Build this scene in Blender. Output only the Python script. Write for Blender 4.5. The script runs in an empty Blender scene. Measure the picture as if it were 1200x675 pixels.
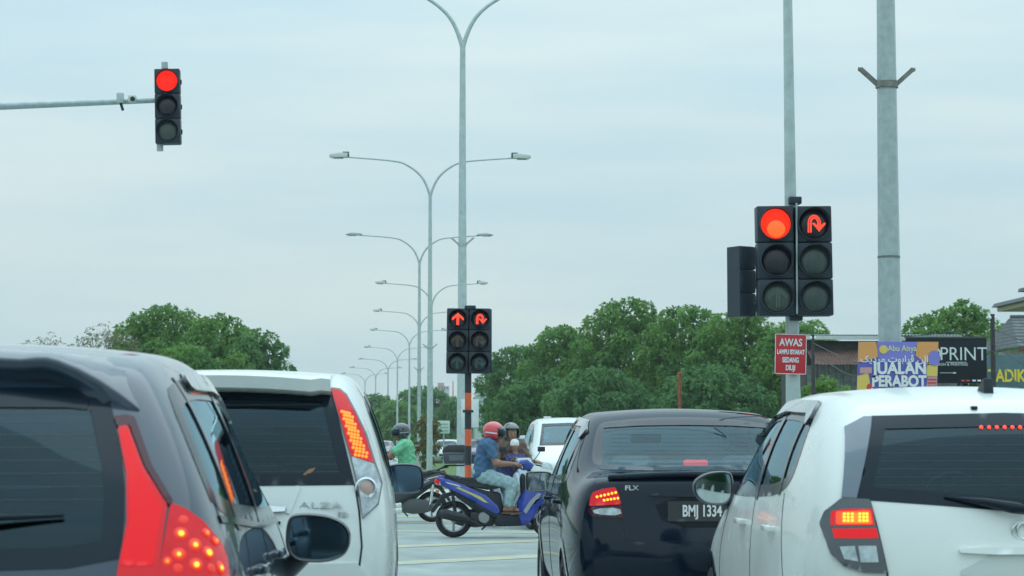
import bpy, bmesh, math, random
import numpy as np
from mathutils import Vector, Matrix, Euler
from mathutils.bvhtree import BVHTree
from mathutils.geometry import delaunay_2d_cdt

random.seed(7)
RNG = np.random.default_rng(7)
SC = bpy.context.scene
COL = SC.collection

# ------------------------------------------------------------------ camera
F = 2600.0                       # focal length in photo pixels (1200 wide)
EYE = 1.25
CAM = Vector((0, 0, EYE))
YAW, PITCH = math.atan(120 / F), math.atan(182.5 / F)
cam_d = bpy.data.cameras.new("camera")
cam = bpy.data.objects.new("camera", cam_d)
COL.objects.link(cam)
cam_d.sensor_width = 36
cam_d.lens = 36 * F / 1200
cam_d.clip_start, cam_d.clip_end = 0.1, 6000
cam.location = CAM
cam.rotation_euler = Euler((math.pi / 2 + PITCH, 0, -YAW), 'XYZ')
CROT = cam.rotation_euler.to_matrix()
cam_d.dof.use_dof = True
cam_d.dof.focus_distance = 24
cam_d.dof.aperture_fstop = 8
SC.camera = cam

# ------------------------------------------------------------------ sky, sun, exposure
SUN_EL, SUN_AZ = math.radians(74), math.radians(25)     # azimuth clockwise from +Y
w = bpy.data.worlds.new("World")
SC.world = w
w.use_nodes = True
nt = w.node_tree
nt.nodes.clear()
n_out = nt.nodes.new('ShaderNodeOutputWorld')
n_bg = nt.nodes.new('ShaderNodeBackground')
n_sky = nt.nodes.new('ShaderNodeTexSky')
n_sky.sky_type = 'NISHITA'
n_sky.sun_disc = False
n_sky.sun_elevation = SUN_EL
n_sky.sun_rotation = SUN_AZ
n_sky.dust_density = 0.4
n_co = nt.nodes.new('ShaderNodeTexCoord')
n_map = nt.nodes.new('ShaderNodeMapping')
n_map.inputs['Scale'].default_value = (1.2, 1.2, 9.0)
n_map.inputs['Rotation'].default_value = (0.0, math.radians(3), 0.0)
n_noise = nt.nodes.new('ShaderNodeTexNoise')
n_noise.inputs['Scale'].default_value = 2.6
n_noise.inputs['Detail'].default_value = 5
n_noise.inputs['Roughness'].default_value = 0.55
n_ramp = nt.nodes.new('ShaderNodeValToRGB')
n_ramp.color_ramp.elements[0].position = 0.36
n_ramp.color_ramp.elements[0].color = (5.1, 6.75, 7.35, 1)
n_ramp.color_ramp.elements[1].position = 0.66
n_ramp.color_ramp.elements[1].color = (6.25, 7.5, 7.6, 1)
n_mix = nt.nodes.new('ShaderNodeMix')
n_mix.data_type = 'RGBA'
n_mix.inputs['Factor'].default_value = 0.975
n_bg.inputs['Strength'].default_value = 0.1
L = nt.links.new
L(n_co.outputs['Generated'], n_map.inputs['Vector'])
L(n_map.outputs['Vector'], n_noise.inputs['Vector'])
L(n_noise.outputs['Fac'], n_ramp.inputs['Fac'])
L(n_sky.outputs['Color'], n_mix.inputs[6])
L(n_ramp.outputs['Color'], n_mix.inputs[7])
# overcast luminance: brighter towards the zenith
n_sep = nt.nodes.new('ShaderNodeSeparateXYZ')
n_mr = nt.nodes.new('ShaderNodeMapRange')
n_mr.inputs['From Min'].default_value, n_mr.inputs['From Max'].default_value = 0.0, 1.0
n_mr.inputs['To Min'].default_value, n_mr.inputs['To Max'].default_value = 0.71, 1.74
n_sc = nt.nodes.new('ShaderNodeVectorMath')
n_sc.operation = 'SCALE'
L(n_co.outputs['Generated'], n_sep.inputs[0])
L(n_sep.outputs['Z'], n_mr.inputs['Value'])
L(n_mix.outputs[2], n_sc.inputs[0])
L(n_mr.outputs['Result'], n_sc.inputs['Scale'])
n_tint = nt.nodes.new('ShaderNodeMix')           # thinner cloud overhead lets more blue through
n_tint.data_type = 'RGBA'
n_tint.blend_type = 'MULTIPLY'
n_tint.inputs['Factor'].default_value = 1.0
n_tc = nt.nodes.new('ShaderNodeMix')
n_tc.data_type = 'RGBA'
n_tc.inputs[6].default_value = (1, 1, 1, 1)
n_tc.inputs[7].default_value = (.86, .98, 1.06, 1)
L(n_sep.outputs['Z'], n_tc.inputs['Factor'])
L(n_sc.outputs[0], n_tint.inputs[6])
L(n_tc.outputs[2], n_tint.inputs[7])
L(n_tint.outputs[2], n_bg.inputs['Color'])
L(n_bg.outputs['Background'], n_out.inputs['Surface'])

sun_d = bpy.data.lights.new("sun", 'SUN')
sun_d.energy = 0.6
sun_d.angle = math.radians(70)
sun_d.color = (0.95, 1.0, 0.97)
sun = bpy.data.objects.new("sun", sun_d)
COL.objects.link(sun)
sdir = Vector((math.sin(SUN_AZ) * math.cos(SUN_EL), math.cos(SUN_AZ) * math.cos(SUN_EL), math.sin(SUN_EL)))
sun.rotation_euler = sdir.to_track_quat('Z', 'Y').to_euler()
sun.location = (0, 0, 60)

SC.view_settings.view_transform = 'Standard'
SC.view_settings.look = 'None'
SC.view_settings.exposure = 0.37
SC.view_settings.gamma = 1.0
SC.cycles.use_denoising = True
SC.cycles.max_bounces = 8
SC.cycles.transparent_max_bounces = 16
SC.cycles.caustics_reflective = False
SC.cycles.caustics_refractive = False

# ------------------------------------------------------------------ pixel <-> world
def pix_dir(px, py):
    return (CROT @ Vector(((px - 600) / F, (337.5 - py) / F, -1))).normalized()

def P(px, py, Y):
    d = pix_dir(px, py)
    return CAM + d * (Y / d.y)

def GX(px, Y):                     # world X of a column at ground distance Y
    return P(px, 500, Y).x

# ------------------------------------------------------------------ materials
MATS = {}
def mat(name, col, rough=0.5, metal=0.0, coat=0.0, emit=None, es=0.0, spec=0.5, noise=None, bump=None,
        trans=0.0, inside=None):
    """noise=(scale, amount, detail) varies the colour; bump=(scale, strength)"""
    if name in MATS:
        return MATS[name]
    m = bpy.data.materials.new(name)
    m.use_nodes = True
    t = m.node_tree
    b = t.nodes['Principled BSDF']
    b.inputs['Base Color'].default_value = (*col, 1)
    b.inputs['Roughness'].default_value = rough
    b.inputs['Metallic'].default_value = metal
    b.inputs['Coat Weight'].default_value = coat
    b.inputs['Coat Roughness'].default_value = 0.04
    b.inputs['Specular IOR Level'].default_value = spec
    if emit:
        b.inputs['Emission Color'].default_value = (*emit, 1)
        b.inputs['Emission Strength'].default_value = es
    tc = None
    if noise or bump:
        tc = t.nodes.new('ShaderNodeTexCoord')
    if noise:
        n = t.nodes.new('ShaderNodeTexNoise')
        n.inputs['Scale'].default_value = noise[0]
        n.inputs['Detail'].default_value = noise[2] if len(noise) > 2 else 5
        n.inputs['Roughness'].default_value = 0.6
        t.links.new(tc.outputs['Object'], n.inputs['Vector'])
        r = t.nodes.new('ShaderNodeValToRGB')
        a = noise[1]
        r.color_ramp.elements[0].position = 0.3
        r.color_ramp.elements[1].position = 0.7
        r.color_ramp.elements[0].color = (*[c * (1 - a) for c in col], 1)
        r.color_ramp.elements[1].color = (*[min(1, c * (1 + a)) for c in col], 1)
        t.links.new(n.outputs['Fac'], r.inputs['Fac'])
        t.links.new(r.outputs['Color'], b.inputs['Base Color'])
        if rough > 0.2:
            mr = t.nodes.new('ShaderNodeMapRange')
            mr.inputs['To Min'].default_value = max(0.05, rough - 0.1)
            mr.inputs['To Max'].default_value = min(1, rough + 0.1)
            t.links.new(n.outputs['Fac'], mr.inputs['Value'])
            t.links.new(mr.outputs['Result'], b.inputs['Roughness'])
    if bump:
        n2 = t.nodes.new('ShaderNodeTexNoise')
        n2.inputs['Scale'].default_value = bump[0]
        n2.inputs['Detail'].default_value = 4
        t.links.new(tc.outputs['Object'], n2.inputs['Vector'])
        bp = t.nodes.new('ShaderNodeBump')
        bp.inputs['Strength'].default_value = bump[1]
        bp.inputs['Distance'].default_value = 0.02
        t.links.new(n2.outputs['Fac'], bp.inputs['Height'])
        t.links.new(bp.outputs['Normal'], b.inputs['Normal'])
    if inside:                      # bare dark inner side of a painted shell
        g = t.nodes.new('ShaderNodeNewGeometry')
        d = t.nodes.new('ShaderNodeBsdfDiffuse')
        d.inputs['Color'].default_value = (*inside, 1)
        mx = t.nodes.new('ShaderNodeMixShader')
        t.links.new(g.outputs['Backfacing'], mx.inputs['Fac'])
        t.links.new(b.outputs[0], mx.inputs[1])
        t.links.new(d.outputs[0], mx.inputs[2])
        t.links.new(mx.outputs[0], t.nodes['Material Output'].inputs['Surface'])
    MATS[name] = m
    return m

def glass(name, tint, rough=0.02, f0=0.04):
    if name in MATS:
        return MATS[name]
    m = bpy.data.materials.new(name)
    m.use_nodes = True
    t = m.node_tree
    t.nodes.clear()
    o = t.nodes.new('ShaderNodeOutputMaterial')
    tr = t.nodes.new('ShaderNodeBsdfTransparent')
    tr.inputs['Color'].default_value = (*tint, 1)
    gl = t.nodes.new('ShaderNodeBsdfGlossy')
    gl.inputs['Roughness'].default_value = rough
    gl.inputs['Color'].default_value = (.62, .88, 1, 1)
    fr = t.nodes.new('ShaderNodeFresnel')
    fr.inputs['IOR'].default_value = 1.5 + f0
    mx = t.nodes.new('ShaderNodeMixShader')
    t.links.new(fr.outputs[0], mx.inputs['Fac'])
    t.links.new(tr.outputs[0], mx.inputs[1])
    t.links.new(gl.outputs[0], mx.inputs[2])
    t.links.new(mx.outputs[0], o.inputs['Surface'])
    MATS[name] = m
    return m

# ------------------------------------------------------------------ object helpers
def tag(o, label, cat, group=None):
    o['label'] = label
    o['category'] = cat
    if group:
        o['group'] = group
    return o

def link(o, parent=None):
    COL.objects.link(o)
    if parent is not None:
        o.parent = parent
    return o

def empty(name, loc=(0, 0, 0), rz=0.0, label=None, cat=None, group=None):
    o = bpy.data.objects.new(name, None)
    o.empty_display_size = 0.2
    link(o)
    o.location = loc
    o.rotation_euler = (0, 0, rz)
    if label:
        tag(o, label, cat, group)
    return o

def obj_from(name, verts, faces, m, parent=None, smooth=False, mats=None, fm=None, fix=False, flip=False):
    me = bpy.data.meshes.new(name)
    me.from_pydata([tuple(v) for v in verts], [], faces)
    for mm in (mats or [m]):
        me.materials.append(mm)
    if fm:
        me.polygons.foreach_set('material_index', fm)
    if smooth:
        me.polygons.foreach_set('use_smooth', [True] * len(me.polygons))
    if fix:
        b_ = bmesh.new()
        b_.from_mesh(me)
        bmesh.ops.recalc_face_normals(b_, faces=b_.faces)
        zm = sorted(f.calc_center_median().z for f in b_.faces)[len(b_.faces) // 2]
        if sum(f.normal.z * f.calc_area() for f in b_.faces if f.calc_center_median().z > zm) < 0:
            bmesh.ops.reverse_faces(b_, faces=b_.faces)
        b_.to_mesh(me)
        b_.free()
    me.update()
    return link(bpy.data.objects.new(name, me), parent)

def obj_bm(name, bm, m, parent=None, smooth=False, angle=None, kind=None):
    bmesh.ops.recalc_face_normals(bm, faces=bm.faces)
    me = bpy.data.meshes.new(name)
    bm.to_mesh(me)
    bm.free()
    me.materials.append(m)
    if smooth:
        me.polygons.foreach_set('use_smooth', [True] * len(me.polygons))
        if angle:
            me.set_sharp_from_angle(angle=math.radians(angle))
    o = link(bpy.data.objects.new(name, me), parent)
    if kind:
        o['kind'] = kind
    return o

def add_box(bm, c, s, rot=None, bev=0.0, seg=2):
    """c centre, s full size"""
    r = bmesh.ops.create_cube(bm, size=1)
    vs = r['verts']
    M = Matrix.Translation(c) @ (rot.to_4x4() if rot else Matrix.Identity(4)) @ Matrix.Diagonal((*s, 1))
    bmesh.ops.transform(bm, matrix=M, verts=vs)
    if bev:
        es = list({e for v in vs for e in v.link_edges})
        bmesh.ops.bevel(bm, geom=es, offset=bev, segments=seg, affect='EDGES', profile=0.5)

def box(name, c, s, m, parent=None, rot=None, bev=0.0, smooth=False, seg=2):
    bm = bmesh.new()
    add_box(bm, c, s, rot, bev, seg)
    return obj_bm(name, bm, m, parent, smooth=smooth or bev > 0, angle=40)

def frame_at(d):
    d = d.normalized()
    a = Vector((0, 0, 1)) if abs(d.z) < 0.95 else Vector((1, 0, 0))
    u = d.cross(a).normalized()
    return u, d.cross(u).normalized()

def add_tube(bm, pts, rads, n=12, cap=True):
    pts = [Vector(p) for p in pts]
    if not hasattr(rads, '__len__'):
        rads = [rads] * len(pts)
    rings = []
    pu = None
    for i, p in enumerate(pts):
        d = (pts[min(i + 1, len(pts) - 1)] - pts[max(i - 1, 0)])
        d = d.normalized()
        if pu is None:
            u, v = frame_at(d)
        else:
            u = (pu - d * pu.dot(d)).normalized()
            v = d.cross(u)
        pu = u
        rings.append([bm.verts.new(p + (u * math.cos(2 * math.pi * k / n) + v * math.sin(2 * math.pi * k / n)) * rads[i])
                      for k in range(n)])
    for a, b in zip(rings, rings[1:]):
        for k in range(n):
            bm.faces.new((a[k], a[(k + 1) % n], b[(k + 1) % n], b[k]))
    if cap:
        bm.faces.new(rings[0][::-1])
        bm.faces.new(rings[-1])

def tube(name, pts, rads, m, parent=None, n=12):
    bm = bmesh.new()
    add_tube(bm, pts, rads, n)
    return obj_bm(name, bm, m, parent, smooth=True, angle=50)

def add_lathe(bm, prof, M, n=24):
    """prof: list of (radius, height) revolved about local Z, then transformed by M"""
    rings = []
    for r, h in prof:
        if r < 1e-5:
            rings.append([bm.verts.new(M @ Vector((0, 0, h)))])
        else:
            rings.append([bm.verts.new(M @ Vector((r * math.cos(2 * math.pi * k / n), r * math.sin(2 * math.pi * k / n), h)))
                          for k in range(n)])
    for a, b in zip(rings, rings[1:]):
        for k in range(n):
            k2 = (k + 1) % n
            if len(a) == 1 and len(b) == 1:
                continue
            if len(a) == 1:
                bm.faces.new((a[0], b[k2], b[k]))
            elif len(b) == 1:
                bm.faces.new((a[k], a[k2], b[0]))
            else:
                bm.faces.new((a[k], a[k2], b[k2], b[k]))

def lathe(name, prof, M, m, parent=None, n=24, angle=40):
    bm = bmesh.new()
    add_lathe(bm, prof, M, n)
    return obj_bm(name, bm, m, parent, smooth=True, angle=angle)

def prism(name, pts, axis, c0, c1, m, parent=None, bev=0.0, smooth=False):
    """extrude a 2D outline; axis 'x': pts=(y,z), 'y': pts=(x,z), 'z': pts=(x,y)"""
    bm = bmesh.new()
    def v3(p, c):
        return {'x': (c, p[0], p[1]), 'y': (p[0], c, p[1]), 'z': (p[0], p[1], c)}[axis]
    a = [bm.verts.new(v3(p, c0)) for p in pts]
    b = [bm.verts.new(v3(p, c1)) for p in pts]
    n = len(pts)
    bm.faces.new(a[::-1])
    bm.faces.new(b)
    for i in range(n):
        bm.faces.new((a[i], a[(i + 1) % n], b[(i + 1) % n], b[i]))
    if bev:
        bmesh.ops.bevel(bm, geom=list(bm.edges), offset=bev, segments=2, affect='EDGES', profile=0.5)
    return obj_bm(name, bm, m, parent, smooth=smooth or bev > 0, angle=40)

def text(name, body, size, m, parent, loc, rot, ext=0.002, align='CENTER', sx=1.0, offset=0.0, ws=1.0):
    cu = bpy.data.curves.new(name, 'FONT')
    cu.body = body
    cu.size = size
    cu.extrude = ext
    cu.offset = offset
    cu.space_character = ws
    cu.align_x = align
    cu.align_y = 'CENTER'
    cu.resolution_u = 4
    cu.materials.append(m)
    tmp = bpy.data.objects.new('t', cu)
    COL.objects.link(tmp)
    dg = bpy.context.evaluated_depsgraph_get()
    me = bpy.data.meshes.new_from_object(tmp.evaluated_get(dg))
    bpy.data.objects.remove(tmp)
    bpy.data.curves.remove(cu)
    me.name = name
    o = link(bpy.data.objects.new(name, me), parent)
    o.location = loc
    o.rotation_euler = rot
    o.scale = (sx, 1, 1)
    return o

def chaikin(pts, it=2, closed=True):
    pts = [Vector(p) for p in pts]
    for _ in range(it):
        q = []
        n = len(pts)
        rng = range(n if closed else n - 1)
        if not closed:
            q.append(pts[0])
        for i in rng:
            a, b = pts[i], pts[(i + 1) % n]
            q += [a * 0.75 + b * 0.25, a * 0.25 + b * 0.75]
        if not closed:
            q.append(pts[-1])
        pts = q
    return pts

def catmull(pts, per=6, closed=False):
    pts = [Vector(p) for p in pts]
    n = len(pts)
    out = []
    for i in range(n if closed else n - 1):
        if closed:
            p0, p1, p2, p3 = pts[i - 1], pts[i], pts[(i + 1) % n], pts[(i + 2) % n]
        else:
            p0, p1, p2, p3 = pts[max(i - 1, 0)], pts[i], pts[i + 1], pts[min(i + 2, n - 1)]
        for k in range(per):
            t = k / per
            out.append(0.5 * ((2 * p1) + (p2 - p0) * t + (2 * p0 - 5 * p1 + 4 * p2 - p3) * t * t + (3 * p1 - p0 - 3 * p2 + p3) * t ** 3))
    if not closed:
        out.append(pts[-1])
    return out

def in_poly(p, poly):
    x, y = p[0], p[1]
    c = False
    j = len(poly) - 1
    for i in range(len(poly)):
        xi, yi = poly[i][0], poly[i][1]
        xj, yj = poly[j][0], poly[j][1]
        if (yi > y) != (yj > y) and x < (xj - xi) * (y - yi) / (yj - yi + 1e-12) + xi:
            c = not c
        j = i
    return c

def corners(poly, r):
    """add a point at distance r on both sides of every corner, so that chaikin rounds only the corner"""
    out = []
    n = len(poly)
    for i in range(n):
        a, b, c = Vector(poly[i - 1][:2]), Vector(poly[i][:2]), Vector(poly[(i + 1) % n][:2])
        for q in (a, c):
            d = (q - b)
            k = min(r / max(d.length, 1e-6), .45)
            out.append(b + d * k)
            if q is a:
                out.append(b)
    return out

def inset(poly, d):
    """move every point of a closed 2D loop inwards by d (outwards when negative)"""
    n = len(poly)
    area = sum(poly[i][0] * poly[(i + 1) % n][1] - poly[(i + 1) % n][0] * poly[i][1] for i in range(n))
    s = 1 if area > 0 else -1
    out = []
    for i in range(n):
        a, b, c = Vector(poly[i - 1][:2]), Vector(poly[i][:2]), Vector(poly[(i + 1) % n][:2])
        t1, t2 = (b - a), (c - b)
        if t1.length < 1e-9 or t2.length < 1e-9:
            out.append(b.copy())
            continue
        t1.normalize(); t2.normalize()
        n1, n2 = Vector((-t1.y, t1.x)) * s, Vector((-t2.y, t2.x)) * s
        nn = n1 + n2
        if nn.length < 1e-6:
            nn = n1
        nn.normalize()
        k = max(0.5, nn.dot(n1))
        out.append(b + nn * (d / k))
    return out

def resample(poly, step):
    out = []
    n = len(poly)
    for i in range(n):
        a, b = Vector(poly[i][:2]), Vector(poly[(i + 1) % n][:2])
        k = max(1, int((b - a).length / step))
        for q in range(k):
            out.append(a.lerp(b, q / k))
    return out

def tri_region(outer, hole=None, g=0.04):
    """triangulate a 2D region with inner points -> (verts2d, tris, loops)"""
    vs = [Vector(p[:2]) for p in outer]
    no = len(vs)
    es = [(i, (i + 1) % no) for i in range(no)]
    loops = [list(range(no))]
    if hole:
        k = len(vs)
        vs += [Vector(p[:2]) for p in hole]
        nh = len(hole)
        es += [(k + i, k + (i + 1) % nh) for i in range(nh)]
        loops.append(list(range(k, k + nh)))
    xs = [p.x for p in vs[:no]]
    ys = [p.y for p in vs[:no]]
    inn = inset(outer, g * 0.45)
    outh = inset(hole, -g * 0.45) if hole else None
    y = min(ys) + g / 2
    while y < max(ys):
        x = min(xs) + g / 2
        while x < max(xs):
            if in_poly((x, y), inn) and in_poly((x, y), outer) and not (outh and (in_poly((x, y), outh) or in_poly((x, y), hole))):
                vs.append(Vector((x, y)))
            x += g
        y += g
    r = delaunay_2d_cdt(vs, es, [], 0, 1e-6)
    V, T, OV = r[0], r[2], r[3]
    tris = []
    for f in T:
        c = sum((V[i] for i in f), Vector((0, 0))) / len(f)
        if in_poly(c, outer) and not (hole and in_poly(c, hole)):
            tris.append(tuple(f))
    remap = {}
    for ni, olds in enumerate(OV):
        for o_ in olds:
            remap[o_] = ni
    loops = [[remap[i] for i in lp if i in remap] for lp in loops]
    return V, tris, loops
def asphalt(name, col, lo=.72, hi=1.16):
    m = bpy.data.materials.new(name)
    m.use_nodes = True
    t = m.node_tree
    b = t.nodes['Principled BSDF']
    tc = t.nodes.new('ShaderNodeTexCoord')
    def noise(scale, det, sc3=(1, 1, 1)):
        mp = t.nodes.new('ShaderNodeMapping')
        mp.inputs['Scale'].default_value = sc3
        t.links.new(tc.outputs['Object'], mp.inputs['Vector'])
        n = t.nodes.new('ShaderNodeTexNoise')
        n.inputs['Scale'].default_value = scale
        n.inputs['Detail'].default_value = det
        t.links.new(mp.outputs['Vector'], n.inputs['Vector'])
        return n
    big = noise(.25, 4, (1, .35, 1))
    mid = noise(2.2, 6, (1, .5, 1))
    fine = noise(90, 3)
    def ramp(n, a, c):
        r = t.nodes.new('ShaderNodeMapRange')
        r.inputs['From Min'].default_value, r.inputs['From Max'].default_value = .3, .7
        r.inputs['To Min'].default_value, r.inputs['To Max'].default_value = a, c
        t.links.new(n.outputs['Fac'], r.inputs['Value'])
        return r
    def mul(a, c):
        x = t.nodes.new('ShaderNodeMath')
        x.operation = 'MULTIPLY'
        t.links.new(a.outputs[0], x.inputs[0])
        t.links.new(c.outputs[0], x.inputs[1])
        return x
    k = mul(mul(ramp(big, lo, hi), ramp(mid, .82, 1.12)), ramp(fine, .8, 1.2))
    mx = t.nodes.new('ShaderNodeVectorMath')
    mx.operation = 'SCALE'
    mx.inputs[0].default_value = col
    t.links.new(k.outputs[0], mx.inputs['Scale'])
    t.links.new(mx.outputs[0], b.inputs['Base Color'])
    b.inputs['Roughness'].default_value = .78
    bp = t.nodes.new('ShaderNodeBump')
    bp.inputs['Strength'].default_value = .35
    bp.inputs['Distance'].default_value = .01
    t.links.new(fine.outputs['Fac'], bp.inputs['Height'])
    t.links.new(bp.outputs['Normal'], b.inputs['Normal'])
    return m

def sheet(name, x0, x1, y0, y1, z, m, nx=1, ny=1, kind='structure'):
    vs = [(x0 + (x1 - x0) * i / nx, y0 + (y1 - y0) * j / ny, z) for j in range(ny + 1) for i in range(nx + 1)]
    fs = [(j * (nx + 1) + i, j * (nx + 1) + i + 1, (j + 1) * (nx + 1) + i + 1, (j + 1) * (nx + 1) + i) for j in range(ny) for i in range(nx)]
    o = obj_from(name, vs, fs, m)
    if kind:
        o['kind'] = kind
    return o

ROAD = asphalt('asphalt', (.31, .355, .34))
GRASS = mat('grass', (.10, .17, .045), .9, noise=(.6, .45, 8), bump=(8, .6))
ground = sheet('ground', -3000, 3000, -400, 5000, -.004, mat('dry_ground', (.16, .18, .10), .95, noise=(.05, .4, 8)))
# ------------------------------------------------------------------ shared materials
RUBBER = mat('rubber', (0.018, 0.02, 0.022), 0.75, noise=(30, 0.3))
BLACK_TRIM = mat('black_trim', (0.006, 0.014, 0.024), 0.12, spec=.28)
MATTE_BLACK = mat('matte_black', (0.010, 0.018, 0.028), 0.55, noise=(20, 0.25))
SEAM = mat('seam', (0.02, 0.025, 0.03), 0.8)
ALLOY = mat('alloy', (0.55, 0.57, 0.58), 0.3, 0.9)
CHROME = mat('chrome', (0.75, 0.78, 0.8), 0.12, 1.0)
SEATFAB = mat('seat_fabric', (0.035, 0.05, 0.065), 0.9, noise=(60, 0.3))
LENS_RED = mat('lens_red', (0.36, 0.006, 0.012), 0.12, coat=.25, spec=.25, emit=(1.0, 0.012, 0.02), es=0.26)
LENS_LIT = mat('lens_lit', (0.35, 0.006, 0.01), 0.2, coat=.1, spec=.15, emit=(1.0, 0.022, 0.03), es=0.42)
LENS_DARK = mat('lens_dark_red', (0.06, 0.008, 0.018), 0.1, coat=.3, spec=.3)
LENS_CLEAR = mat('lens_clear', (0.45, 0.51, 0.53), 0.1, coat=1.0, noise=(26, 0.3, 2))
LENS_SMOKE = mat('lens_smoke', (0.05, 0.06, 0.07), 0.06, coat=1.0)
LED_RED = mat('led_red', (0.5, 0.02, 0.01), 0.3, emit=(1.0, 0.05, 0.02), es=1.6)
LED_ORANGE = mat('led_orange', (0.6, 0.1, 0.01), 0.3, emit=(1.0, 0.20, 0.02), es=1.5)
LED_YELLOW = mat('led_yellow', (0.6, 0.3, 0.02), 0.3, emit=(1.0, 0.48, 0.03), es=1.6)
PLATE_BLACK = mat('plate_black', (0.02, 0.024, 0.028), 0.4)
PLATE_WHITE = mat('plate_white', (0.8, 0.8, 0.8), 0.4)

class Car:
    def __init__(self, name, label, cat, loc, rz, stations, paint, cols=(0.0, 0.45, 0.84), crown=(0.05,), bow_r=(.05,) * 6,
                 bow_f=(.08,) * 6, group=None, sub=3):
        self.root = empty(name, loc, rz, label, cat, group)
        self.Mw = Matrix.Translation(loc) @ Matrix.Rotation(rz, 4, 'Z')
        self.Mi = self.Mw.inverted()
        n, K = len(stations), 6
        cs = [-1] + [-c for c in cols[::-1] if c > 0] + list(cols) + [1]
        J = len(cs)
        verts, idx = [], {}
        def V(key, p):
            if key not in idx:
                idx[key] = len(verts)
                verts.append(p)
            return idx[key]
        def cr(i):
            return crown[min(i, len(crown) - 1)]
        def grid(i, k, j):
            c = cs[j]
            y, wd, z = stations[i][k]
            q = 1 - c * c
            if i == 0:
                y = y - bow_r[k] * q
            if i == n - 1:
                y = y + bow_f[k] * q
            if k == K - 1:
                z = z + cr(i) * q
            return V((i, k, j), (wd * c, y, z))
        faces = []
        for i in range(n - 1):
            for k in range(K - 1):
                faces.append((grid(i, k, J - 1), grid(i + 1, k, J - 1), grid(i + 1, k + 1, J - 1), grid(i, k + 1, J - 1)))
                faces.append((grid(i, k + 1, 0), grid(i + 1, k + 1, 0), grid(i + 1, k, 0), grid(i, k, 0)))
            for j in range(J - 1):
                faces.append((grid(i, K - 1, j), grid(i, K - 1, j + 1), grid(i + 1, K - 1, j + 1), grid(i + 1, K - 1, j)))
                faces.append((grid(i + 1, 0, j), grid(i + 1, 0, j + 1), grid(i, 0, j + 1), grid(i, 0, j)))
        for k in range(K - 1):
            for j in range(J - 1):
                faces.append((grid(0, k, j), grid(0, k, j + 1), grid(0, k + 1, j + 1), grid(0, k + 1, j)))
                faces.append((grid(n - 1, k + 1, j), grid(n - 1, k + 1, j + 1), grid(n - 1, k, j + 1), grid(n - 1, k, j)))
        me = bpy.data.meshes.new('cage')
        me.from_pydata(verts, [], faces)
        tmp = link(bpy.data.objects.new('cage', me))
        md = tmp.modifiers.new('s', 'SUBSURF')
        md.levels = md.render_levels = sub
        dg = bpy.context.evaluated_depsgraph_get()
        em = bpy.data.meshes.new_from_object(tmp.evaluated_get(dg))
        bpy.data.objects.remove(tmp)
        bm = bmesh.new()
        bm.from_mesh(em)
        bmesh.ops.recalc_face_normals(bm, faces=bm.faces)
        self.bvh = BVHTree.FromBMesh(bm)
        self.bm = bm
        self.paint = paint
        self.holes = []
        self.stations = stations

    # --- hits, in the car's own coordinates
    def hit_px(self, px, py):
        o = self.Mi @ CAM
        d = (self.Mi.to_3x3() @ pix_dir(px, py)).normalized()
        h = self.bvh.ray_cast(o, d)
        if h[0] is None:
            t = (self.Mw.translation.y + 0.5) / pix_dir(px, py).y
            h = self.bvh.find_nearest(o + d * t)
        return h[0]

    def hit(self, u, v, ax):
        if ax == 'rear':
            o, d = Vector((u, -5, v)), Vector((0, 1, 0))
        elif ax == 'front':
            o, d = Vector((u, 12, v)), Vector((0, -1, 0))
        elif ax == 'right':
            o, d = Vector((5, u, v)), Vector((-1, 0, 0))
        elif ax == 'left':
            o, d = Vector((-5, u, v)), Vector((1, 0, 0))
        else:
            o, d = Vector((u, v, 5)), Vector((0, 0, -1))
        h = self.bvh.ray_cast(o, d)
        if h[0] is None:
            h = self.bvh.find_nearest(o + d * 4.3)
        return h[0], h[1], d

    def loc2(self, pts, ax):
        """pixel outline -> 2D outline in the plane seen along ax"""
        out = []
        for p in pts:
            h = self.hit_px(*p)
            if ax in ('rear', 'front'):
                out.append((h.x, h.z))
            elif ax in ('left', 'right'):
                out.append((h.y, h.z))
            else:
                out.append((h.x, h.y))
        return out

    def patch(self, name, pts, ax, m, off=0.003, depth=0.012, parent=None, hole=None, g=0.04, kind=None, round_=0):
        if round_:
            pts = chaikin([Vector(p[:2]) for p in pts], round_)
            if hole:
                hole = chaikin([Vector(p[:2]) for p in hole], round_)
        pts = resample(pts, g)
        if hole:
            hole = resample(hole, g)
        V2, T, loops = tri_region(pts, hole, g)
        vs, ns = [], []
        for p in V2:
            h, n, d = self.hit(p.x, p.y, ax)
            if n.dot(d) > 0:
                n = -n
            n = (n * 0.6 - d * 0.4).normalized()
            vs.append(h + n * off)
            ns.append(n)
        nv = len(vs)
        faces = []
        for f in T:
            a, b, c = (vs[i] for i in f)
            nrm = (b - a).cross(c - a)
            faces.append(f if nrm.dot(ns[f[0]]) > 0 else f[::-1])
        for lp in loops:
            k = len(vs)
            for i in lp:
                vs.append(vs[i].copy())
            k2 = len(vs)
            for i in lp:
                vs.append(vs[i] - ns[i] * depth)
            n = len(lp)
            for q in range(n):
                faces.append((k + q, k + (q + 1) % n, k2 + (q + 1) % n, k2 + q))
        o = obj_from(name, vs, faces, m, parent or self.root, smooth=True)
        if kind:
            o['kind'] = kind
        return o

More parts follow.
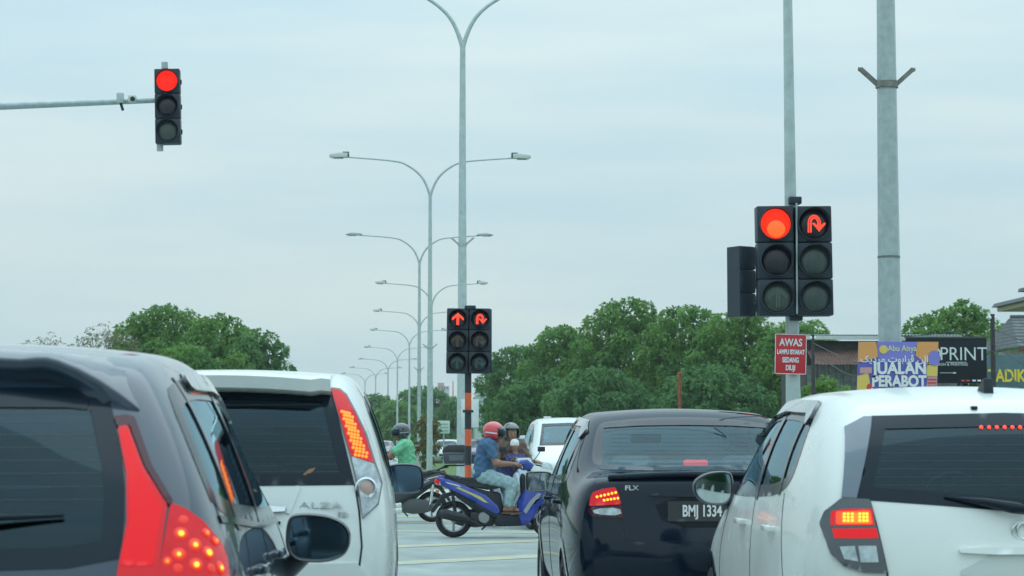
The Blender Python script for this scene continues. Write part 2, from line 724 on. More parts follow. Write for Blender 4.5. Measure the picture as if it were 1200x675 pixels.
    def strip(self, name, pts, ax, m, width=0.006, off=0.002, depth=0.006, parent=None):
        pts = [Vector(p[:2]) for p in pts]
        dense = []
        for a, b in zip(pts, pts[1:]):
            k = max(1, int((b - a).length / 0.05))
            dense += [a.lerp(b, q / k) for q in range(k)]
        dense.append(pts[-1])
        vs, faces = [], []
        for i, p in enumerate(dense):
            t = (dense[min(i + 1, len(dense) - 1)] - dense[max(i - 1, 0)]).normalized()
            s = Vector((-t.y, t.x)) * width / 2
            row = []
            for q in (p + s, p - s):
                h, n, d = self.hit(q.x, q.y, ax)
                if n.dot(d) > 0:
                    n = -n
                row.append((h, n))
            (h0, n0), (h1, n1) = row
            vs += [h0 - n0 * depth, h0 + n0 * off, h1 + n1 * off, h1 - n1 * depth]
        for i in range(len(dense) - 1):
            a, b = 4 * i, 4 * i + 4
            for q in range(3):
                faces.append((a + q, a + q + 1, b + q + 1, b + q))
        return obj_from(name, vs, faces, m, parent or self.root)

    def window(self, name, pts, ax, gl, frame=0.045, both=False, round_=2, fm=None, flab=None):
        pts = chaikin([Vector(p[:2]) for p in pts], round_)
        for s in ((ax, 'left' if ax == 'right' else 'right') if both else (ax,)):
            gp = self.patch(name, pts, s, gl, off=-0.002, depth=0.003)
            self.patch('window_frame', inset(pts, -0.006), s, fm or BLACK_TRIM, off=0.002, depth=0.012, hole=inset(pts, frame), parent=gp, g=0.03)
            self.holes.append((s, pts))
        return gp

    def heater_lines(self, zs, hw, y_off=-.004):
        """hair-thin demister wires printed on the rear glass"""
        vs, fs = [], []
        for z in zs:
            N = 14
            for k in range(N + 1):
                x = -hw(z) + 2 * hw(z) * k / N
                h, n, d = self.hit(x, z, 'rear')
                b = len(vs)
                vs += [h + Vector((0, -.0005, .0006)), h + Vector((0, -.0005, -.0006))]
                if k:
                    fs.append((b - 2, b - 1, b + 1, b))
        o = obj_from('heater_wires', vs, fs, mat('heater_wire', (.16, .13, .11), .6), self.root)
        o['kind'] = 'stuff'

    def lens(self, name, pts_px, ax, m, mirror=True, off=0.012, depth=0.02, round_=1, loc=False):
        pts = pts_px if loc else self.loc2(pts_px, ax)
        if round_:
            pts = chaikin(corners(pts, .022), 2)
            round_ = 0
        o = self.patch(name, pts, ax, m, off=off, depth=depth, round_=round_, g=0.03)
        o2 = None
        if mirror:
            if ax in ('rear', 'front'):
                o2 = self.patch(name, [(-p[0], p[1]) for p in pts], ax, m, off=off, depth=depth, round_=round_, g=0.03)
            else:
                o2 = self.patch(name, pts, 'left' if ax == 'right' else 'right', m, off=off, depth=depth, round_=round_, g=0.03)
        return o, o2

    def dots(self, name, pts, ax, m, r=0.006, off=0.014, parent=None, n=8):
        """little LED beads on the surface, pts in the 2D plane of ax"""
        bm = bmesh.new()
        for p in pts:
            h, nn, d = self.hit(p[0], p[1], ax)
            if nn.dot(d) > 0:
                nn = -nn
            M = Matrix.Translation(h + nn * off) @ nn.to_track_quat('Z', 'Y').to_matrix().to_4x4()
            add_lathe(bm, [(r, -0.004), (r, 0.0005), (r * 0.6, 0.002), (0, 0.0025)], M, n)
        o = obj_bm(name, bm, m, parent or self.root, smooth=True)
        o['kind'] = 'stuff'
        return o

    def wheels(self, ys, r, track, rim_m=None):
        for y in ys:
            c = [(y + math.cos(a) * (r + 0.045), r + 0.005 + math.sin(a) * (r + 0.045)) for a in
                 [2 * math.pi * k / 28 for k in range(28)]]
            c = [(a, max(b, 0.17)) for a, b in c]
            for s in ('left', 'right'):
                self.holes.append((s, c))
                ci = [(y + math.cos(a) * (r + 0.015), r + math.sin(a) * (r + 0.015)) for a in [math.pi * (k / 20) for k in range(21)]]
                co = [(y + math.cos(a) * (r + 0.075), r + math.sin(a) * (r + 0.075)) for a in [math.pi * (k / 20) for k in range(20, -1, -1)]]
                self.patch('wheel_arch', ci + co, s, BLACK_TRIM, off=0.006, depth=0.05, g=0.05)
            for sx in (-1, 1):
                wheel(self.root, (sx * track, y, r), r, 0.19, sx, rim_m or ALLOY)

    def finish(self):
        polys = [(s, [(p[0], p[1]) for p in q]) for s, q in self.holes]
        bb = [(min(p[0] for p in q), max(p[0] for p in q), min(p[1] for p in q), max(p[1] for p in q)) for _, q in polys]
        kill = []
        for f in self.bm.faces:
            n = f.normal
            c = f.calc_center_median()
            for (s, q), b in zip(polys, bb):
                if s == 'rear' and not (n.y < -0.1): continue
                if s == 'front' and not (n.y > 0.1): continue
                if s == 'right' and not (n.x > 0.25): continue
                if s == 'left' and not (n.x < -0.25): continue
                get = (lambda v: (v.x, v.z)) if s in ('rear', 'front') else (lambda v: (v.y, v.z))
                u = get(c)
                if not (b[0] <= u[0] <= b[1] and b[2] <= u[1] <= b[3]):
                    continue
                if s == 'rear' and c.y > 1.8: continue
                if s == 'front' and c.y < 1.6: continue
                if all(in_poly(get(v.co), q) for v in f.verts):
                    kill.append(f)
                    break
        bmesh.ops.delete(self.bm, geom=kill, context='FACES')
        me = bpy.data.meshes.new('body')
        self.bm.to_mesh(me)
        self.bm.free()
        me.materials.append(self.paint)
        me.polygons.foreach_set('use_smooth', [True] * len(me.polygons))
        self.body = link(bpy.data.objects.new('body', me), self.root)
        return self.body

def wheel(root, c, r, wd, side, rim_m):
    M = Matrix.Translation(c) @ Matrix.Rotation(math.pi / 2 * side, 4, 'Y')
    h = wd / 2
    ty = lathe('wheel', [(r * .66, -h), (r * .93, -h), (r * .985, -h * .8), (r, -h * .5), (r, h * .5), (r * .985, h * .8), (r * .93, h),
                         (r * .66, h), (r * .64, h * .9), (r * .64, -h * .9), (r * .66, -h)], M, RUBBER, root, 40)
    bm = bmesh.new()
    add_lathe(bm, [(r * .645, h * .9), (r * .62, h * .75), (r * .60, -h * .8), (0.0, -h * .8)], M, 36)
    add_lathe(bm, [(0.0, h * .78), (r * .13, h * .76), (r * .15, h * .4)], M, 16)
    for k in range(5):
        a = 2 * math.pi * k / 5
        R = M @ Matrix.Rotation(a, 4, 'Z')
        add_box(bm, R @ Vector((r * .36, 0, h * .6)), (r * .54, r * .15, h * .25), rot=R.to_3x3(), bev=0.006)
    obj_bm('rim', bm, rim_m, ty, smooth=True, angle=35)

def seat(root, c, wd=0.5, h=0.62, headrest=True, m=None):
    """front or rear seat: back with rounded shoulders, cushion, headrest"""
    m = m or SEATFAB
    x, y, z = c
    bm = bmesh.new()
    R = Matrix.Rotation(math.radians(-12), 3, 'X') if True else None
    add_box(bm, Vector((x, y, z + h / 2)), (wd, 0.16, h), rot=Matrix.Rotation(math.radians(10), 3, 'X'), bev=0.06, seg=3)
    add_box(bm, Vector((x, y + 0.26, z - 0.02)), (wd, 0.5, 0.16), bev=0.05, seg=3)
    s = obj_bm('seat', bm, m, root, smooth=True, angle=60)
    if headrest:
        bm = bmesh.new()
        add_box(bm, Vector((x, y - 0.09, z + h + 0.10)), (0.27, 0.11, 0.19), bev=0.05, seg=3)
        add_tube(bm, [(x - .07, y - .07, z + h - .05), (x - .07, y - .085, z + h + .04)], .007, 8)
        add_tube(bm, [(x + .07, y - .07, z + h - .05), (x + .07, y - .085, z + h + .04)], .007, 8)
        obj_bm('headrest', bm, m, s, smooth=True, angle=60)
    return s

def door_mirror(root, outline, c, m_house, m_glass, depth=0.13, yaw=0.0, foot=None, foot_m=None):
    """outline: (x,z) loop of the housing as seen from behind, about c; glass sits recessed in the rear face"""
    M = Matrix.Translation(c) @ Matrix.Rotation(yaw, 4, 'Z')
    loop = chaikin([Vector((p[0], p[1])) for p in outline], 3)
    bm = bmesh.new()
    rings = []
    def ring(sc, y, ins=None):
        lp = inset(loop, ins) if ins is not None else [p * sc for p in loop]
        rings.append([bm.verts.new(M @ Vector((p.x, y, p.y))) for p in lp])
    ring(1, 0.012, 0.016)
    ring(1, 0.0, 0.012)
    ring(1, -0.004, 0.006)
    ring(1, 0.006, 0.0)
    ring(1.0, depth * .35)
    ring(0.93, depth * .65)
    ring(0.72, depth * .88)
    ring(0.4, depth * .98)
    for a, b in zip(rings, rings[1:]):
        for k in range(len(a)):
            bm.faces.new((a[k], a[(k + 1) % len(a)], b[(k + 1) % len(a)], b[k]))
    bm.faces.new(rings[-1])
    if foot:
        add_tube(bm, [M @ Vector(foot[0]), M @ Vector(foot[1])], [0.035, 0.045], 10)
    o = obj_bm('door_mirror', bm, m_house, root, smooth=True, angle=50)
    bm = bmesh.new()
    lp = inset(loop, 0.014)
    a = [bm.verts.new(M @ Vector((p.x, 0.006, p.y))) for p in lp]
    b = [bm.verts.new(M @ Vector((p.x, 0.016, p.y))) for p in lp]
    bm.faces.new(a)
    bm.faces.new(b[::-1])
    for k in range(len(a)):
        bm.faces.new((a[k], a[(k + 1) % len(a)], b[(k + 1) % len(a)], b[k]))
    obj_bm('mirror_glass', bm, m_glass, o)
    return o

def st(y, W, bw, bz, rw, rz, lean=0.0, bulge=0.02, z0=0.2):
    return [(y, .94 * W, z0), (y, .985 * W, .42), (y, W, .68), (y, bw, bz),
            (y + lean / 2, (bw + rw) / 2 + bulge, (bz + rz) / 2), (y + lean, rw, rz)]

GL_DARK = glass('tinted_glass', (0.13, 0.20, 0.25))
GL_DARK2 = glass('tinted_glass_soft', (0.15, 0.22, 0.27))
GL_SIDE = glass('side_glass', (0.20, 0.28, 0.32))
GL_CLEAR = glass('clear_glass', (0.80, 0.92, 0.92), f0=.1)
MIRROR_BLUE = mat('mirror_blue', (0.16, 0.26, 0.34), 0.04, 1.0)
MIRROR_BRIGHT = mat('mirror_bright', (0.72, 0.82, 0.84), 0.03, 1.0)

def interior(car, L, floor_z=0.32, rows=((1.15, .42), (2.1, .40)), wd=.5, hr=True, dash_y=None):
    box('cabin_floor', (0, L * .5, floor_z), (1.3, L * .72, .03), MATTE_BLACK, car.root)
    for y, z in rows:
        for x in (-.36, .36):
            seat(car.root, (x, y, z), wd, headrest=hr)
    dy = dash_y or L * .72
    box('dashboard', (0, dy, .84), (1.36, .42, .26), MATTE_BLACK, car.root, bev=.06)
    bm = bmesh.new()
    cx = 0.36
    ring = [(cx + .18 * math.cos(a), dy - .36 + .06 * math.sin(a), .92 + .17 * math.sin(a)) for a in
            [2 * math.pi * k / 24 for k in range(25)]]
    add_tube(bm, ring, .014, 8, cap=False)
    add_tube(bm, [(cx, dy - .34, .92), (cx, dy - .1, .84)], .03, 8)
    obj_bm('steering_wheel', bm, MATTE_BLACK, car.root, smooth=True)
# ------------------------------------------------------------------ road, median, markings
def curve_x(Y):
    pts = [(-60, 4.3), (22, 4.2), (33, 1.9), (48, 1.2), (77, .68), (106, .55), (138, 1.0), (167, .6), (195, 0), (230, -1.3), (262, -2.7), (292, -4.5), (320, -6.6), (420, -16)]
    for (a, b), (c, d) in zip(pts, pts[1:]):
        if a <= Y <= c:
            return b + (d - b) * (Y - a) / (c - a)
    return pts[-1][1]

def ribbon(name, ys, x0, x1, z, m, kind='structure', curb=None):
    """strip along Y between offsets x0..x1 of curve_x; curb adds vertical sides down to the ground"""
    vs, fs = [], []
    for Y in ys:
        c = curve_x(Y)
        a, b = (x0(Y), x1(Y)) if callable(x0) else (x0, x1)
        vs += [(c + a, Y, 0 if curb else z), (c + a, Y, z), (c + b, Y, z), (c + b, Y, 0 if curb else z)]
    for i in range(len(ys) - 1):
        q, r = 4 * i, 4 * i + 4
        fs.append((q + 1, q + 2, r + 2, r + 1))
        if curb:
            fs += [(q, q + 1, r + 1, r), (q + 2, q + 3, r + 3, r + 2)]
    if curb:
        fs += [(0, 3, 2, 1), (len(vs) - 4, len(vs) - 3, len(vs) - 2, len(vs) - 1)]
    o = obj_from(name, vs, fs, m)
    o['kind'] = kind
    return o

KERB = mat('kerb_concrete', (.42, .45, .43), .85, noise=(3, .25, 6))
PAVE = mat('paving_concrete', (.38, .41, .39), .85, noise=(1.2, .2, 6))
road = sheet('road', -70, 26, -80, 430, 0, ROAD)
cross = sheet('cross_road', 26.0, 160, 24, 46, 0, ROAD)
cross2 = sheet('cross_road', -220, -70, 24, 46, 0, ROAD)
ysn = [46 + 8 * k for k in range(48)]
ribbon('median_kerb', ysn, -1.7, 2.4, .15, KERB, curb=True)
ribbon('median_grass', ysn[1:], -1.5, 2.2, .156, GRASS)
ribbon('traffic_island', [32.6, 33.2, 34.5, 36.0, 37.2], -.55, 1.2, .15, KERB, curb=True)
ribbon('median_kerb', [-60, -20, 10, 20, 21.6], -.7, 1.6, .15, KERB, curb=True)
ribbon('median_grass', [-60, -20, 10, 20], -.52, 1.42, .156, GRASS)
# far verges both sides of the road beyond the junction
sheet('verge', 17, 60, 46, 430, .006, GRASS)
sheet('verge', -70, -17, 46, 430, .006, GRASS)
sheet('footpath', 14.6, 17, 46, 300, .10, PAVE)
# worn yellow bars across the junction
YEL = bpy.data.materials.new('road_paint_yellow')
YEL.use_nodes = True
_t = YEL.node_tree
_b = _t.nodes['Principled BSDF']
_tc = _t.nodes.new('ShaderNodeTexCoord')
_n = _t.nodes.new('ShaderNodeTexNoise')
_n.inputs['Scale'].default_value = 3.5
_n.inputs['Detail'].default_value = 8
_n.inputs['Roughness'].default_value = .7
_r = _t.nodes.new('ShaderNodeValToRGB')
_r.color_ramp.elements[0].position, _r.color_ramp.elements[1].position = .34, .58
_r.color_ramp.elements[0].color = (.54, .47, .23, 1)
_r.color_ramp.elements[1].color = (.34, .37, .33, 1)
_t.links.new(_tc.outputs['Object'], _n.inputs['Vector'])
_t.links.new(_n.outputs['Fac'], _r.inputs['Fac'])
_t.links.new(_r.outputs['Color'], _b.inputs['Base Color'])
_b.inputs['Roughness'].default_value = .7
def bar(pl, pr, wd):
    """painted bar on the road between two photo points"""
    def g(px, py):
        d = pix_dir(px, py)
        return CAM + d * (-EYE / d.z)
    a, b = g(*pl), g(*pr)
    d = (b - a).normalized()
    a, b = a - d * 4, b + d * 6
    s = Vector((-d.y, d.x, 0)) * wd / 2
    N = 40
    vs, fs = [], []
    for k in range(N + 1):
        p = a.lerp(b, k / N)
        vs += [(p + s).to_tuple()[:2] + (.004,), (p - s).to_tuple()[:2] + (.004,)]
    for k in range(N):
        fs.append((2 * k, 2 * k + 1, 2 * k + 3, 2 * k + 2))
    o = obj_from('road_marking', vs, fs, YEL)
    o['kind'] = 'structure'
bar((470, 660), (620, 652.5), .50)
bar((470, 640.5), (620, 634), .50)
bar((470, 622.5), (640, 624.5), .50)
bar((465, 613), (640, 612), .55)
bar((465, 605.5), (640, 604), .6)
# stop line ahead of the cars
WHITE_PAINT = mat('road_paint_white', (.6, .62, .6), .7, noise=(5, .25, 6))
sl = sheet('stop_line', -6, 3.4, 18.9, 19.3, .004, WHITE_PAINT)
for x in (.35,):
    for k in range(5):
        sheet('lane_line', x - .06, x + .06, -8 + k * 5.5, -5 + k * 5.5, .004, WHITE_PAINT)

# ------------------------------------------------------------------ poles and lamps
GALV = mat('galvanised', (.40, .47, .47), .45, .35, noise=(14, .16, 6))
GALV2 = mat('galvanised_pale', (.46, .54, .53), .5, .2, noise=(9, .14, 6))
LAMPHEAD = mat('lamp_head', (.62, .66, .62), .4)
LAMPDARK = mat('lamp_head_dark', (.07, .09, .10), .5)
RUST = mat('rusty_clamp', (.22, .13, .08), .8, noise=(20, .5))

def lamp_post(px, Y, label, head='box', r0=.11, r1=.055, H=10.0, octo=False, bracket=4.6, arm=3.5, lean=0.0, X=None):
    x = GX(px, Y) if X is None else X
    root = empty('street_lamp', (x, Y, .15 if Y > 46 else .0), 0, label, 'street lamp', 'double-armed street lamps along the median')
    zt = EYE + H - .15
    zj = zt - 1.40
    n = 8 if octo else 14
    bm = bmesh.new()
    add_tube(bm, [(0, 0, 0), (0, 0, 3.0), (0, 0, zj + .05)], [r0, r0 - (r0 - r1) * .3, r1], n)
    obj_bm('pole', bm, GALV if octo else GALV2, root, smooth=not octo, angle=30)
    bm = bmesh.new()
    add_box(bm, Vector((0, 0, .015)), (.42, .42, .03))
    for a in range(4):
        add_tube(bm, [(.16 * (1 if a % 2 else -1), .16 * (1 if a < 2 else -1), .0), (.16 * (1 if a % 2 else -1), .16 * (1 if a < 2 else -1), .09)], .014, 6)
    obj_bm('base_plate', bm, GALV, root)
    if octo:
        tube('joint_sleeve', [(0, 0, 2.905), (0, 0, 2.925)], r0 - (r0 - r1) * .3 + .004, mat('joint_grey', (.16, .18, .18), .7), root, 8)
    for s in (-1, 1):
        pts = catmull([(0, 0, zj - .25), (s * .03, 0, zj + .1), (s * .28, 0, zj + .66), (s * .75, 0, zj + 1.06), (s * 1.3, 0, zj + 1.24), (s * (arm - .55), 0, zj + 1.37)], 5)
        tube('arm', pts, [r1 * .9 - (r1 * .45) * k / (len(pts) - 1) for k in range(len(pts))], GALV2, root, 8)
        hz = zj + 1.40
        if head == 'box':
            hd = prism('lamp_head', [(s * (arm - .62), hz - .05), (s * (arm - .10), hz - .07), (s * (arm + .02), hz - .02), (s * arm, hz + .06), (s * (arm - .35), hz + .11), (s * (arm - .62), hz + .10)],
                       'y', -.15, .15, LAMPHEAD, root, bev=.015)
            box('gear_box', (s * (arm - .56), 0, hz + .06), (.22, .26, .17), LAMPDARK, hd, bev=.012)
            box('lamp_glass', (s * (arm - .30), 0, hz - .075), (.34, .2, .03), LENS_SMOKE, hd, bev=.008)
        else:
            hd = prism('lamp_head', [(s * (arm - .78), hz - .03), (s * (arm - .3), hz - .06), (s * (arm + .02), hz - .035), (s * (arm + .04), hz + .0), (s * (arm - .25), hz + .075), (s * (arm - .7), hz + .05)],
                       'y', -.13, .13, mat('lamp_head_grey', (.40, .46, .47), .45), root, bev=.015)
            box('lamp_glass', (s * (arm - .28), 0, hz - .06), (.4, .18, .03), LENS_SMOKE, hd, bev=.008)
    if bracket:
        bm = bmesh.new()
        rr = r0 - (r0 - r1) * (.3 + .7 * (bracket - 3) / (zj - 3))
        add_tube(bm, [(0, 0, bracket - .03), (0, 0, bracket + .03)], rr + .015, 12)
        for s in (-1, 1):
            add_box(bm, Vector((s * (rr + .075), 0, bracket + .075)), (.20, .035, .04), rot=Matrix.Rotation(-s * math.radians(42), 3, 'Y'))
            add_tube(bm, [(s * (rr + .13), 0, bracket + .14), (s * (rr + .17), 0, bracket + .14)], .018, 8)
        obj_bm('banner_bracket', bm, mat('bracket_dull', (.20, .19, .17), .7, noise=(15, .35)) if octo else GALV, root)
    return root

_lamps = [(541.5, 47.8, 'tall double-armed lamp post rising behind the striped signal pole', 'box', 5.4, .125, .06),
          (503.5, 77, 'double-armed street lamp with pale box heads, first behind the tallest post', 'box', 4.4, .11, .058),
          (491, 106, 'double-armed street lamp with slim grey heads below the box-headed one', 'slim', 4.6, .11, .06),
          (505.5, 138, 'double-armed street lamp whose heads show just above the striped pole\'s signal', 'box', 0, .12, .065),
          (491.3, 167, 'double-armed street lamp lined up behind the slim-headed lamp\'s pole', 'box', 0, .12, .065),
          (479.5, 195, 'double-armed lamp sixth along the row, counting away from the tallest post', 'box', 0, .12, .07),
          (465.5, 230, 'double-armed lamp seventh along the row, above the green-shirted rider\'s helmet', 'box', 0, .12, .07),
          (454.5, 262, 'far double-armed lamp, third from the left end of the row', 'slim', 0, .13, .075),
          (440, 292, 'far double-armed lamp, second from the left end of the row', 'box', 0, .13, .075),
          (427.5, 317, 'farthest double-armed lamp at the left end of the row', 'box', 0, .13, .075)]
for px, Y, lab, hd, br, r0, r1 in _lamps:
    lamp_post(px, Y, lab, hd, r0, r1, bracket=br)
lamp_post(1044, 19.6, 'thick grey octagonal lamp post right of the twin signal', 'box', .118, .055, H=9.4, octo=True, bracket=4.47)
lamp_post(0, -14, 'double-armed lamp post standing behind the viewer', 'box', .118, .055, octo=True, bracket=4.4, X=4.9)

# ------------------------------------------------------------------ traffic signals
HOUSE = mat('signal_housing', (.020, .033, .048), .5, noise=(6, .2))
LENS_OFF_R = mat('signal_lens_off_dark', (.02, .02, .028), .3, coat=.1)
LENS_OFF_G = mat('signal_lens_off_green', (.055, .075, .07), .35, coat=.15, noise=(60, .3, 2))
LENS_ON = mat('signal_red_on', (.2, .008, .005), .4, spec=.1, emit=(1.0, .022, .014), es=.85)
LENS_ON2 = mat('signal_red_on_warm', (.2, .008, .005), .4, spec=.1, emit=(1.0, .03, .012), es=.9)
GHOST = mat('signal_ghost_arrow', (.11, .14, .11), .5)
GHOST_A = mat('signal_ghost_amber', (.13, .09, .06), .5)
GHOST_G = mat('signal_ghost_green', (.04, .12, .11), .5)
FACE_M = Matrix.Rotation(math.radians(90), 4, 'X')     # local z -> -y, facing the viewer

def arrow_pts(kind, R):
    pts = []
    if kind == 'up':
        for k in range(15):
            t = -0.72 + 1.15 * k / 14
            pts += [(-.09, t), (.09, t)] if t < .35 else [(0, t)]
        for k in range(1, 9):
            for o in (0, .17):
                pts += [(-.085 * k, .68 - .075 * k - o), (.085 * k, .68 - .075 * k - o)]
        pts += [(0, .70), (0, .55)]
    else:
        for o in (-.085, .085):
            for k in range(8):
                pts.append((-.36 + o, -.62 + .62 * k / 7))
            for k in range(13):
                a = math.pi - math.pi * k / 12
                pts.append(((.36 - o) * math.cos(a) if False else (.36 + (-o if True else o)) * math.cos(a), .02 + (.50 - o) * math.sin(a)))
            for k in range(3):
                pts.append((.36 - o, -.06 - .09 * k))
        for k in range(1, 6):
            pts += [(.36 - .09 * k, -.52 + .10 * k), (.36 + .09 * k, -.52 + .10 * k), (.36 - .09 * k + .05, -.40 + .08 * k), (.36 + .09 * k - .05, -.40 + .08 * k)]
        pts += [(.36, -.54), (.36, -.40), (.36, -.28)]
    return [(x * R * .88, y * R * .88) for x, y in pts]

def signal_head(parent, c, cells, mod=.345, rz=0.0, hood=.16, name='signal_head', lens_r=None, tilt=0.0):
    """column of three cells; c = bottom centre of the front face"""
    M0 = Matrix.Translation(c) @ Matrix.Rotation(rz, 4, 'Z') @ Matrix.Rotation(tilt, 4, 'Y')
    R = lens_r or mod * .41
    hd = None
    bm = bmesh.new()
    for k in range(3):
        add_box(bm, M0 @ Vector((0, .09, mod * (k + .5))), (mod * .995, .18, mod * .985), rot=M0.to_3x3(), bev=.012)
    add_box(bm, M0 @ Vector((0, .11, mod * 1.5)), (mod * .9, .15, mod * 3.0), rot=M0.to_3x3())
    for k in range(3):
        add_box(bm, M0 @ Vector((mod * .5, .12, mod * (k + .5))), (.03, .02, .06), rot=M0.to_3x3())
    hd = obj_bm(name, bm, HOUSE, parent, smooth=True, angle=30)
    for k, cell in enumerate(cells):          # top to bottom
        z = mod * (2.5 - k)
        M = M0 @ Matrix.Translation((0, 0, z)) @ FACE_M
        bm = bmesh.new()
        add_lathe(bm, [(R * 1.12, -.01), (R * 1.12, .02), (R * 1.05, .025), (R * 1.0, .018), (R * 1.0, -.01)], M, 32)
        # cut-away hood: open at the bottom
        n = 26
        rows = []
        for q in range(n + 1):
            a = math.radians(-35 + 250 * q / n)
            ln = hood * (.45 + .55 * max(0.0, math.sin(a)))
            for r in (R * 1.06, R * 1.10):
                pass
            rows.append([bm.verts.new(M @ Vector((R * rr * math.cos(a), R * rr * math.sin(a), zz))) for rr, zz in ((1.05, .0), (1.05, ln), (1.10, ln), (1.10, .0))])
        for a_, b_ in zip(rows, rows[1:]):
            for i in range(3):
                bm.faces.new((a_[i], a_[i + 1], b_[i + 1], b_[i]))
        bm.faces.new(rows[0])
        bm.faces.new(rows[-1][::-1])
        obj_bm('visor', bm, HOUSE, hd, smooth=True, angle=40)
        lm = {'on': LENS_ON, 'onw': LENS_ON2, 'off': LENS_OFF_R, 'offg': LENS_OFF_G}[cell[0]]
        ln = lathe('lens', [(R * 1.01, .0), (R * .95, .012), (R * .6, .030), (0, .038)], M, lm, hd, 32)
        if cell[0] == 'onw':
            lathe('led_cluster', [(R * .62, .026), (R * .5, .036), (0, .041)], M @ Matrix.Translation((0, -R * .30, 0)), mat('signal_led_warm', (.5, .1, .01), .4, emit=(1.0, .085, .015), es=1.0), ln, 24)
        if len(cell) > 1:
            bm = bmesh.new()
            for x, y in arrow_pts(cell[1], R):
                rr = math.hypot(x, y) / R
                add_lathe(bm, [(.0085, .0), (.0085, .005), (0, .007)], M @ Matrix.Translation((x, y, .040 - .03 * rr * rr)), 6)
            am = {'r': LED_RED, 'o': mat('led_red_orange', (.5, .06, .01), .3, emit=(1, .05, .03), es=1.1), 'g': GHOST, 'a': GHOST_A, 't': GHOST_G}[cell[2]]
            o = obj_bm('arrow', bm, am, ln, kind='stuff')
    return hd

# --- twin signal on the right
_Y = 21.0
_b = P(930, 520, _Y)
sig = empty('traffic_signal', (_b.x, _Y, .15), 0, 'twin red traffic signal on a pale pole beside the thick lamp post', 'traffic light', 'traffic signals')
iz = Matrix.Translation((-_b.x, -_Y, -.15))
tube('pole', [(0, 0, 0), (0, 0, 1.5), (-.02, 0, 5.6), (-.03, 0, 7.4)], [.075, .07, .042, .036], GALV2, sig, 14)
box('base_plate', (0, 0, .012), (.36, .36, .025), GALV, sig)
for px, cells in ((911.2, [('onw',), ('off',), ('offg', 'up', 'g')]), (956, [('off', 'uturn', 'o'), ('offg',), ('offg',)])):
    c = iz @ P(px, 370, _Y - .20)
    signal_head(sig, c, cells, mod=.349, tilt=math.radians(-.8), hood=.10)
# clamp brackets between the heads
for z in (iz @ P(930, 236, _Y)).z, (iz @ P(930, 372, _Y)).z:
    box('clamp', (0.02, -.04, z), (.12, .16, .07), HOUSE, sig, bev=.01)
tube('conduit', [iz @ P(933.5, 238, _Y - .22), iz @ P(934, 368, _Y - .22)], .010, GALV, sig, 8)
# the head behind it, turned to the other approach
c = iz @ P(878, 372, _Y + .18)
signal_head(sig, c, [('off',), ('off',), ('offg',)], mod=.225, rz=math.radians(118), hood=.08, name='signal_head_turned')
for z0 in (308, 352):
    tube('stay', [iz @ P(884, z0 + 3, _Y), iz @ P(893, z0, _Y - .05)], .012, HOUSE, sig, 6)

# --- red warning plate on the same pole
sgn = empty('warning_sign', (_b.x - .03, _Y - .10, 0), 0, 'red warning plate with white lettering fixed below the twin signal', 'sign')
o = box('sign_plate', (0, 0, 0), (.30, .006, .385), mat('sign_red', (.60, .03, .045), .45), sgn, rot=Matrix.Rotation(math.radians(1.5), 3, 'Y'), bev=.002)
pc = P(926.5, 415, _Y - .10)
sgn.location = (pc.x, pc.y, pc.z)
WHITE_LET = mat('lettering_white', (.8, .8, .8), .6)
bm = bmesh.new()
R = Matrix.Rotation(math.radians(1.5), 3, 'Y')
for cx, cz, sx, sz in ((0, .187, .296, .006), (0, -.187, .296, .006), (-.147, 0, .006, .38), (.147, 0, .006, .38)):
    add_box(bm, R @ Vector((cx, -.005, cz)), (sx, .004, sz), rot=R)
obj_bm('border', bm, WHITE_LET, sgn)
for tx, z, sz, sx in (('AWAS', .108, .098, .78), ('LAMPU ISYARAT', .018, .060, .60), ('SEDANG', -.058, .066, .62), ('DIUJI', -.132, .068, .62)):
    text('lettering', tx, sz, WHITE_LET, sgn, R @ Vector((0, -.0065, z)), (math.radians(90), math.radians(1.5), 0), ext=.001, sx=sx, offset=.0025)

# --- cantilever signal at top left
_Y = 28.0
pp = Vector((P(-190, 500, _Y).x, _Y, 0))
can = empty('traffic_signal', pp, 0, 'single red signal hung at the end of a long arm, upper left', 'traffic light', 'traffic signals')
iz = Matrix.Translation(-pp)
tip = iz @ P(183, 117.5, _Y + .12)
arm0 = iz @ P(0, 124.5, _Y + .12)
dirv = (tip - arm0).normalized()
root_p = arm0 - dirv * (arm0.x / dirv.x)
tube('mast', [(0, .12, 0), (0, .12, root_p.z + .35)], [.13, .09], GALV, can, 14)
tube('arm', [root_p, arm0, tip], [.085, .048, .034], GALV, can, 12)
box('base_plate', (0, .12, .012), (.5, .5, .025), GALV, can)
cb = iz @ P(196.7, 168, _Y - .06)
signal_head(can, cb, [('on',), ('off',), ('offg',)], mod=.318, hood=.11, tilt=math.radians(-1.5))
for px, y0, y1 in ((193, 73, 82), (187.5, 168, 177)):
    tube('clamp', [iz @ P(px, y0, _Y + .05), iz @ P(px, y1, _Y + .05)], .042, GALV, can, 10)
box('detector_box', iz @ P(141, 115, _Y + .05), (.085, .1, .13), GALV2, can, bev=.01)
tube('detector_stem', [iz @ P(141.5, 121, _Y + .05), iz @ P(144, 129, _Y + .02)], .018, MATTE_BLACK, can, 8)
cmr = box('detector_camera', iz @ P(155, 116, _Y + .02), (.10, .12, .085), LAMPHEAD, can, bev=.01)
lathe('camera_lens', [(.03, 0), (.03, .02), (.02, .024), (0, .024)], Matrix.Translation(iz @ P(155.5, 116, _Y - .05)) @ FACE_M, MATTE_BLACK, cmr, 14)

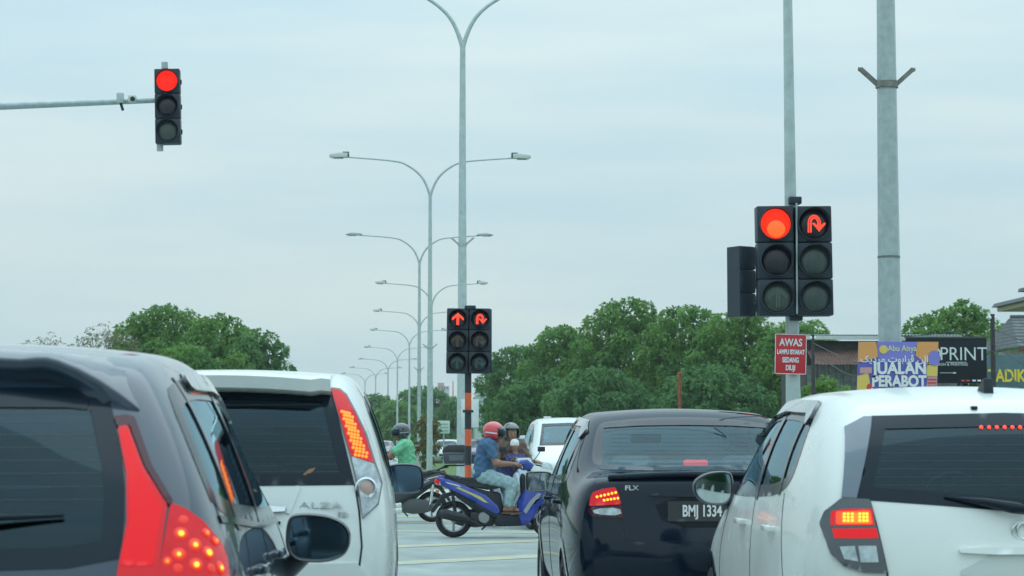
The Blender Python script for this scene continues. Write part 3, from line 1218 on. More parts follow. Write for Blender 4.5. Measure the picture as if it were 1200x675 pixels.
# --- signal on the striped pole in the middle
_Y = 34.0
_b = P(548.5, 520, _Y)
far = empty('traffic_signal', (_b.x, _Y, .15), 0, 'twin red-arrow signal on an orange and black striped pole', 'traffic light', 'traffic signals')
iz = Matrix.Translation((-_b.x, -_Y, -.15))
ORANGE = mat('pole_orange', (.72, .13, .045), .6, noise=(8, .15))
POLEBLK = mat('pole_black', (.02, .028, .035), .55)
zt = (iz @ P(548, 360, _Y)).z
marks = [zt] + [(iz @ P(548, y, _Y)).z for y in (460.5, 482, 503, 522.5, 545)] 
z = marks[-1]
while z > .3:
    z -= .28
    marks.append(max(z, 0.0))
for k, (a, b) in enumerate(zip(marks, marks[1:])):
    tube('pole_band', [(0, 0, b), (0, 0, a)], .052, ORANGE if k % 2 else POLEBLK, far, 14)
tube('pole_collar', [(0, 0, marks[2] - .02), (0, 0, marks[2] + .02)], .085, POLEBLK, far, 14)
for px, cells in ((535.5, [('off', 'up', 'r'), ('off', 'up', 'a'), ('off', 'up', 't')]), (561.5, [('off', 'uturn', 'o'), ('off', 'uturn', 'a'), ('off', 'uturn', 't')])):
    c = iz @ P(px, 437.5, _Y - .16)
    signal_head(far, c, cells, mod=.332, hood=.14, tilt=math.radians(.8))
box('clamp', iz @ P(551, 360.5, _Y - .1), (.17, .16, .06), HOUSE, far, bev=.01)
bk = box('back_board', iz @ P(574.5, 400, _Y + .12), (.04, .22, .98), HOUSE, far, bev=.01)
# ------------------------------------------------------------------ trees
def np_mesh(name, co, faces4, m, parent=None):
    me = bpy.data.meshes.new(name)
    me.vertices.add(len(co)); me.vertices.foreach_set('co', np.asarray(co, dtype=np.float32).ravel())
    n = len(faces4)
    me.loops.add(n * 4); me.loops.foreach_set('vertex_index', np.asarray(faces4, dtype=np.int32).ravel())
    me.polygons.add(n); me.polygons.foreach_set('loop_start', np.arange(0, n * 4, 4, dtype=np.int32))
    me.update(calc_edges=True)
    me.materials.append(m)
    return link(bpy.data.objects.new(name, me), parent)

def leaf_mat(name, dark, light, scale=.9):
    m = bpy.data.materials.new(name)
    m.use_nodes = True
    t = m.node_tree
    b = t.nodes['Principled BSDF']
    tc = t.nodes.new('ShaderNodeTexCoord')
    n = t.nodes.new('ShaderNodeTexNoise')
    n.inputs['Scale'].default_value = scale
    n.inputs['Detail'].default_value = 3
    n2 = t.nodes.new('ShaderNodeTexNoise')
    n2.inputs['Scale'].default_value = 7
    t.links.new(tc.outputs['Object'], n.inputs['Vector'])
    t.links.new(tc.outputs['Object'], n2.inputs['Vector'])
    ad = t.nodes.new('ShaderNodeMath'); ad.operation = 'ADD'
    t.links.new(n.outputs['Fac'], ad.inputs[0]); t.links.new(n2.outputs['Fac'], ad.inputs[1])
    r = t.nodes.new('ShaderNodeValToRGB')
    r.color_ramp.elements[0].position, r.color_ramp.elements[1].position = .38, .62
    mu = t.nodes.new('ShaderNodeMath'); mu.operation = 'MULTIPLY'; mu.inputs[1].default_value = .5
    t.links.new(ad.outputs[0], mu.inputs[0]); t.links.new(mu.outputs[0], r.inputs['Fac'])
    r.color_ramp.elements[0].color = (*dark, 1)
    r.color_ramp.elements[1].color = (*light, 1)
    t.links.new(r.outputs['Color'], b.inputs['Base Color'])
    b.inputs['Roughness'].default_value = .5
    b.inputs['Specular IOR Level'].default_value = .3
    tr = t.nodes.new('ShaderNodeBsdfTranslucent')
    b.inputs['Specular IOR Level'].default_value = .2
    t.links.new(r.outputs['Color'], tr.inputs['Color'])
    mx = t.nodes.new('ShaderNodeMixShader')
    mx.inputs['Fac'].default_value = .42
    t.links.new(b.outputs[0], mx.inputs[1]); t.links.new(tr.outputs[0], mx.inputs[2])
    t.links.new(mx.outputs[0], t.nodes['Material Output'].inputs['Surface'])
    return m

LEAF_A = leaf_mat('leaves_mango', (.085, .21, .07), (.24, .42, .10))
LEAF_B = leaf_mat('leaves_dark', (.075, .19, .08), (.18, .34, .11))
LEAF_C = leaf_mat('leaves_light', (.11, .23, .06), (.25, .40, .10))
LEAF_D = leaf_mat('leaves_dry', (.16, .19, .09), (.27, .27, .15))
LEAF_R = leaf_mat('leaves_red_tips', (.08, .17, .05), (.27, .15, .06), 1.6)
BARK = mat('bark', (.10, .075, .055), .9, noise=(6, .4), bump=(12, .6))

def whorls(lobes, dens, rng, leaf, nleaf=7, shell=(.72, 1.06)):
    C, O = [], []
    cen = np.array([l[0] for l in lobes]); rad = np.array([l[1] for l in lobes])
    for (c, r) in lobes:
        n = max(6, int(dens * 4 * math.pi * r * r))
        d = rng.normal(size=(n, 3)); d /= np.linalg.norm(d, axis=1)[:, None]
        q = np.array(c) + d * np.array([1, 1, .85]) * (r * rng.uniform(shell[0], shell[1], n))[:, None]
        dist = np.linalg.norm(q[:, None, :] - cen[None], axis=2) - rad[None]
        keep = (dist.min(1) > -.42 * rad.min()) & (q[:, 2] > .25)
        C.append(q[keep]); O.append(d[keep])
    C, O = np.concatenate(C), np.concatenate(O)
    n = len(C)
    C = np.repeat(C, nleaf, 0); O = np.repeat(O, nleaf, 0)
    j = rng.normal(size=C.shape); j /= np.linalg.norm(j, axis=1)[:, None]
    D = O * .6 + j * .9 + np.array([0, 0, -.12])
    D /= np.linalg.norm(D, axis=1)[:, None]
    ln = leaf * rng.uniform(.7, 1.2, len(C))
    S = np.cross(D, O + rng.normal(size=O.shape) * .35); S /= (np.linalg.norm(S, axis=1)[:, None] + 1e-9)
    w = ln * .19
    base = C + D * (ln * .08)[:, None]
    mid = C + D * (ln * .5)[:, None]
    tip = C + D * ln[:, None] + np.array([0, 0, -1]) * (ln * .22)[:, None]
    co = np.stack([base, mid + S * w[:, None], tip, mid - S * w[:, None]], 1).reshape(-1, 3)
    f = np.arange(len(co)).reshape(-1, 4)
    return co, f

def tree(name, label, base, H, hw, lm, seed, leaf=.34, dens=11, z_low=.9, nlobes=26, lobe=(.75, 1.3), group=None, trunk_r=.16, hd=None, cat='tree'):
    """crown: many leafy lobes spread through an egg-shaped volume; trunk with limbs to the lobes"""
    rng = np.random.default_rng(seed)
    root = empty(name, base, 0, label, cat, group)
    lobes = []
    hd = hd or hw
    zc, rz = (H + z_low) / 2, (H - z_low) / 2
    sc = min(hw, rz)
    tries = 0
    while len(lobes) < nlobes and tries < 4000:
        tries += 1
        d = rng.normal(size=3); d /= np.linalg.norm(d)
        k = rng.uniform(.55, 1.0) ** .5
        r = rng.uniform(*lobe) * sc * .30
        zz = d[2] * k
        taper = 1.0 - .25 * max(0, zz)
        c = np.array([d[0] * k * (hw - r) * taper, d[1] * k * (hd - r) * taper, zc + zz * (rz - r * .9)])
        if all(np.linalg.norm(c - np.array(q[0])) > .55 * (r + q[1]) * .9 for q in lobes):
            lobes.append((tuple(c), r))
    rt = sc * .30
    for dx, dz in ((0, 0), (.3, .05), (-.32, .06), (.58, .2), (-.58, .22), (.78, .48), (-.78, .5), (.86, .95), (-.86, 1.0)):
        lobes.append(((dx * hw, rng.uniform(-.3, .3) * hd, H - rt - dz * rz + rng.uniform(-.1, .05) * rt), rt))
    co, f = whorls(lobes, dens, rng, leaf)
    np_mesh('crown', co, f, lm, root)
    bm = bmesh.new()
    top = Vector((rng.uniform(-.2, .2), rng.uniform(-.2, .2), z_low + rz * .9))
    add_tube(bm, [(0, 0, -.1), (.03, 0, z_low * .5), top * .55 + Vector((0, 0, .1)), top], [trunk_r * 1.25, trunk_r, trunk_r * .75, trunk_r * .45], 9)
    for k in range(7):
        c = Vector(lobes[k][0])
        s = Vector((0, 0, 0)).lerp(top, .45 + .07 * k)
        add_tube(bm, [s, s.lerp(c, .5) + Vector((0, 0, .15)), c], [trunk_r * .4, trunk_r * .28, trunk_r * .1], 6)
    obj_bm('trunk', bm, BARK, root, smooth=True)
    return root

def tree_px(label, cx, top, hwpx, Y, lm, seed, group, leaf=.27, dens=17, z_low=.5, nl=26, name='tree', **kw):
    p = P(cx, top, Y)
    s = F / Y
    return tree(name, label, (p.x, Y, 0), p.z, hwpx / s, lm, seed, leaf, dens, z_low, nl, group=group, **kw)

G1 = 'trees behind the waiting cars on the right'
tree_px('leafy tree at the left end of the right-hand grove, beside the striped signal', 606, 404, 46, 122, LEAF_B, 1, G1)
tree_px('leafy tree second from the left in the right-hand grove', 660, 380, 50, 116, LEAF_A, 2, G1)
tree_px('tallest tree of the right-hand grove, above the black sedan\'s left side', 733, 347, 60, 112, LEAF_A, 3, G1, nl=34)
tree_px('leafy tree of the grove above the black sedan\'s right side', 805, 355, 56, 108, LEAF_A, 4, G1, nl=32)
tree_px('leafy tree of the grove left of the twin signal, behind the turned head', 868, 360, 58, 104, LEAF_A, 5, G1, nl=32)
tree_px('leafy tree of the grove behind the red warning plate', 936, 372, 52, 100, LEAF_A, 6, G1, nl=30)
tree_px('low dark tree filling the grove\'s foot above the sedan\'s roof', 700, 428, 62, 104, LEAF_B, 7, G1)
tree_px('low dark tree filling the grove\'s foot left of the warning plate', 835, 425, 70, 98, LEAF_B, 8, G1)
tree_px('low dark tree at the grove\'s left foot behind the riders', 630, 440, 58, 110, LEAF_B, 9, G1)
tree_px('bushy light green shrub beside the plank-walled shop', 968, 440, 36, 58, LEAF_C, 10, G1, leaf=.2, dens=22, name='shrub', cat='shrub', lobe=(.8, 1.5))
G2 = 'trees beyond the cars on the left'
tree_px('rounded dark tree above the dark hatchback\'s roof', 193, 355, 66, 112, LEAF_A, 11, G2, nl=38, dens=18)
tree_px('dark tree above the white carrier\'s roof, right of the rounded one', 256, 366, 50, 108, LEAF_A, 12, G2, dens=18, nl=32)
tree_px('small dark tree at the right end of the left-hand trees', 304, 385, 37, 104, LEAF_B, 13, G2)
tree_px('bright green low bush above the white carrier\'s roof', 277, 412, 20, 96, LEAF_C, 14, G2, leaf=.26, dens=14, name='shrub', cat='shrub')
tree_px('low green tree just above the dark hatchback\'s roof edge', 218, 402, 48, 96, LEAF_A, 15, G2)
G3 = 'far trees along the road'
tree_px('far dark tree at the left of the lamp row, behind the white carrier\'s lamp', 440, 462, 26, 260, LEAF_B, 16, G3, leaf=.7, dens=4, z_low=.4)
tree_px('far dark rounded tree behind the two nearest lamp poles', 496, 451, 32, 250, LEAF_B, 17, G3, leaf=.7, dens=4, z_low=.4)
tree_px('far low tree right of the lamp poles, below the pink tower', 535, 466, 24, 240, LEAF_B, 18, G3, leaf=.7, dens=4, z_low=.4)
tree_px('far low tree between the two rounded far trees', 466, 470, 26, 235, LEAF_A, 19, G3, leaf=.7, dens=4, z_low=.4)
tree_px('far low tree at the left edge of the far trees', 412, 476, 30, 270, LEAF_B, 20, G3, leaf=.7, dens=4, z_low=.4)
tree_px('small slim tree standing alone above the pale green shop', 568, 455, 11, 190, LEAF_B, 21, G3, leaf=.45, dens=7, z_low=1.8)
G4 = 'trees behind the shop signs'
tree_px('rounded green tree behind the black print sign', 1126, 352, 56, 96, LEAF_A, 22, G4, nl=30)
tree_px('smaller green tree left of the one behind the print sign', 1084, 368, 34, 98, LEAF_A, 23, G4)
tree_px('low green tree at the right, under the tiled roof', 1172, 385, 30, 92, LEAF_A, 24, G4)
# shrub with red tips between the lamp poles
tree_px('clipped shrub with red leaf tips between the lamp poles', 501, 487, 14, 95, LEAF_R, 25, None, leaf=.18, dens=34, z_low=.1, name='shrub', cat='shrub', nl=22, trunk_r=.05)
# unseen trees added behind the viewer to darken reflections in paint and glass
for k, (x, y, h, hw) in enumerate(((-12, -38, 9, 5), (13, -38, 9, 5))):
    tree('tree', ('unseen tree added behind the viewer on the left, for darker reflections', 'unseen tree added behind the viewer on the right, for darker reflections')[k], (x, y, 0), h, hw, LEAF_B, 40 + k, .7, 4, .3, 26, group='trees added behind the viewer for reflections')

# thin, nearly bare tree at far left
def bare_tree(cx, top, Y, label):
    rng = random.Random(5)
    p = P(cx, top, Y)
    root = empty('tree', (p.x, Y, 0), 0, label, 'tree', G2)
    bm = bmesh.new()
    tips = []
    def grow(a, d, ln, r, lev):
        b = a + d * ln
        m_ = a.lerp(b, .5) + Vector((rng.uniform(-.06, .06), rng.uniform(-.06, .06), .05)) * ln
        add_tube(bm, [a, m_, b], [r, r * .8, r * .6], 6)
        if lev == 0:
            tips.append((b, d))
            return
        for _ in range(3 if lev > 1 else 4):
            nd = (d + Vector((rng.uniform(-.9, .9), rng.uniform(-.7, .7), rng.uniform(-.15, .55)))).normalized()
            grow(b, nd, ln * rng.uniform(.55, .8), r * .55, lev - 1)
    grow(Vector((0, 0, 0)), Vector((.05, 0, 1)), p.z * .42, .11, 4)
    obj_bm('trunk', bm, BARK, root, smooth=True)
    r2 = np.random.default_rng(3)
    lob = [((t.x, t.y, t.z), .30) for t, d in tips]
    co, f = whorls(lob, 9, r2, .13, 4)
    np_mesh('crown', co, f, LEAF_D, root)
bare_tree(92, 400, 104, 'thin half-bare tree left of the rounded dark tree')

# ------------------------------------------------------------------ buildings and signs on the right
PLANK = mat('weathered_plank', (.20, .22, .215), .9, noise=(5, .35))
ZINC = mat('zinc_sheet', (.30, .34, .35), .6, .3, noise=(3, .25))
RUSTROOF = mat('rusty_roof', (.13, .07, .055), .85, noise=(4, .45))
DARKWOOD = mat('dark_timber', (.05, .045, .045), .85, noise=(6, .3))
FASCIA = mat('fascia_white', (.55, .58, .57), .7, noise=(4, .1))

def corr_sheet(name, x0, x1, y0, z0, y1, z1, m, parent, pitch=.09, amp=.016):
    """corrugated roof sheet running from (y0,z0) up to (y1,z1)"""
    n = int((x1 - x0) / pitch * 4)
    vs, fs = [], []
    for k in range(n + 1):
        x = x0 + (x1 - x0) * k / n
        d = amp * math.sin(2 * math.pi * k / 4)
        vs += [(x, y0, z0 + d), (x, y1, z1 + d), (x, y0, z0 + d - .006), (x, y1, z1 + d - .006)]
    for k in range(n):
        a, b = 4 * k, 4 * k + 4
        fs += [(a, b, b + 1, a + 1), (a + 3, b + 3, b + 2, a + 2), (a + 2, b + 2, b, a), (a + 1, b + 1, b + 3, a + 3)]
    return obj_from(name, vs, fs, m, parent)

def build_shop():
    Y = 62
    x0, x1 = GX(946, Y), GX(1120, Y)
    zt, z2, z3 = P(950, 394, Y).z, P(950, 413, Y).z, P(950, 428, Y).z
    root = empty('timber_shop', (0, 0, 0), 0, 'weathered plank-walled shop with rusty awning behind the furniture banner', 'building')
    x = x0
    k = 0
    rng = random.Random(2)
    while x < x1:
        w_ = rng.uniform(.17, .23)
        box('plank', (x + w_ / 2, Y + rng.uniform(-.01, .01), z3 / 2), (w_ - .012, .03, z3), PLANK, root)
        x += w_
    box('wall', ((x0 + x1) / 2, Y + 2.2, zt / 2 - .05), (x1 - x0, 4.2, zt - .15), DARKWOOD, root)
    box('fascia', ((x0 + x1) / 2, Y - .25, zt - .05), (x1 - x0 + .3, .05, .11), FASCIA, root)
    corr_sheet('roof', x0 - .15, x1 + .15, Y - .22, zt + .03, Y + 4.6, zt + .16, ZINC, root)
    corr_sheet('awning', x0, x1, Y - 1.1, z3 - .02, Y - .02, z2 + .06, RUSTROOF, root)
    for x in (x0 + .1, (x0 + x1) / 2, x1 - .1):
        tube('awning_post', [(x, Y - 1.05, 0), (x, Y - 1.05, z3)], .04, DARKWOOD, root, 8)
build_shop()

PURPLE = mat('print_purple', (.15, .14, .52), .6)
PURPLE2 = mat('print_violet', (.24, .23, .66), .6)
ORANGE_P = mat('print_orange', (.80, .36, .12), .6)
YELLOW_P = mat('print_yellow', (.80, .58, .14), .6)
PINK_P = mat('print_pink', (.62, .34, .36), .6)
RED_P = mat('print_red', (.65, .07, .08), .6)
WHITE_P = mat('print_white', (.82, .84, .82), .6)
CREAM_P = mat('print_cream', (.75, .72, .45), .6)

def flat(name, pts, y, m, parent, th=.003):
    return prism(name, pts, 'y', y, y - th, m, parent)

def ell(cx, cz, rx, rz, n=28):
    return [(cx + rx * math.cos(2 * math.pi * k / n), cz + rz * math.sin(2 * math.pi * k / n)) for k in range(n)]

def build_banner():
    Y = 19.35
    a, b, c, d = (P(*q, Y) for q in ((1001.5, 400.5), (1095, 399), (1102, 497), (1006, 500)))
    W_, H_ = (b - a).length, (a - d).length
    root = empty('banner', ((c.x + d.x) / 2, Y, 0), 0, 'purple and orange furniture sale banner reading JUALAN PERABOT, hung on the thick lamp post', 'banner')
    z0 = d.z
    s = W_ / 94.0                     # metres per photo pixel on the cloth
    def q(px, py):                    # cloth coordinates from photo pixels, straightened
        u = (px - 1001.5) - (py - 400) * .045
        return (-W_ / 2 + u * s, z0 + H_ - (py - 400) * s)
    def rect(x0, y0, x1, y1):
        return [q(x0, y1), q(x1, y1), q(x1, y0), q(x0, y0)]
    flat('cloth', rect(1001.5, 400, 1095.5, 498), .01, PURPLE, root, th=.012)
    y = -.0035
    def skew(pts):
        return pts
    flat('print_panel', [q(1001.5, 400), q(1001.5, 424), q(1025, 418), q(1023, 400)], y, ORANGE_P, root)
    flat('print_panel', [q(1071, 400), q(1069, 416), q(1084, 427), q(1095.5, 427), q(1095.5, 400)], y, ORANGE_P, root)
    flat('print_panel', [q(1001.5, 440), q(1001.5, 497), q(1012, 497), q(1018, 455), q(1014, 436)], y, YELLOW_P, root)
    flat('print_panel', [q(1084, 424), q(1095.5, 427), q(1095.5, 440), q(1081, 440)], y, YELLOW_P, root)
    flat('print_panel', [q(1084, 440.5), q(1095.5, 440.5), q(1095.5, 497), q(1079, 497)], y, PINK_P, root)
    flat('print_panel', [q(1022, 400), q(1071, 400), q(1066, 424), q(1027, 424)], y, PURPLE2, root)
    x_, z_ = q(1091, 419)
    flat('print_circle', ell(x_, z_, 7 * s, 9 * s), y - .0045, PURPLE2, root)
    for k in range(4):
        flat('print_line', rect(1084 + k * .4, 443 + k * 4, 1094.5, 444.6 + k * 4), y - .0045, RED_P, root)
    x_, z_ = q(1017, 453)
    flat('print_circle', ell(x_, z_, 4.2 * s, 4.6 * s), y - .0045, RED_P, root)
    flat('print_badge', rect(1004, 430, 1018, 437), y - .0045, PINK_P, root)
    x_, z_ = q(1031, 409)
    flat('print_circle', ell(x_, z_, 5 * s, 5 * s), y - .0045, YELLOW_P, root)
    x_, z_ = q(1003.2 + 5, 423)
    up = (math.radians(90), 0, 0)
    def tx(body, px, py, size, m, sx=1.0, off=0.0, yy=y - .006):
        x, z = q(px, py)
        return text('lettering', body, size * s, m, root, (x, yy, z), up, ext=.001, sx=sx, offset=off * s)
    tx('i', 1031, 409.3, 8, RED_P, off=.3)
    tx('Abu Aisya', 1053, 408, 9.5, CREAM_P, sx=.88, off=.12)
    # Jawi line, already shaped: joined letter forms in visual order
    ar = '\ufb8f\ufef3\ufea9\ufeae\ufee3 \ufe95\ufeee\ufe91\ufe8d\ufeae\ufb6c \ufee6\ufedf\ufe8d\ufeee\ufe9f'
    tx(ar, 1050, 420.5, 10.5, WHITE_P, sx=1.05, off=.15)
    tx('JUALAN', 1051, 431.5, 18.5, PURPLE, sx=.95, off=1.35, yy=y - .0045)
    tx('JUALAN', 1051, 431.5, 18.5, WHITE_P, sx=.95, off=.75, yy=y - .007)
    tx('PERABOT', 1050.5, 446.5, 17.5, PURPLE, sx=.86, off=1.35, yy=y - .0045)
    tx('PERABOT', 1050.5, 446.5, 17.5, WHITE_P, sx=.86, off=.75, yy=y - .007)
    tx('MERDEKA', 1050.5, 461.5, 17.5, WHITE_P, sx=.84, off=.75, yy=y - .007)
    for z in (z0 + H_ - .008, z0 + .008):
        tube('rail', [(-W_ / 2, .018, z), (W_ / 2, .018, z)], .007, DARKWOOD, root, 8)
        tube('tie', [(-.03, .02, z), (-.02, .24, z)], .006, DARKWOOD, root, 6)
    root.rotation_euler = (0, math.radians(1.6) * 0, 0)
build_banner()

def build_print_sign():
    Y = 51
    s = Y / F
    def q(px, py):
        p = P(px, py, Y)
        return (p.x, p.z)
    x0, zb = q(1062, 449)
    x1, zt = q(1155.5, 396.5)
    root = empty('shop_sign', (0, Y, 0), 0, 'black shop sign with pale PRINT lettering beside the furniture banner', 'sign')
    BB = mat('sign_black', (.010, .016, .022), .5, spec=.2)
    box('board', ((x0 + x1) / 2, 0, (zb + zt) / 2), (x1 - x0, .08, zt - zb), BB, root, bev=.008)
    box('frame_rail', ((x0 + x1) / 2, -.02, zt + .02), (x1 - x0 + .06, .07, .04), mat('sign_frame', (.06, .07, .075), .5), root)
    x2, zb2 = q(1065, 470)
    _, zt2 = q(1065, 452.5)
    box('lower_board', ((x0 + x1) / 2, 0, (zb2 + zt2) / 2), (x1 - x0, .08, zt2 - zb2), BB, root, bev=.008)
    up = (math.radians(90), 0, 0)
    PL = mat('sign_lettering', (.62, .68, .66), .5)
    def tx(body, px, py, size, sx=1.0, off=0.0, m=PL, ws=1.0):
        x, z = q(px, py)
        text('lettering', body, size * s, m, root, (x, -.045, z), up, ext=.004, sx=sx, offset=off * s, ws=ws)
    tx('O', 1094.5, 415.5, 22, 1.0, -.1)
    tx('PRINT', 1128.5, 415.5, 22.5, .93, -.1)
    tx('DESIGN & PRINTING', 1113, 427.2, 4.4, 1.0, 0, ws=1.05)
    xa, za = q(1108, 424.6)
    xb, _ = q(1132, 424.6)
    box('rule', ((xa + xb) / 2, -.042, za), (xb - xa, .006, .012), PL, root)
    xa, za = q(1101, 437)
    xb, _ = q(1116, 437)
    box('rule', ((xa + xb) / 2, -.042, za), (xb - xa, .006, .010), PL, root)
    xa, za = q(1118, 437)
    box('mark', (xa, -.042, za), (.07, .006, .03), PL, root)
    for k, (px, m) in enumerate(((1128, RED_P), (1134, RED_P), (1141, WHITE_P), (1147, WHITE_P), (1152, RED_P))):
        xa, za = q(px, 446)
        box('colour_chip', (xa, -.042, za), (.08, .006, .035), m, root)
    xc, zc = q(1111, 458)
    flat('round_mark', ell(xc, zc, 5.5 * s, 4.5 * s), -.0405, mat('sign_grey', (.35, .40, .40), .5), root)
    for x in (x0 + .05, x1 - .05):
        tube('post', [(x, .07, 0), (x, .07, zt)], .035, DARKWOOD, root, 8)
build_print_sign()

def build_kindergarten_sign():
    Y = 54
    s = Y / F
    def q(px, py):
        p = P(px, py, Y)
        return (p.x, p.z)
    x0, zb = q(1150, 470)
    x1, zt = q(1262, 416)
    root = empty('shop_sign', (0, Y, 0), 0, 'dark teal sign with yellow lettering at the right edge', 'sign')
    box('board', ((x0 + x1) / 2, 0, (zb + zt) / 2), (x1 - x0, .08, zt - zb), mat('sign_teal', (.075, .14, .155), .55, noise=(3, .2)), root, bev=.006)
    x, z = q(1157.5, 441)
    text('lettering', 'TADIKA S', 20.5 * s, mat('sign_yellow', (.78, .60, .04), .5), root, (x, -.045, z), (math.radians(90), 0, 0), ext=.004, sx=.74, offset=.55 * s, align='LEFT')
    xa, za = q(1166, 459)
    xb, zb_ = q(1262, 470)
    flat('pale_panel', [(xa, zb_), (xb, zb_), (xb, za + .08), (xa, za)], -.041, mat('sign_pale_blue', (.30, .40, .46), .5), root)
    for k in range(3):
        xx = x0 + .05 + (x1 - x0 - .1) * k / 2
        tube('post', [(xx, .07, 0), (xx, .07, zt)], .035, DARKWOOD, root, 8)
build_kindergarten_sign()

def build_house():
    Y = 78
    root = empty('house', (0, 0, 0), 0, 'house with grey tiled hip roof at the right edge', 'building')
    TILE = mat('roof_tile', (.11, .12, .125), .8, noise=(5, .35))
    WALL = mat('house_wall', (.42, .42, .38), .85, noise=(2, .12))
    CREAM = mat('house_fascia', (.45, .40, .28), .7)
    x0 = GX(1151, Y + 5)
    x1 = x0 + 9
    ze, zr = P(1150, 409, Y + 2).z, P(1185, 372, Y + 2.6).z
    xr0 = GX(1186, Y + 2.6)
    box('wall', ((x0 + x1) / 2 + .2, Y + 2.6, ze / 2), (x1 - x0 - .8, 4.4, ze), WALL, root)
    # hip roof laid in courses of tiles
    ye, yr = Y - .2, Y + 2.6
    N = 9
    for k in range(N):
        t0, t1 = k / N, (k + 1) / N + .02
        xa, xb = x0 + (xr0 - x0) * t0, x0 + (xr0 - x0) * t1
        ya, yb = ye + (yr - ye) * t0, ye + (yr - ye) * t1
        za, zb = ze + (zr - ze) * t0 + .03, ze + (zr - ze) * t1
        vs = [(xa, ya, za), (x1, ya, za), (x1, yb, zb), (xb, yb, zb), (xa, ya, za - .05), (x1, ya, za - .05), (x1, yb, zb - .05), (xb, yb, zb - .05),
              (xa, 2 * yr - ya, za), (xb, 2 * yr - yb, zb), (xa, 2 * yr - ya, za - .05), (xb, 2 * yr - yb, zb - .05)]
        fs = [(0, 1, 2, 3), (4, 7, 6, 5), (0, 4, 5, 1), (8, 0, 3, 9), (8, 10, 4, 0), (10, 11, 7, 4)]
        obj_from('tile_course', vs, fs, TILE, root)
    box('ridge_cap', ((xr0 + x1) / 2, yr, zr + .03), (x1 - xr0, .22, .12), TILE, root, bev=.03)
    for k in range(3):
        x = x0 + 1.2 + k * 2.4
        wn = box('window', (x, Y + .39, ze * .55), (1.2, .03, 1.1), GL_DARK if 'tinted_glass' in MATS else TILE, root)
        box('window_frame', (x, Y + .37, ze * .55 + .58), (1.3, .04, .06), WHITE_P, wn)
    box('fascia', ((x0 + x1) / 2, ye - .03, ze - .1), (x1 - x0, .05, .16), RUSTROOF, root)
    # taller wing behind, only its eaves in view
    Y2 = 84
    xa = GX(1168, Y2 + 4.5)
    z1 = P(1168, 357, Y2 + 3).z
    up_ = empty('house', (0, 0, 0), 0, 'taller building with flat eaves above the tiled house at the right edge', 'building')
    vs = []
    prism('roof', [(xa, z1), (xa + .1, z1 + .16), (xa + 1.2, z1 + .36), (xa + 8, z1 + .36), (xa + 8, z1)], 'y', Y2 - .6, Y2 + 5, TILE, up_)
    box('soffit', (xa + 4.1, Y2 + 2.2, z1 - .09), (7.8, 5.4, .16), CREAM, up_)
    box('wall', (xa + 5.0, Y2 + 2.6, z1 / 2 - .1), (7.0, 4.4, z1 - .2), WALL, up_)
    z3 = P(1196, 333, Y2).z
    xb = GX(1195, Y2 + 4.5)
    prism('upper_roof', [(xb, z3), (xb + .05, z3 + .14), (xb + 3, z3 + .5), (xb + 6, z3 + .5), (xb + 6, z3)], 'y', Y2 + 1, Y2 + 4.5, TILE, up_)
    box('upper_wall', (xb + 3.2, Y2 + 2.8, (z1 + z3) / 2 + .2), (5.4, 3, z3 - z1), WALL, up_)
build_house()

# timber poles and wires by the shops
def timber_pole(px, top, Y, label, r=.06, arm=False):
    p = P(px, top, Y)
    root = empty('utility_pole', (p.x, Y, 0), 0, label, 'pole', 'utility poles by the shops')
    tube('shaft', [(0, 0, 0), (0, 0, p.z)], [r * 1.3, r * .9], DARKWOOD, root, 9)
    if arm:
        box('cross_arm', (0, -.05, p.z - .25), (.5, .06, .06), DARKWOOD, root)
    for s in (-1, 1):
        lathe('insulator', [(.02, 0), (.035, .03), (.02, .07), (0, .08)], Matrix.Translation((s * r, -.02, p.z - .12)), WHITE_P, root, 10)
    return root
timber_pole(1163, 368, 52.6, 'dark timber pole at the right edge of the print sign')
timber_pole(952.5, 392, 57.5, 'thin dark pole in front of the plank-walled shop', .05)
def wire(pts, label, r=.011):
    a = [P(*q) for q in pts]
    root = tube('cable', catmull(a, 8), r, MATTE_BLACK, None, 6)
    tag(root, label, 'cable', 'cables strung between the poles')
wire([(1163, 385, 52.6), (1180, 392, 51), (1200, 400, 49), (1230, 410, 47)], 'upper cable running right from the timber pole')
wire([(1163, 402, 52.6), (1182, 416, 51), (1203, 428, 49), (1230, 440, 47)], 'middle cable running right from the timber pole')
wire([(1163, 410, 52.6), (1178, 432, 51), (1195, 452, 50), (1215, 468, 49)], 'lowest cable running steeply down from the timber pole')
wire([(1163, 374, 52.6), (1130, 386, 55), (1090, 392, 57), (1040, 395, 59)], 'cable running left from the timber pole above the print sign')
wire([(953, 402, 57.5), (975, 413, 55), (1000, 424, 53), (1062, 436, 51)], 'upper cable running from the thin pole to the print sign')
wire([(953, 414, 57.5), (975, 428, 55), (1000, 440, 53), (1062, 446, 51)], 'lower cable running from the thin pole to the print sign')

# rusty post in front of the grove
p = P(796.5, 436, 66)
rp = empty('steel_post', (p.x, 66, 0), 0, 'slim rusty post standing in front of the grove above the sedan', 'post')
tube('shaft', [(0, 0, 0), (0, 0, p.z - .05)], .055, mat('rust_orange', (.30, .10, .05), .9, noise=(8, .4)), rp, 8)
tube('cap', [(0, 0, p.z - .06), (0, 0, p.z)], [.085, .06], mat('rust_orange', (.30, .10, .05), .9), rp, 8)
for k in range(4):
    box('step_iron', (0, -.06, p.z - .35 - .3 * k), (.16, .03, .03), RUST, rp)

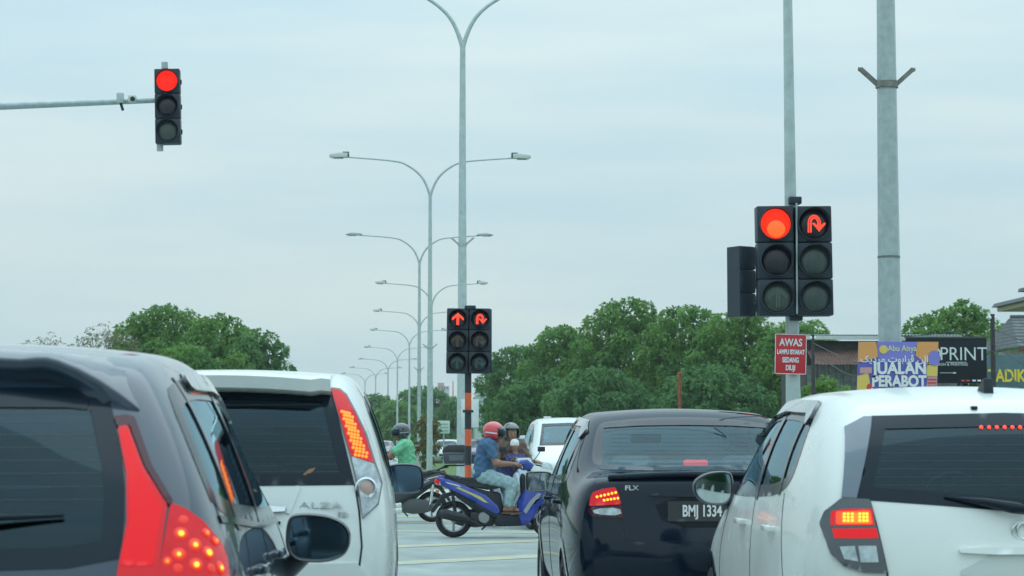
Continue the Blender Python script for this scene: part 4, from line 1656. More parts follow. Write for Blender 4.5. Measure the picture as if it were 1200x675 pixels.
# ------------------------------------------------------------------ far things in the middle
def build_pale_shop():
    Y = 165
    root = empty('pale_shop', (0, 0, 0), 0, 'low pale green panelled building behind the striped signal pole', 'building')
    x0, x1 = GX(556, Y), GX(690, Y)
    zt = P(560, 463, Y).z
    PG = mat('panel_pale_green', (.42, .52, .46), .7, noise=(1.5, .1))
    box('wall', ((x0 + x1) / 2, Y + 3.05, zt / 2 - .05), (x1 - x0 - .1, 6, zt - .1), mat('wall_green_grey', (.22, .28, .25), .8), root)
    nx, nz = 12, 4
    for i in range(nx):
        for j in range(nz):
            w_, h_ = (x1 - x0) / nx, zt / nz
            box('panel', (x0 + w_ * (i + .5), Y, h_ * (j + .5)), (w_ - .06, .08, h_ - .06), PG, root)
    box('parapet', ((x0 + x1) / 2, Y, zt + .08), (x1 - x0 + .2, .3, .14), FASCIA, root)
build_pale_shop()

def build_tower():
    Y = 900
    x0, x1 = GX(513, Y), GX(526.5, Y)
    zt = P(520, 448.5, Y).z
    root = empty('tower_block', (0, 0, 0), 0, 'distant pink and white tower block above the far trees', 'building')
    PK = mat('tower_pink', (.50, .28, .30), .8)
    WT = mat('tower_pale', (.50, .54, .58), .8)
    xm = x0 + (x1 - x0) * .55
    box('wall', ((x0 + xm) / 2, Y + 4, zt / 2), (xm - x0, 8, zt), PK, root)
    box('side_wing', ((xm + x1) / 2, Y + 4.4, zt / 2 - .8), (x1 - xm, 7, zt - 1.6), WT, root)
    WN = mat('tower_window', (.12, .16, .2), .3)
    for j in range(7):
        for i in range(4):
            box('window', (x0 + (x1 - x0) * (i + .6) / 4.2, Y - .02 if i < 2 else Y + .85, zt - 2 - j * 3.0), ((x1 - x0) * .13, .12, 1.3), WN, root)
    tube('mast', [(x1 + 1.6, Y + 6, 0), (x1 + 1.6, Y + 6, zt + 1)], [.5, .2], RED_P, root, 8)
build_tower()

def post_sign(label, x0, y0, x1, y1, Y, m, post=True, name='road_sign'):
    a, b = P(x0, y0, Y), P(x1, y1, Y)
    root = empty(name, ((a.x + b.x) / 2, Y, 0), 0, label, 'sign')
    w_, h_ = b.x - a.x, a.z - b.z
    box('sign_plate', (0, 0, (a.z + b.z) / 2), (w_, .03, h_), m, root, bev=.008)
    box('sign_frame', (0, .03, (a.z + b.z) / 2), (w_ * .9, .03, h_ * .9), GALV, root)
    tube('post', [(0, .06, 0), (0, .06, a.z - h_ * .1)], .035, GALV, root, 8)
    return root
post_sign('white board turned away beside the striped pole and tall lamp post', 540.5, 468, 561, 501, 45.5, mat('sign_board_white', (.66, .72, .70), .6, noise=(5, .08)))
rs = post_sign('small pale information board beyond the black motorcycle\'s top box', 513, 493, 527, 508, 100, mat('sign_board_green', (.52, .66, .58), .6))
for k in range(3):
    pz = P(520, 497 + 4 * k, 100)
    box('text_line', (0, -.022, pz.z), (.38, .006, .05), mat('sign_line_grey', (.25, .38, .36), .6), rs)
post_sign('small white plate beside the oncoming white van\'s roof', 637, 488, 646, 503, 52, mat('sign_board_white2', (.75, .78, .76), .6))

# traffic beyond the junction
def far_car(label, px, Y, rz, col, kind='hatch', W=.84, L=4.1, H=1.5, name='distant_car', group='traffic beyond the junction', X=None, sub=2, fr=.10, gl=None, rd=1):
    paint = mat('paint_far_' + '_'.join(str(int(c * 1000)) for c in col), col, .25, .2, coat=1, inside=(.02, .02, .02))
    x = GX(px, Y) if X is None else X
    k = H / 1.5
    f = {'hatch': .30, 'sedan': 1.0, 'van': .12}[kind]
    S = [
        [(.12, .72, .28), (.03, .78, .48), (.03, .80, .70), (.07, .78, .95 * k), (.10 + f * .3, .68, (1.2 if kind != 'sedan' else 1.0) * k), (.16 + f * .5, .58, (1.42 if kind != 'sedan' else 1.04) * k)],
        st(.55 + (.2 if kind == 'sedan' else 0), W, .82, .96 * k, .62 if kind != 'sedan' else .66, (1.46 if kind != 'sedan' else 1.06) * k, .1),
        st(1.25, W, .83, .96 * k, .62, 1.46 * k, .05),
        st(2.0, W, .83, .95 * k, .63, 1.47 * k, 0),
        st(L * .60, W, .82, .94 * k, .62, 1.43 * k, -.05),
        st(L * .72, W, .81, .94 * k, .61, 1.24 * k, -.02),
        st(L * .82, W, .79, .92 * k, .64, 1.02 * k, .15),
        st(L * .94, .80, .73, .82 * k, .60, .87 * k, 0),
        [(L * .97, .70, .25), (L - .02, .72, .45), (L - .02, .70, .6), (L - .07, .66, .72 * k), (L - .11, .63, .77 * k), (L - .15, .58, .80 * k)],
    ]
    car = Car(name, label, 'car', (x, Y, 0), rz, S, paint, crown=(.04,), bow_r=(.06,) * 6, group=group, sub=sub)
    z1, z2 = 1.04 * k, 1.38 * k
    car.window('windscreen', [(-.62, z1), (-.52, z2), (0, z2 + .02), (.52, z2), (.62, z1), (0, z1 + .01)], 'front', gl or GL_SIDE, frame=fr, round_=rd)
    if kind != 'sedan':
        car.window('rear_window', [(-.60, z1 + .02), (-.50, z2 - .03), (.50, z2 - .03), (.60, z1 + .02)], 'rear', GL_DARK, frame=.10, round_=1)
    car.window('side_window', [(.55 if kind != 'sedan' else 1.0, 1.04 * k), (.8 if kind != 'sedan' else 1.3, 1.34 * k), (1.8, 1.40 * k), (L * .57, 1.36 * k), (L * .76, 1.0 * k)], 'right', GL_DARK, frame=.10, both=True, round_=1)
    car.lens('head_lamp', [(.40, .66 * k), (.64, .70 * k), (.68, .80 * k), (.46, .76 * k)], 'front', LENS_CLEAR, loc=True)
    car.lens('tail_lamp', [(.62, .75 * k), (.76, .75 * k), (.75, .92 * k), (.62, .92 * k)], 'rear', LENS_RED, loc=True)
    car.patch('grille', [(-.38, .68 * k), (.38, .68 * k), (.34, .56), (-.34, .56)], 'front', BLACK_TRIM, off=.01)
    car.patch('number_plate', [(-.24, .50), (.24, .50), (.24, .40), (-.24, .40)], 'front', PLATE_BLACK, off=.02)
    for s in (-1, 1):
        door_mirror(car.root, [(x_ * s, z_) for x_, z_ in [(-.10, -.07), (-.10, .07), (.08, .08), (.10, .03), (.08, -.07)]], Vector((s * (W + .10), L * .68, .99 * k)), paint, MIRROR_BRIGHT, depth=.11)
    interior(car, L, rows=((1.1, .40 * k), (2.0, .40 * k)), dash_y=L * .74)
    car.wheels((.72, L - .82), .30, W - .11)
    car.finish()
    return car
far_car('white oncoming van behind the black sedan\'s mirror', 0, 44.5, math.pi, (.66, .70, .68), 'van', H=1.76, L=4.3, name='van', X=3.02, sub=3, fr=.045, gl=glass('windscreen_teal', (.45, .68, .72), f0=.25), rd=0)
far_car('grey-blue car behind the child, beyond the junction', 628, 68, math.radians(168), (.10, .15, .19), 'hatch')
far_car('dark violet car beyond the red-helmeted rider', 566, 120, math.radians(170), (.07, .05, .11), 'hatch')
far_car('pale car beyond the black motorcycle\'s top box', 528, 128, math.radians(175), (.55, .60, .60), 'hatch')
far_car('small dark car at the foot of the far lamps', 452, 175, math.radians(175), (.12, .10, .14), 'hatch')
far_car('white van parked by the pale green shop', 590, 135, math.radians(172), (.62, .66, .66), 'van', H=1.9, L=4.6, name='van')
far_car('unseen dark car added behind the viewer for reflections, right lane', 0, -9.5, 0, (.04, .05, .06), 'hatch', name='unseen_car', X=2.3)  # this car and the van below are added, unseen, to darken reflections
far_car('unseen dark van added behind the viewer for reflections, left lane', 0, -8.6, 0, (.05, .06, .07), 'van', H=1.7, name='unseen_car', X=-1.2)
far_car('unseen dark car the view is taken from, added to darken reflections', 0, -3.05, 0, (.03, .035, .042), 'hatch', name='unseen_viewer_car', X=.35)  # added out of view so the sedan's boot reflects something dark
# ------------------------------------------------------------------ people: one remeshed body each, clothes as children
def surface_nets(D, org, h):
    """closed quad surface of the zero level of a sampled distance field"""
    S = D < 0
    off = [(i, j, k) for i in (0, 1) for j in (0, 1) for k in (0, 1)]
    n = np.array(D.shape) - 1
    cnt = np.zeros(tuple(n), int)
    for i, j, k in off:
        cnt += S[i:i + n[0], j:j + n[1], k:k + n[2]]
    mask = (cnt > 0) & (cnt < 8)
    ci = np.argwhere(mask)
    idx = -np.ones(tuple(n), int)
    idx[mask] = np.arange(len(ci))
    vals = np.stack([D[ci[:, 0] + i, ci[:, 1] + j, ci[:, 2] + k] for i, j, k in off], 1)
    acc = np.zeros((len(ci), 3))
    num = np.zeros(len(ci))
    for a in range(8):
        for b in range(a + 1, 8):
            oa, ob = np.array(off[a]), np.array(off[b])
            if abs(oa - ob).sum() != 1:
                continue
            da, db = vals[:, a], vals[:, b]
            x = (da < 0) != (db < 0)
            t = np.where(x, da / np.where(x, da - db, 1), 0)
            acc += np.where(x[:, None], oa + (ob - oa) * t[:, None], 0)
            num += x
    co = (ci + acc / num[:, None]) * h + org
    quads = []
    for ax in range(3):
        u, v = [(1, 2), (2, 0), (0, 1)][ax]
        sl0, sl1 = [slice(None)] * 3, [slice(None)] * 3
        sl0[ax], sl1[ax] = slice(0, -1), slice(1, None)
        A, B = S[tuple(sl0)], S[tuple(sl1)]
        e = np.argwhere(A != B)
        e = e[(e[:, u] > 0) & (e[:, v] > 0) & (e[:, u] < n[u]) & (e[:, v] < n[v])]
        ins = A[e[:, 0], e[:, 1], e[:, 2]]
        def cell(du, dv):
            c = e.copy()
            c[:, u] -= du
            c[:, v] -= dv
            return idx[c[:, 0], c[:, 1], c[:, 2]]
        q = np.stack([cell(1, 1), cell(0, 1), cell(0, 0), cell(1, 0)], 1)
        q[~ins] = q[~ins][:, ::-1]
        quads.append(q)
    return co, np.concatenate(quads)

def blob_mesh(caps, voxel, k=.012):
    """smooth union of tapered capsules as one closed surface"""
    P0 = np.array([tuple(c[0]) for c in caps]); R0 = np.array([c[1] for c in caps])
    P1 = np.array([tuple(c[2]) for c in caps]); R1 = np.array([c[3] for c in caps])
    pad = 3 * voxel
    lo = np.minimum((P0 - R0[:, None]).min(0), (P1 - R1[:, None]).min(0)) - pad
    hi = np.maximum((P0 + R0[:, None]).max(0), (P1 + R1[:, None]).max(0)) + pad
    dim = np.ceil((hi - lo) / voxel).astype(int) + 1
    D = np.full(tuple(dim), 1.0)
    for a, ra, b, rb in zip(P0, R0, P1, R1):
        r = max(ra, rb) + .05
        i0 = np.maximum(np.floor((np.minimum(a, b) - r - lo) / voxel).astype(int), 0)
        i1 = np.minimum(np.ceil((np.maximum(a, b) + r - lo) / voxel).astype(int) + 1, dim)
        gx, gy, gz = np.meshgrid(*[lo[q] + np.arange(i0[q], i1[q]) * voxel for q in range(3)], indexing='ij')
        ba = b - a
        L2 = max((ba ** 2).sum(), 1e-9)
        t = np.clip(((gx - a[0]) * ba[0] + (gy - a[1]) * ba[1] + (gz - a[2]) * ba[2]) / L2, 0, 1)
        d = np.sqrt((gx - a[0] - ba[0] * t) ** 2 + (gy - a[1] - ba[1] * t) ** 2 + (gz - a[2] - ba[2] * t) ** 2) - (ra + (rb - ra) * t)
        kk = min(k, .35 * min(ra, rb))
        sub = D[i0[0]:i1[0], i0[1]:i1[1], i0[2]:i1[2]]
        hh = np.clip(.5 + .5 * (sub - d) / kk, 0, 1)
        sub[...] = sub + (d - sub) * hh - kk * hh * (1 - hh)
    co, q = surface_nets(D, lo, voxel)
    me = bpy.data.meshes.new('blob')
    me.vertices.add(len(co)); me.vertices.foreach_set('co', co.ravel())
    me.loops.add(len(q) * 4); me.loops.foreach_set('vertex_index', q.ravel().astype(np.int32))
    me.polygons.add(len(q)); me.polygons.foreach_set('loop_start', np.arange(0, len(q) * 4, 4, dtype=np.int32))
    me.polygons.foreach_set('use_smooth', np.ones(len(q), dtype=bool))
    me.update(calc_edges=True)
    return me

def blob(name, caps, m, parent, voxel=.011, k=.012, wrinkle=0.0):
    me = blob_mesh(caps, voxel, k)
    if wrinkle:
        n = len(me.vertices)
        co = np.empty(n * 3); me.vertices.foreach_get('co', co); co = co.reshape(-1, 3)
        no = np.array([v.normal[:] for v in me.vertices])
        d = (np.sin(co[:, 2] * 70 + co[:, 0] * 40 + 2 * np.sin(co[:, 1] * 33)) + np.sin(co[:, 0] * 55 - co[:, 2] * 38 + 1.7 * np.sin(co[:, 2] * 21))) * .5
        co += no * (d * wrinkle)[:, None]
        me.vertices.foreach_set('co', co.ravel())
        me.update()
    me.materials.clear()
    me.materials.append(m)
    return link(bpy.data.objects.new(name, me), parent)

def hand_caps(wr, dirv, side, grip):
    """palm and five fingers; closed round a grip when grip is set. dirv: forearm direction, side: +1 left hand"""
    f = Vector(dirv).normalized()
    up = Vector((0, 0, 1))
    lat = f.cross(up).normalized() * (-1 if side > 0 else 1)     # towards the thumb side (inwards)
    up = lat.cross(f).normalized()
    if up.z < 0:
        up = -up
    wr = Vector(wr)
    caps = [(wr, .026, wr + f * .045 + lat * .018, .024), (wr, .026, wr + f * .05 - lat * .022, .021), (wr + f * .045 + lat * .02, .022, wr + f * .075 + lat * .02, .017),
            (wr + f * .045 - lat * .02, .02, wr + f * .07 - lat * .025, .015)]
    for k, (o, ln) in enumerate(((.030, .066), (.011, .074), (-.009, .068), (-.028, .054))):
        b = wr + f * .075 + lat * o
        if grip:
            q1 = b + f * ln * .35 - up * .008
            q2 = q1 - up * ln * .42 + f * .002
            q3 = q2 - f * ln * .34 - up * .004
        else:
            q1 = b + f * ln * .45 - up * .006
            q2 = q1 + f * ln * .3 - up * .018
            q3 = q2 + f * ln * .18 - up * .022
        caps += [(b, .0105, q1, .0100), (q1, .0100, q2, .0092), (q2, .0092, q3, .0080)]
    t0 = wr + f * .018 + lat * .028
    t1 = t0 + f * .034 + lat * .024 - up * .008
    t2 = t1 + f * .03 + lat * (.004 if grip else .014) - up * .020
    caps += [(t0, .014, t1, .0115), (t1, .0115, t2, .0095)]
    return caps

def head_caps(c, fwd, R=1.0):
    c, f = Vector(c), Vector(fwd).normalized()
    up = Vector((0, 0, 1))
    s = f.cross(up).normalized()
    caps = [(c + up * .035 * R - f * .012 * R, .088 * R, c + up * .03 * R + f * .012 * R, .083 * R),
            (c, .074 * R, c - up * .062 * R + f * .034 * R, .045 * R),
            (c - up * .078 * R + f * .055 * R, .026 * R, c - up * .070 * R + f * .060 * R, .024 * R),
            (c + up * .010 * R + f * .084 * R, .010 * R, c - up * .020 * R + f * .104 * R, .013 * R),          # nose
            (c - up * .048 * R + f * .078 * R - s * .012 * R, .009 * R, c - up * .048 * R + f * .078 * R + s * .012 * R, .009 * R),   # lips
            (c + up * .022 * R + f * .082 * R - s * .03 * R, .010 * R, c + up * .024 * R + f * .082 * R + s * .03 * R, .010 * R)]     # brow
    for q in (-1, 1):
        caps.append((c + s * q * .078 * R + up * .012 * R, .014 * R, c + s * q * .082 * R - up * .018 * R, .010 * R))                   # ears
        caps.append((c + s * q * .04 * R + f * .064 * R - up * .01 * R, .024 * R, c + s * q * .036 * R + f * .060 * R - up * .03 * R, .024 * R))   # cheeks
    return caps

def face_bits(root, c, fwd, R=1.0):
    c, f = Vector(c), Vector(fwd).normalized()
    up = Vector((0, 0, 1))
    s = f.cross(up).normalized()
    for q in (-1, 1):
        bm = bmesh.new()
        bmesh.ops.create_uvsphere(bm, u_segments=10, v_segments=7, radius=.011 * R, matrix=Matrix.Translation(c + s * q * .032 * R + f * .080 * R + up * .004 * R))
        obj_bm('eye', bm, mat('eye', (.03, .025, .025), .2), root, smooth=True)
    bm = bmesh.new()
    add_tube(bm, [c - up * .049 * R + f * .088 * R - s * .018 * R, c - up * .049 * R + f * .091 * R, c - up * .049 * R + f * .088 * R + s * .018 * R], .004 * R, 6)
    obj_bm('mouth', bm, mat('lips', (.22, .08, .07), .6), root, smooth=True)

def helmet(root, c, fwd, m, R=.142, stripe=None, visor=True):
    """open-face motorcycle helmet, shell with a face opening, rim, clear visor"""
    c, f = Vector(c) + Vector((0, 0, .028)), Vector(fwd).normalized()
    up = Vector((0, 0, 1))
    s = f.cross(up).normalized()
    M = Matrix((( f.x, s.x, 0, c.x), (f.y, s.y, 0, c.y), (f.z, s.z, 1, c.z), (0, 0, 0, 1)))
    bm = bmesh.new()
    nu, nv = 36, 20
    g = {}
    def keep(a, t):
        # a: azimuth from forward, t: polar angle from the top
        z = math.cos(t)
        front = abs((a + math.pi) % (2 * math.pi) - math.pi)
        if front < math.radians(62) and math.radians(66) < t:
            return False
        if z < -.62:
            return False
        return True
    for i in range(nu):
        for j in range(nv + 1):
            a, t = 2 * math.pi * i / nu, math.radians(130) * j / nv
            r = R * (1 + .07 * math.cos(a) * math.sin(t) * -1)
            x, y, z = r * math.sin(t) * math.cos(a) * 1.06, R * math.sin(t) * math.sin(a) * .93, R * math.cos(t) * 1.02
            g[i, j] = (x, y, z)
    vs = {}
    for i in range(nu):
        for j in range(nv):
            a, t = 2 * math.pi * (i + .5) / nu, math.radians(130) * (j + .5) / nv
            if keep(a, t):
                q = []
                for (ii, jj) in ((i, j), ((i + 1) % nu, j), ((i + 1) % nu, j + 1), (i, j + 1)):
                    k = (0, 0) if jj == 0 else (ii, jj)
                    if k not in vs:
                        vs[k] = bm.verts.new(M @ Vector(g[ii, jj]))
                    if vs[k] not in q:
                        q.append(vs[k])
                bm.faces.new(q)
    bmesh.ops.recalc_face_normals(bm, faces=bm.faces)
    me = bpy.data.meshes.new('helmet')
    bm.to_mesh(me); bm.free()
    me.materials.append(m)
    me.polygons.foreach_set('use_smooth', [True] * len(me.polygons))
    h = link(bpy.data.objects.new('helmet', me), root)
    md = h.modifiers.new('shell', 'SOLIDIFY')
    md.thickness = .016
    md.offset = -1
    # rim trim along the face opening
    pts = [M @ Vector((R * .50 * 1.06, q * R * .84, R * z_)) for q, z_ in ()]
    bm = bmesh.new()
    arc = []
    for k in range(21):
        a = math.radians(-64 + 128 * k / 20)
        t = math.radians(66)
        arc.append(M @ Vector((R * math.sin(t) * math.cos(a) * 1.0, R * math.sin(t) * math.sin(a) * .95, R * math.cos(t) * 1.02)))
    add_tube(bm, arc, .007, 8)
    for q in (-1, 1):
        a = math.radians(64) * q
        col = [M @ Vector((R * math.sin(t) * math.cos(a) * 1.0, R * math.sin(t) * math.sin(a) * .95, R * math.cos(t) * 1.02)) for t in [math.radians(66 + 62 * k / 8) for k in range(9)]]
        add_tube(bm, col, .007, 8)
    obj_bm('helmet_rim', bm, MATTE_BLACK, h, smooth=True)
    if stripe:
        bm = bmesh.new()
        for q in (-1, 1):
            pts = [M @ Vector((R * 1.075 * math.cos(a) * .985, q * R * abs(math.sin(a)) * .94, -.012)) for a in [math.radians(74 + 100 * k / 12) for k in range(13)]]
            for p_, p2 in zip(pts, pts[1:]):
                d = (p2 - p_)
                add_box(bm, (p_ + p2) / 2, (d.length * 1.05, .006, .016), rot=d.to_track_quat('X', 'Z').to_matrix())
        obj_bm('helmet_stripe', bm, stripe, h)
    if visor:
        vs_, fs_ = [], []
        N = 16
        for k in range(N + 1):
            a = math.radians(-66 + 132 * k / N)
            for t in (62, 78, 94, 108):
                tt = math.radians(t)
                rr = R * 1.06
                vs_.append(M @ Vector((rr * math.sin(tt) * math.cos(a) * 1.03, rr * math.sin(tt) * math.sin(a) * .95, R * math.cos(tt) * 1.02)))
        for k in range(N):
            for q in range(3):
                fs_.append((k * 4 + q, k * 4 + q + 1, k * 4 + q + 5, k * 4 + q + 4))
        v = obj_from('visor', vs_, fs_, glass('visor_glass', (.16, .18, .19)), h, smooth=True)
        sd = v.modifiers.new('t', 'SOLIDIFY'); sd.thickness = .003
    return h

def person(name, label, loc, rz, J, skin, top, bottom, shoe, look, hat, group=None, R=1.0, sleeve=.55, grips=True, legs=True, long_top=0.0):
    """J: joints in the bike's own frame (x forward, y left, z up)"""
    root = empty(name, loc, rz, label, 'person', group)
    V = lambda k: Vector(J[k])
    pel, che, hd = V('pelvis'), V('chest'), V('head')
    nk = V('neck')
    wst = pel.lerp(che, .48)
    body, shirt, trs = [], [], []
    lat = Vector((0, 1, 0))
    def torso(out, k, hem):
        out += [(pel + lat * .085 * R, .118 * R * k, pel - lat * .085 * R, .118 * R * k),
                (pel + lat * .05 * R, .125 * R * k, wst + lat * .045 * R, .112 * R * k), (pel - lat * .05 * R, .125 * R * k, wst - lat * .045 * R, .112 * R * k),
                (wst + lat * .045 * R, .112 * R * k, che + lat * .07 * R, .118 * R * k), (wst - lat * .045 * R, .112 * R * k, che - lat * .07 * R, .118 * R * k),
                (che + lat * .08 * R, .105 * R * k, che - lat * .08 * R, .105 * R * k)]
    torso(body, 1.0, 0)
    torso(shirt, 1.08, 1)
    shirt += [(wst + lat * .06 * R, .128 * R, che + lat * .06 * R, .125 * R), (wst - lat * .06 * R, .128 * R, che - lat * .06 * R, .125 * R)]
    body += [(nk - Vector((0, 0, .03)), .058 * R, hd - Vector((0, 0, .05 * R)), .052 * R)]
    shirt += [(che + Vector((0, 0, .05 * R)), .09 * R, nk - Vector((0, 0, .025 * R)), .066 * R)]
    body += head_caps(hd, look, R)
    for s, sd in ((1, 'l'), (-1, 'r')):
        sh, el, wr = V('shoulder_' + sd), V('elbow_' + sd), V('wrist_' + sd)
        body += [(che + lat * s * .06 * R, .08 * R, sh, .062 * R), (nk, .05 * R, sh, .055 * R), (sh, .055 * R, el, .041 * R), (el, .041 * R, el.lerp(wr, .35), .042 * R), (el.lerp(wr, .35), .042 * R, wr, .027 * R)]
        body += [tuple([a, r, b, q]) for a, r, b, q in ([(x[0], x[1] * (R if R < 1 else 1), x[2], x[3] * (R if R < 1 else 1)) for x in hand_caps(wr, wr - el, s, grips)])]
        se = sh.lerp(el, sleeve) if sleeve <= 1 else el.lerp(wr, sleeve - 1)
        if sleeve <= 1:
            shirt += [(nk - Vector((0, 0, .03)), .056 * R, sh, .070 * R), (che + lat * s * .06 * R, .09 * R, sh, .076 * R), (sh, .072 * R, se, .070 * R)]
        else:
            shirt += [(nk - Vector((0, 0, .03)), .056 * R, sh, .070 * R), (che + lat * s * .06 * R, .09 * R, sh, .076 * R), (sh, .070 * R, el, .055 * R), (el, .055 * R, se, .043 * R)]
        hip, kn, an, toe = V('hip_' + sd), V('knee_' + sd), V('ankle_' + sd), V('toe_' + sd)
        body += [(hip, .085 * R, kn, .056 * R), (kn, .056 * R, kn.lerp(an, .35), .055 * R), (kn.lerp(an, .35), .055 * R, an, .036 * R),
                 (an - Vector((.02, 0, .035 * R)), .034 * R, toe, .028 * R), (an, .036 * R, an - Vector((.03, 0, .04 * R)), .034 * R)]
        for q in range(5):
            tv = toe + Vector((0, (q - 2) * .015 * R, -.004))
            body += [(tv - Vector((.02, 0, 0)), .012 * R, tv + Vector(((.034 - .005 * (q if s > 0 else 4 - q)) * R, 0, -.006)), .0095 * R)]
        trs += [(pel + lat * .07 * R, .128 * R, pel - lat * .07 * R, .128 * R), (pel + lat * s * .06 * R, .12 * R, hip, .105 * R), (hip, .104 * R, kn, .078 * R), (kn, .077 * R, kn.lerp(an, .45), .070 * R),
                (kn.lerp(an, .45), .070 * R, an + (kn - an).normalized() * .05, .060 * R)]
        if shoe:
            bm = bmesh.new()
            d = (toe - an); d.z = 0
            ang = math.atan2(d.y, d.x)
            add_box(bm, an + d * .45 + Vector((0, 0, -.088 * R)), (.27 * R, .095 * R, .022), rot=Matrix.Rotation(ang, 3, 'Z'), bev=.009)
            add_box(bm, an + d * .72 + Vector((0, 0, -.030 * R)), (.03, .098 * R, .05), rot=Matrix.Rotation(ang, 3, 'Z') @ Matrix.Rotation(.35, 3, 'Y'), bev=.009)
            obj_bm('sandal', bm, shoe, root, smooth=True, angle=40)
    blob('body', body, skin, root, voxel=.008 * max(R, .75), k=.012)
    blob('shirt', shirt, top, root, voxel=.010, k=.045, wrinkle=.0085)
    blob('trousers', trs, bottom, root, voxel=.011, k=.05, wrinkle=.0065)
    face_bits(root, hd, look, R)
    hat(root, hd, look)
    return root

# ------------------------------------------------------------------ small motorcycles
def bike_wheel(parent, x, r, wd, m_rim, spokes=3):
    M = Matrix.Translation((x, 0, r)) @ Matrix.Rotation(math.pi / 2, 4, 'X')
    rt = wd / 2
    prof = [(r - rt * 1.7 + rt * .85 * 0, -rt * .55)]
    prof = [(r - .075, -rt * .6)] + [(r - rt + rt * math.cos(a), rt * math.sin(a)) for a in [math.radians(-80 + 160 * k / 8) for k in range(9)]] + [(r - .075, rt * .6), (r - .085, 0), (r - .075, -rt * .6)]
    w = lathe('wheel', prof, M, RUBBER, parent, 40)
    bm = bmesh.new()
    add_lathe(bm, [(r - .07, -rt * .62), (r - .088, -rt * .5), (r - .094, 0), (r - .088, rt * .5), (r - .07, rt * .62)], M, 36)
    add_lathe(bm, [(0, -.05), (.045, -.05), (.05, 0), (.045, .05), (0, .05)], M, 16)
    for k in range(spokes):
        a = 2 * math.pi * k / spokes + .5
        R = M @ Matrix.Rotation(a, 4, 'Z')
        add_box(bm, R @ Vector((r * .36, 0, 0)), (r * .56, .032, .03), rot=R.to_3x3(), bev=.006)
    obj_bm('rim', bm, m_rim, w, smooth=True, angle=40)
    return w

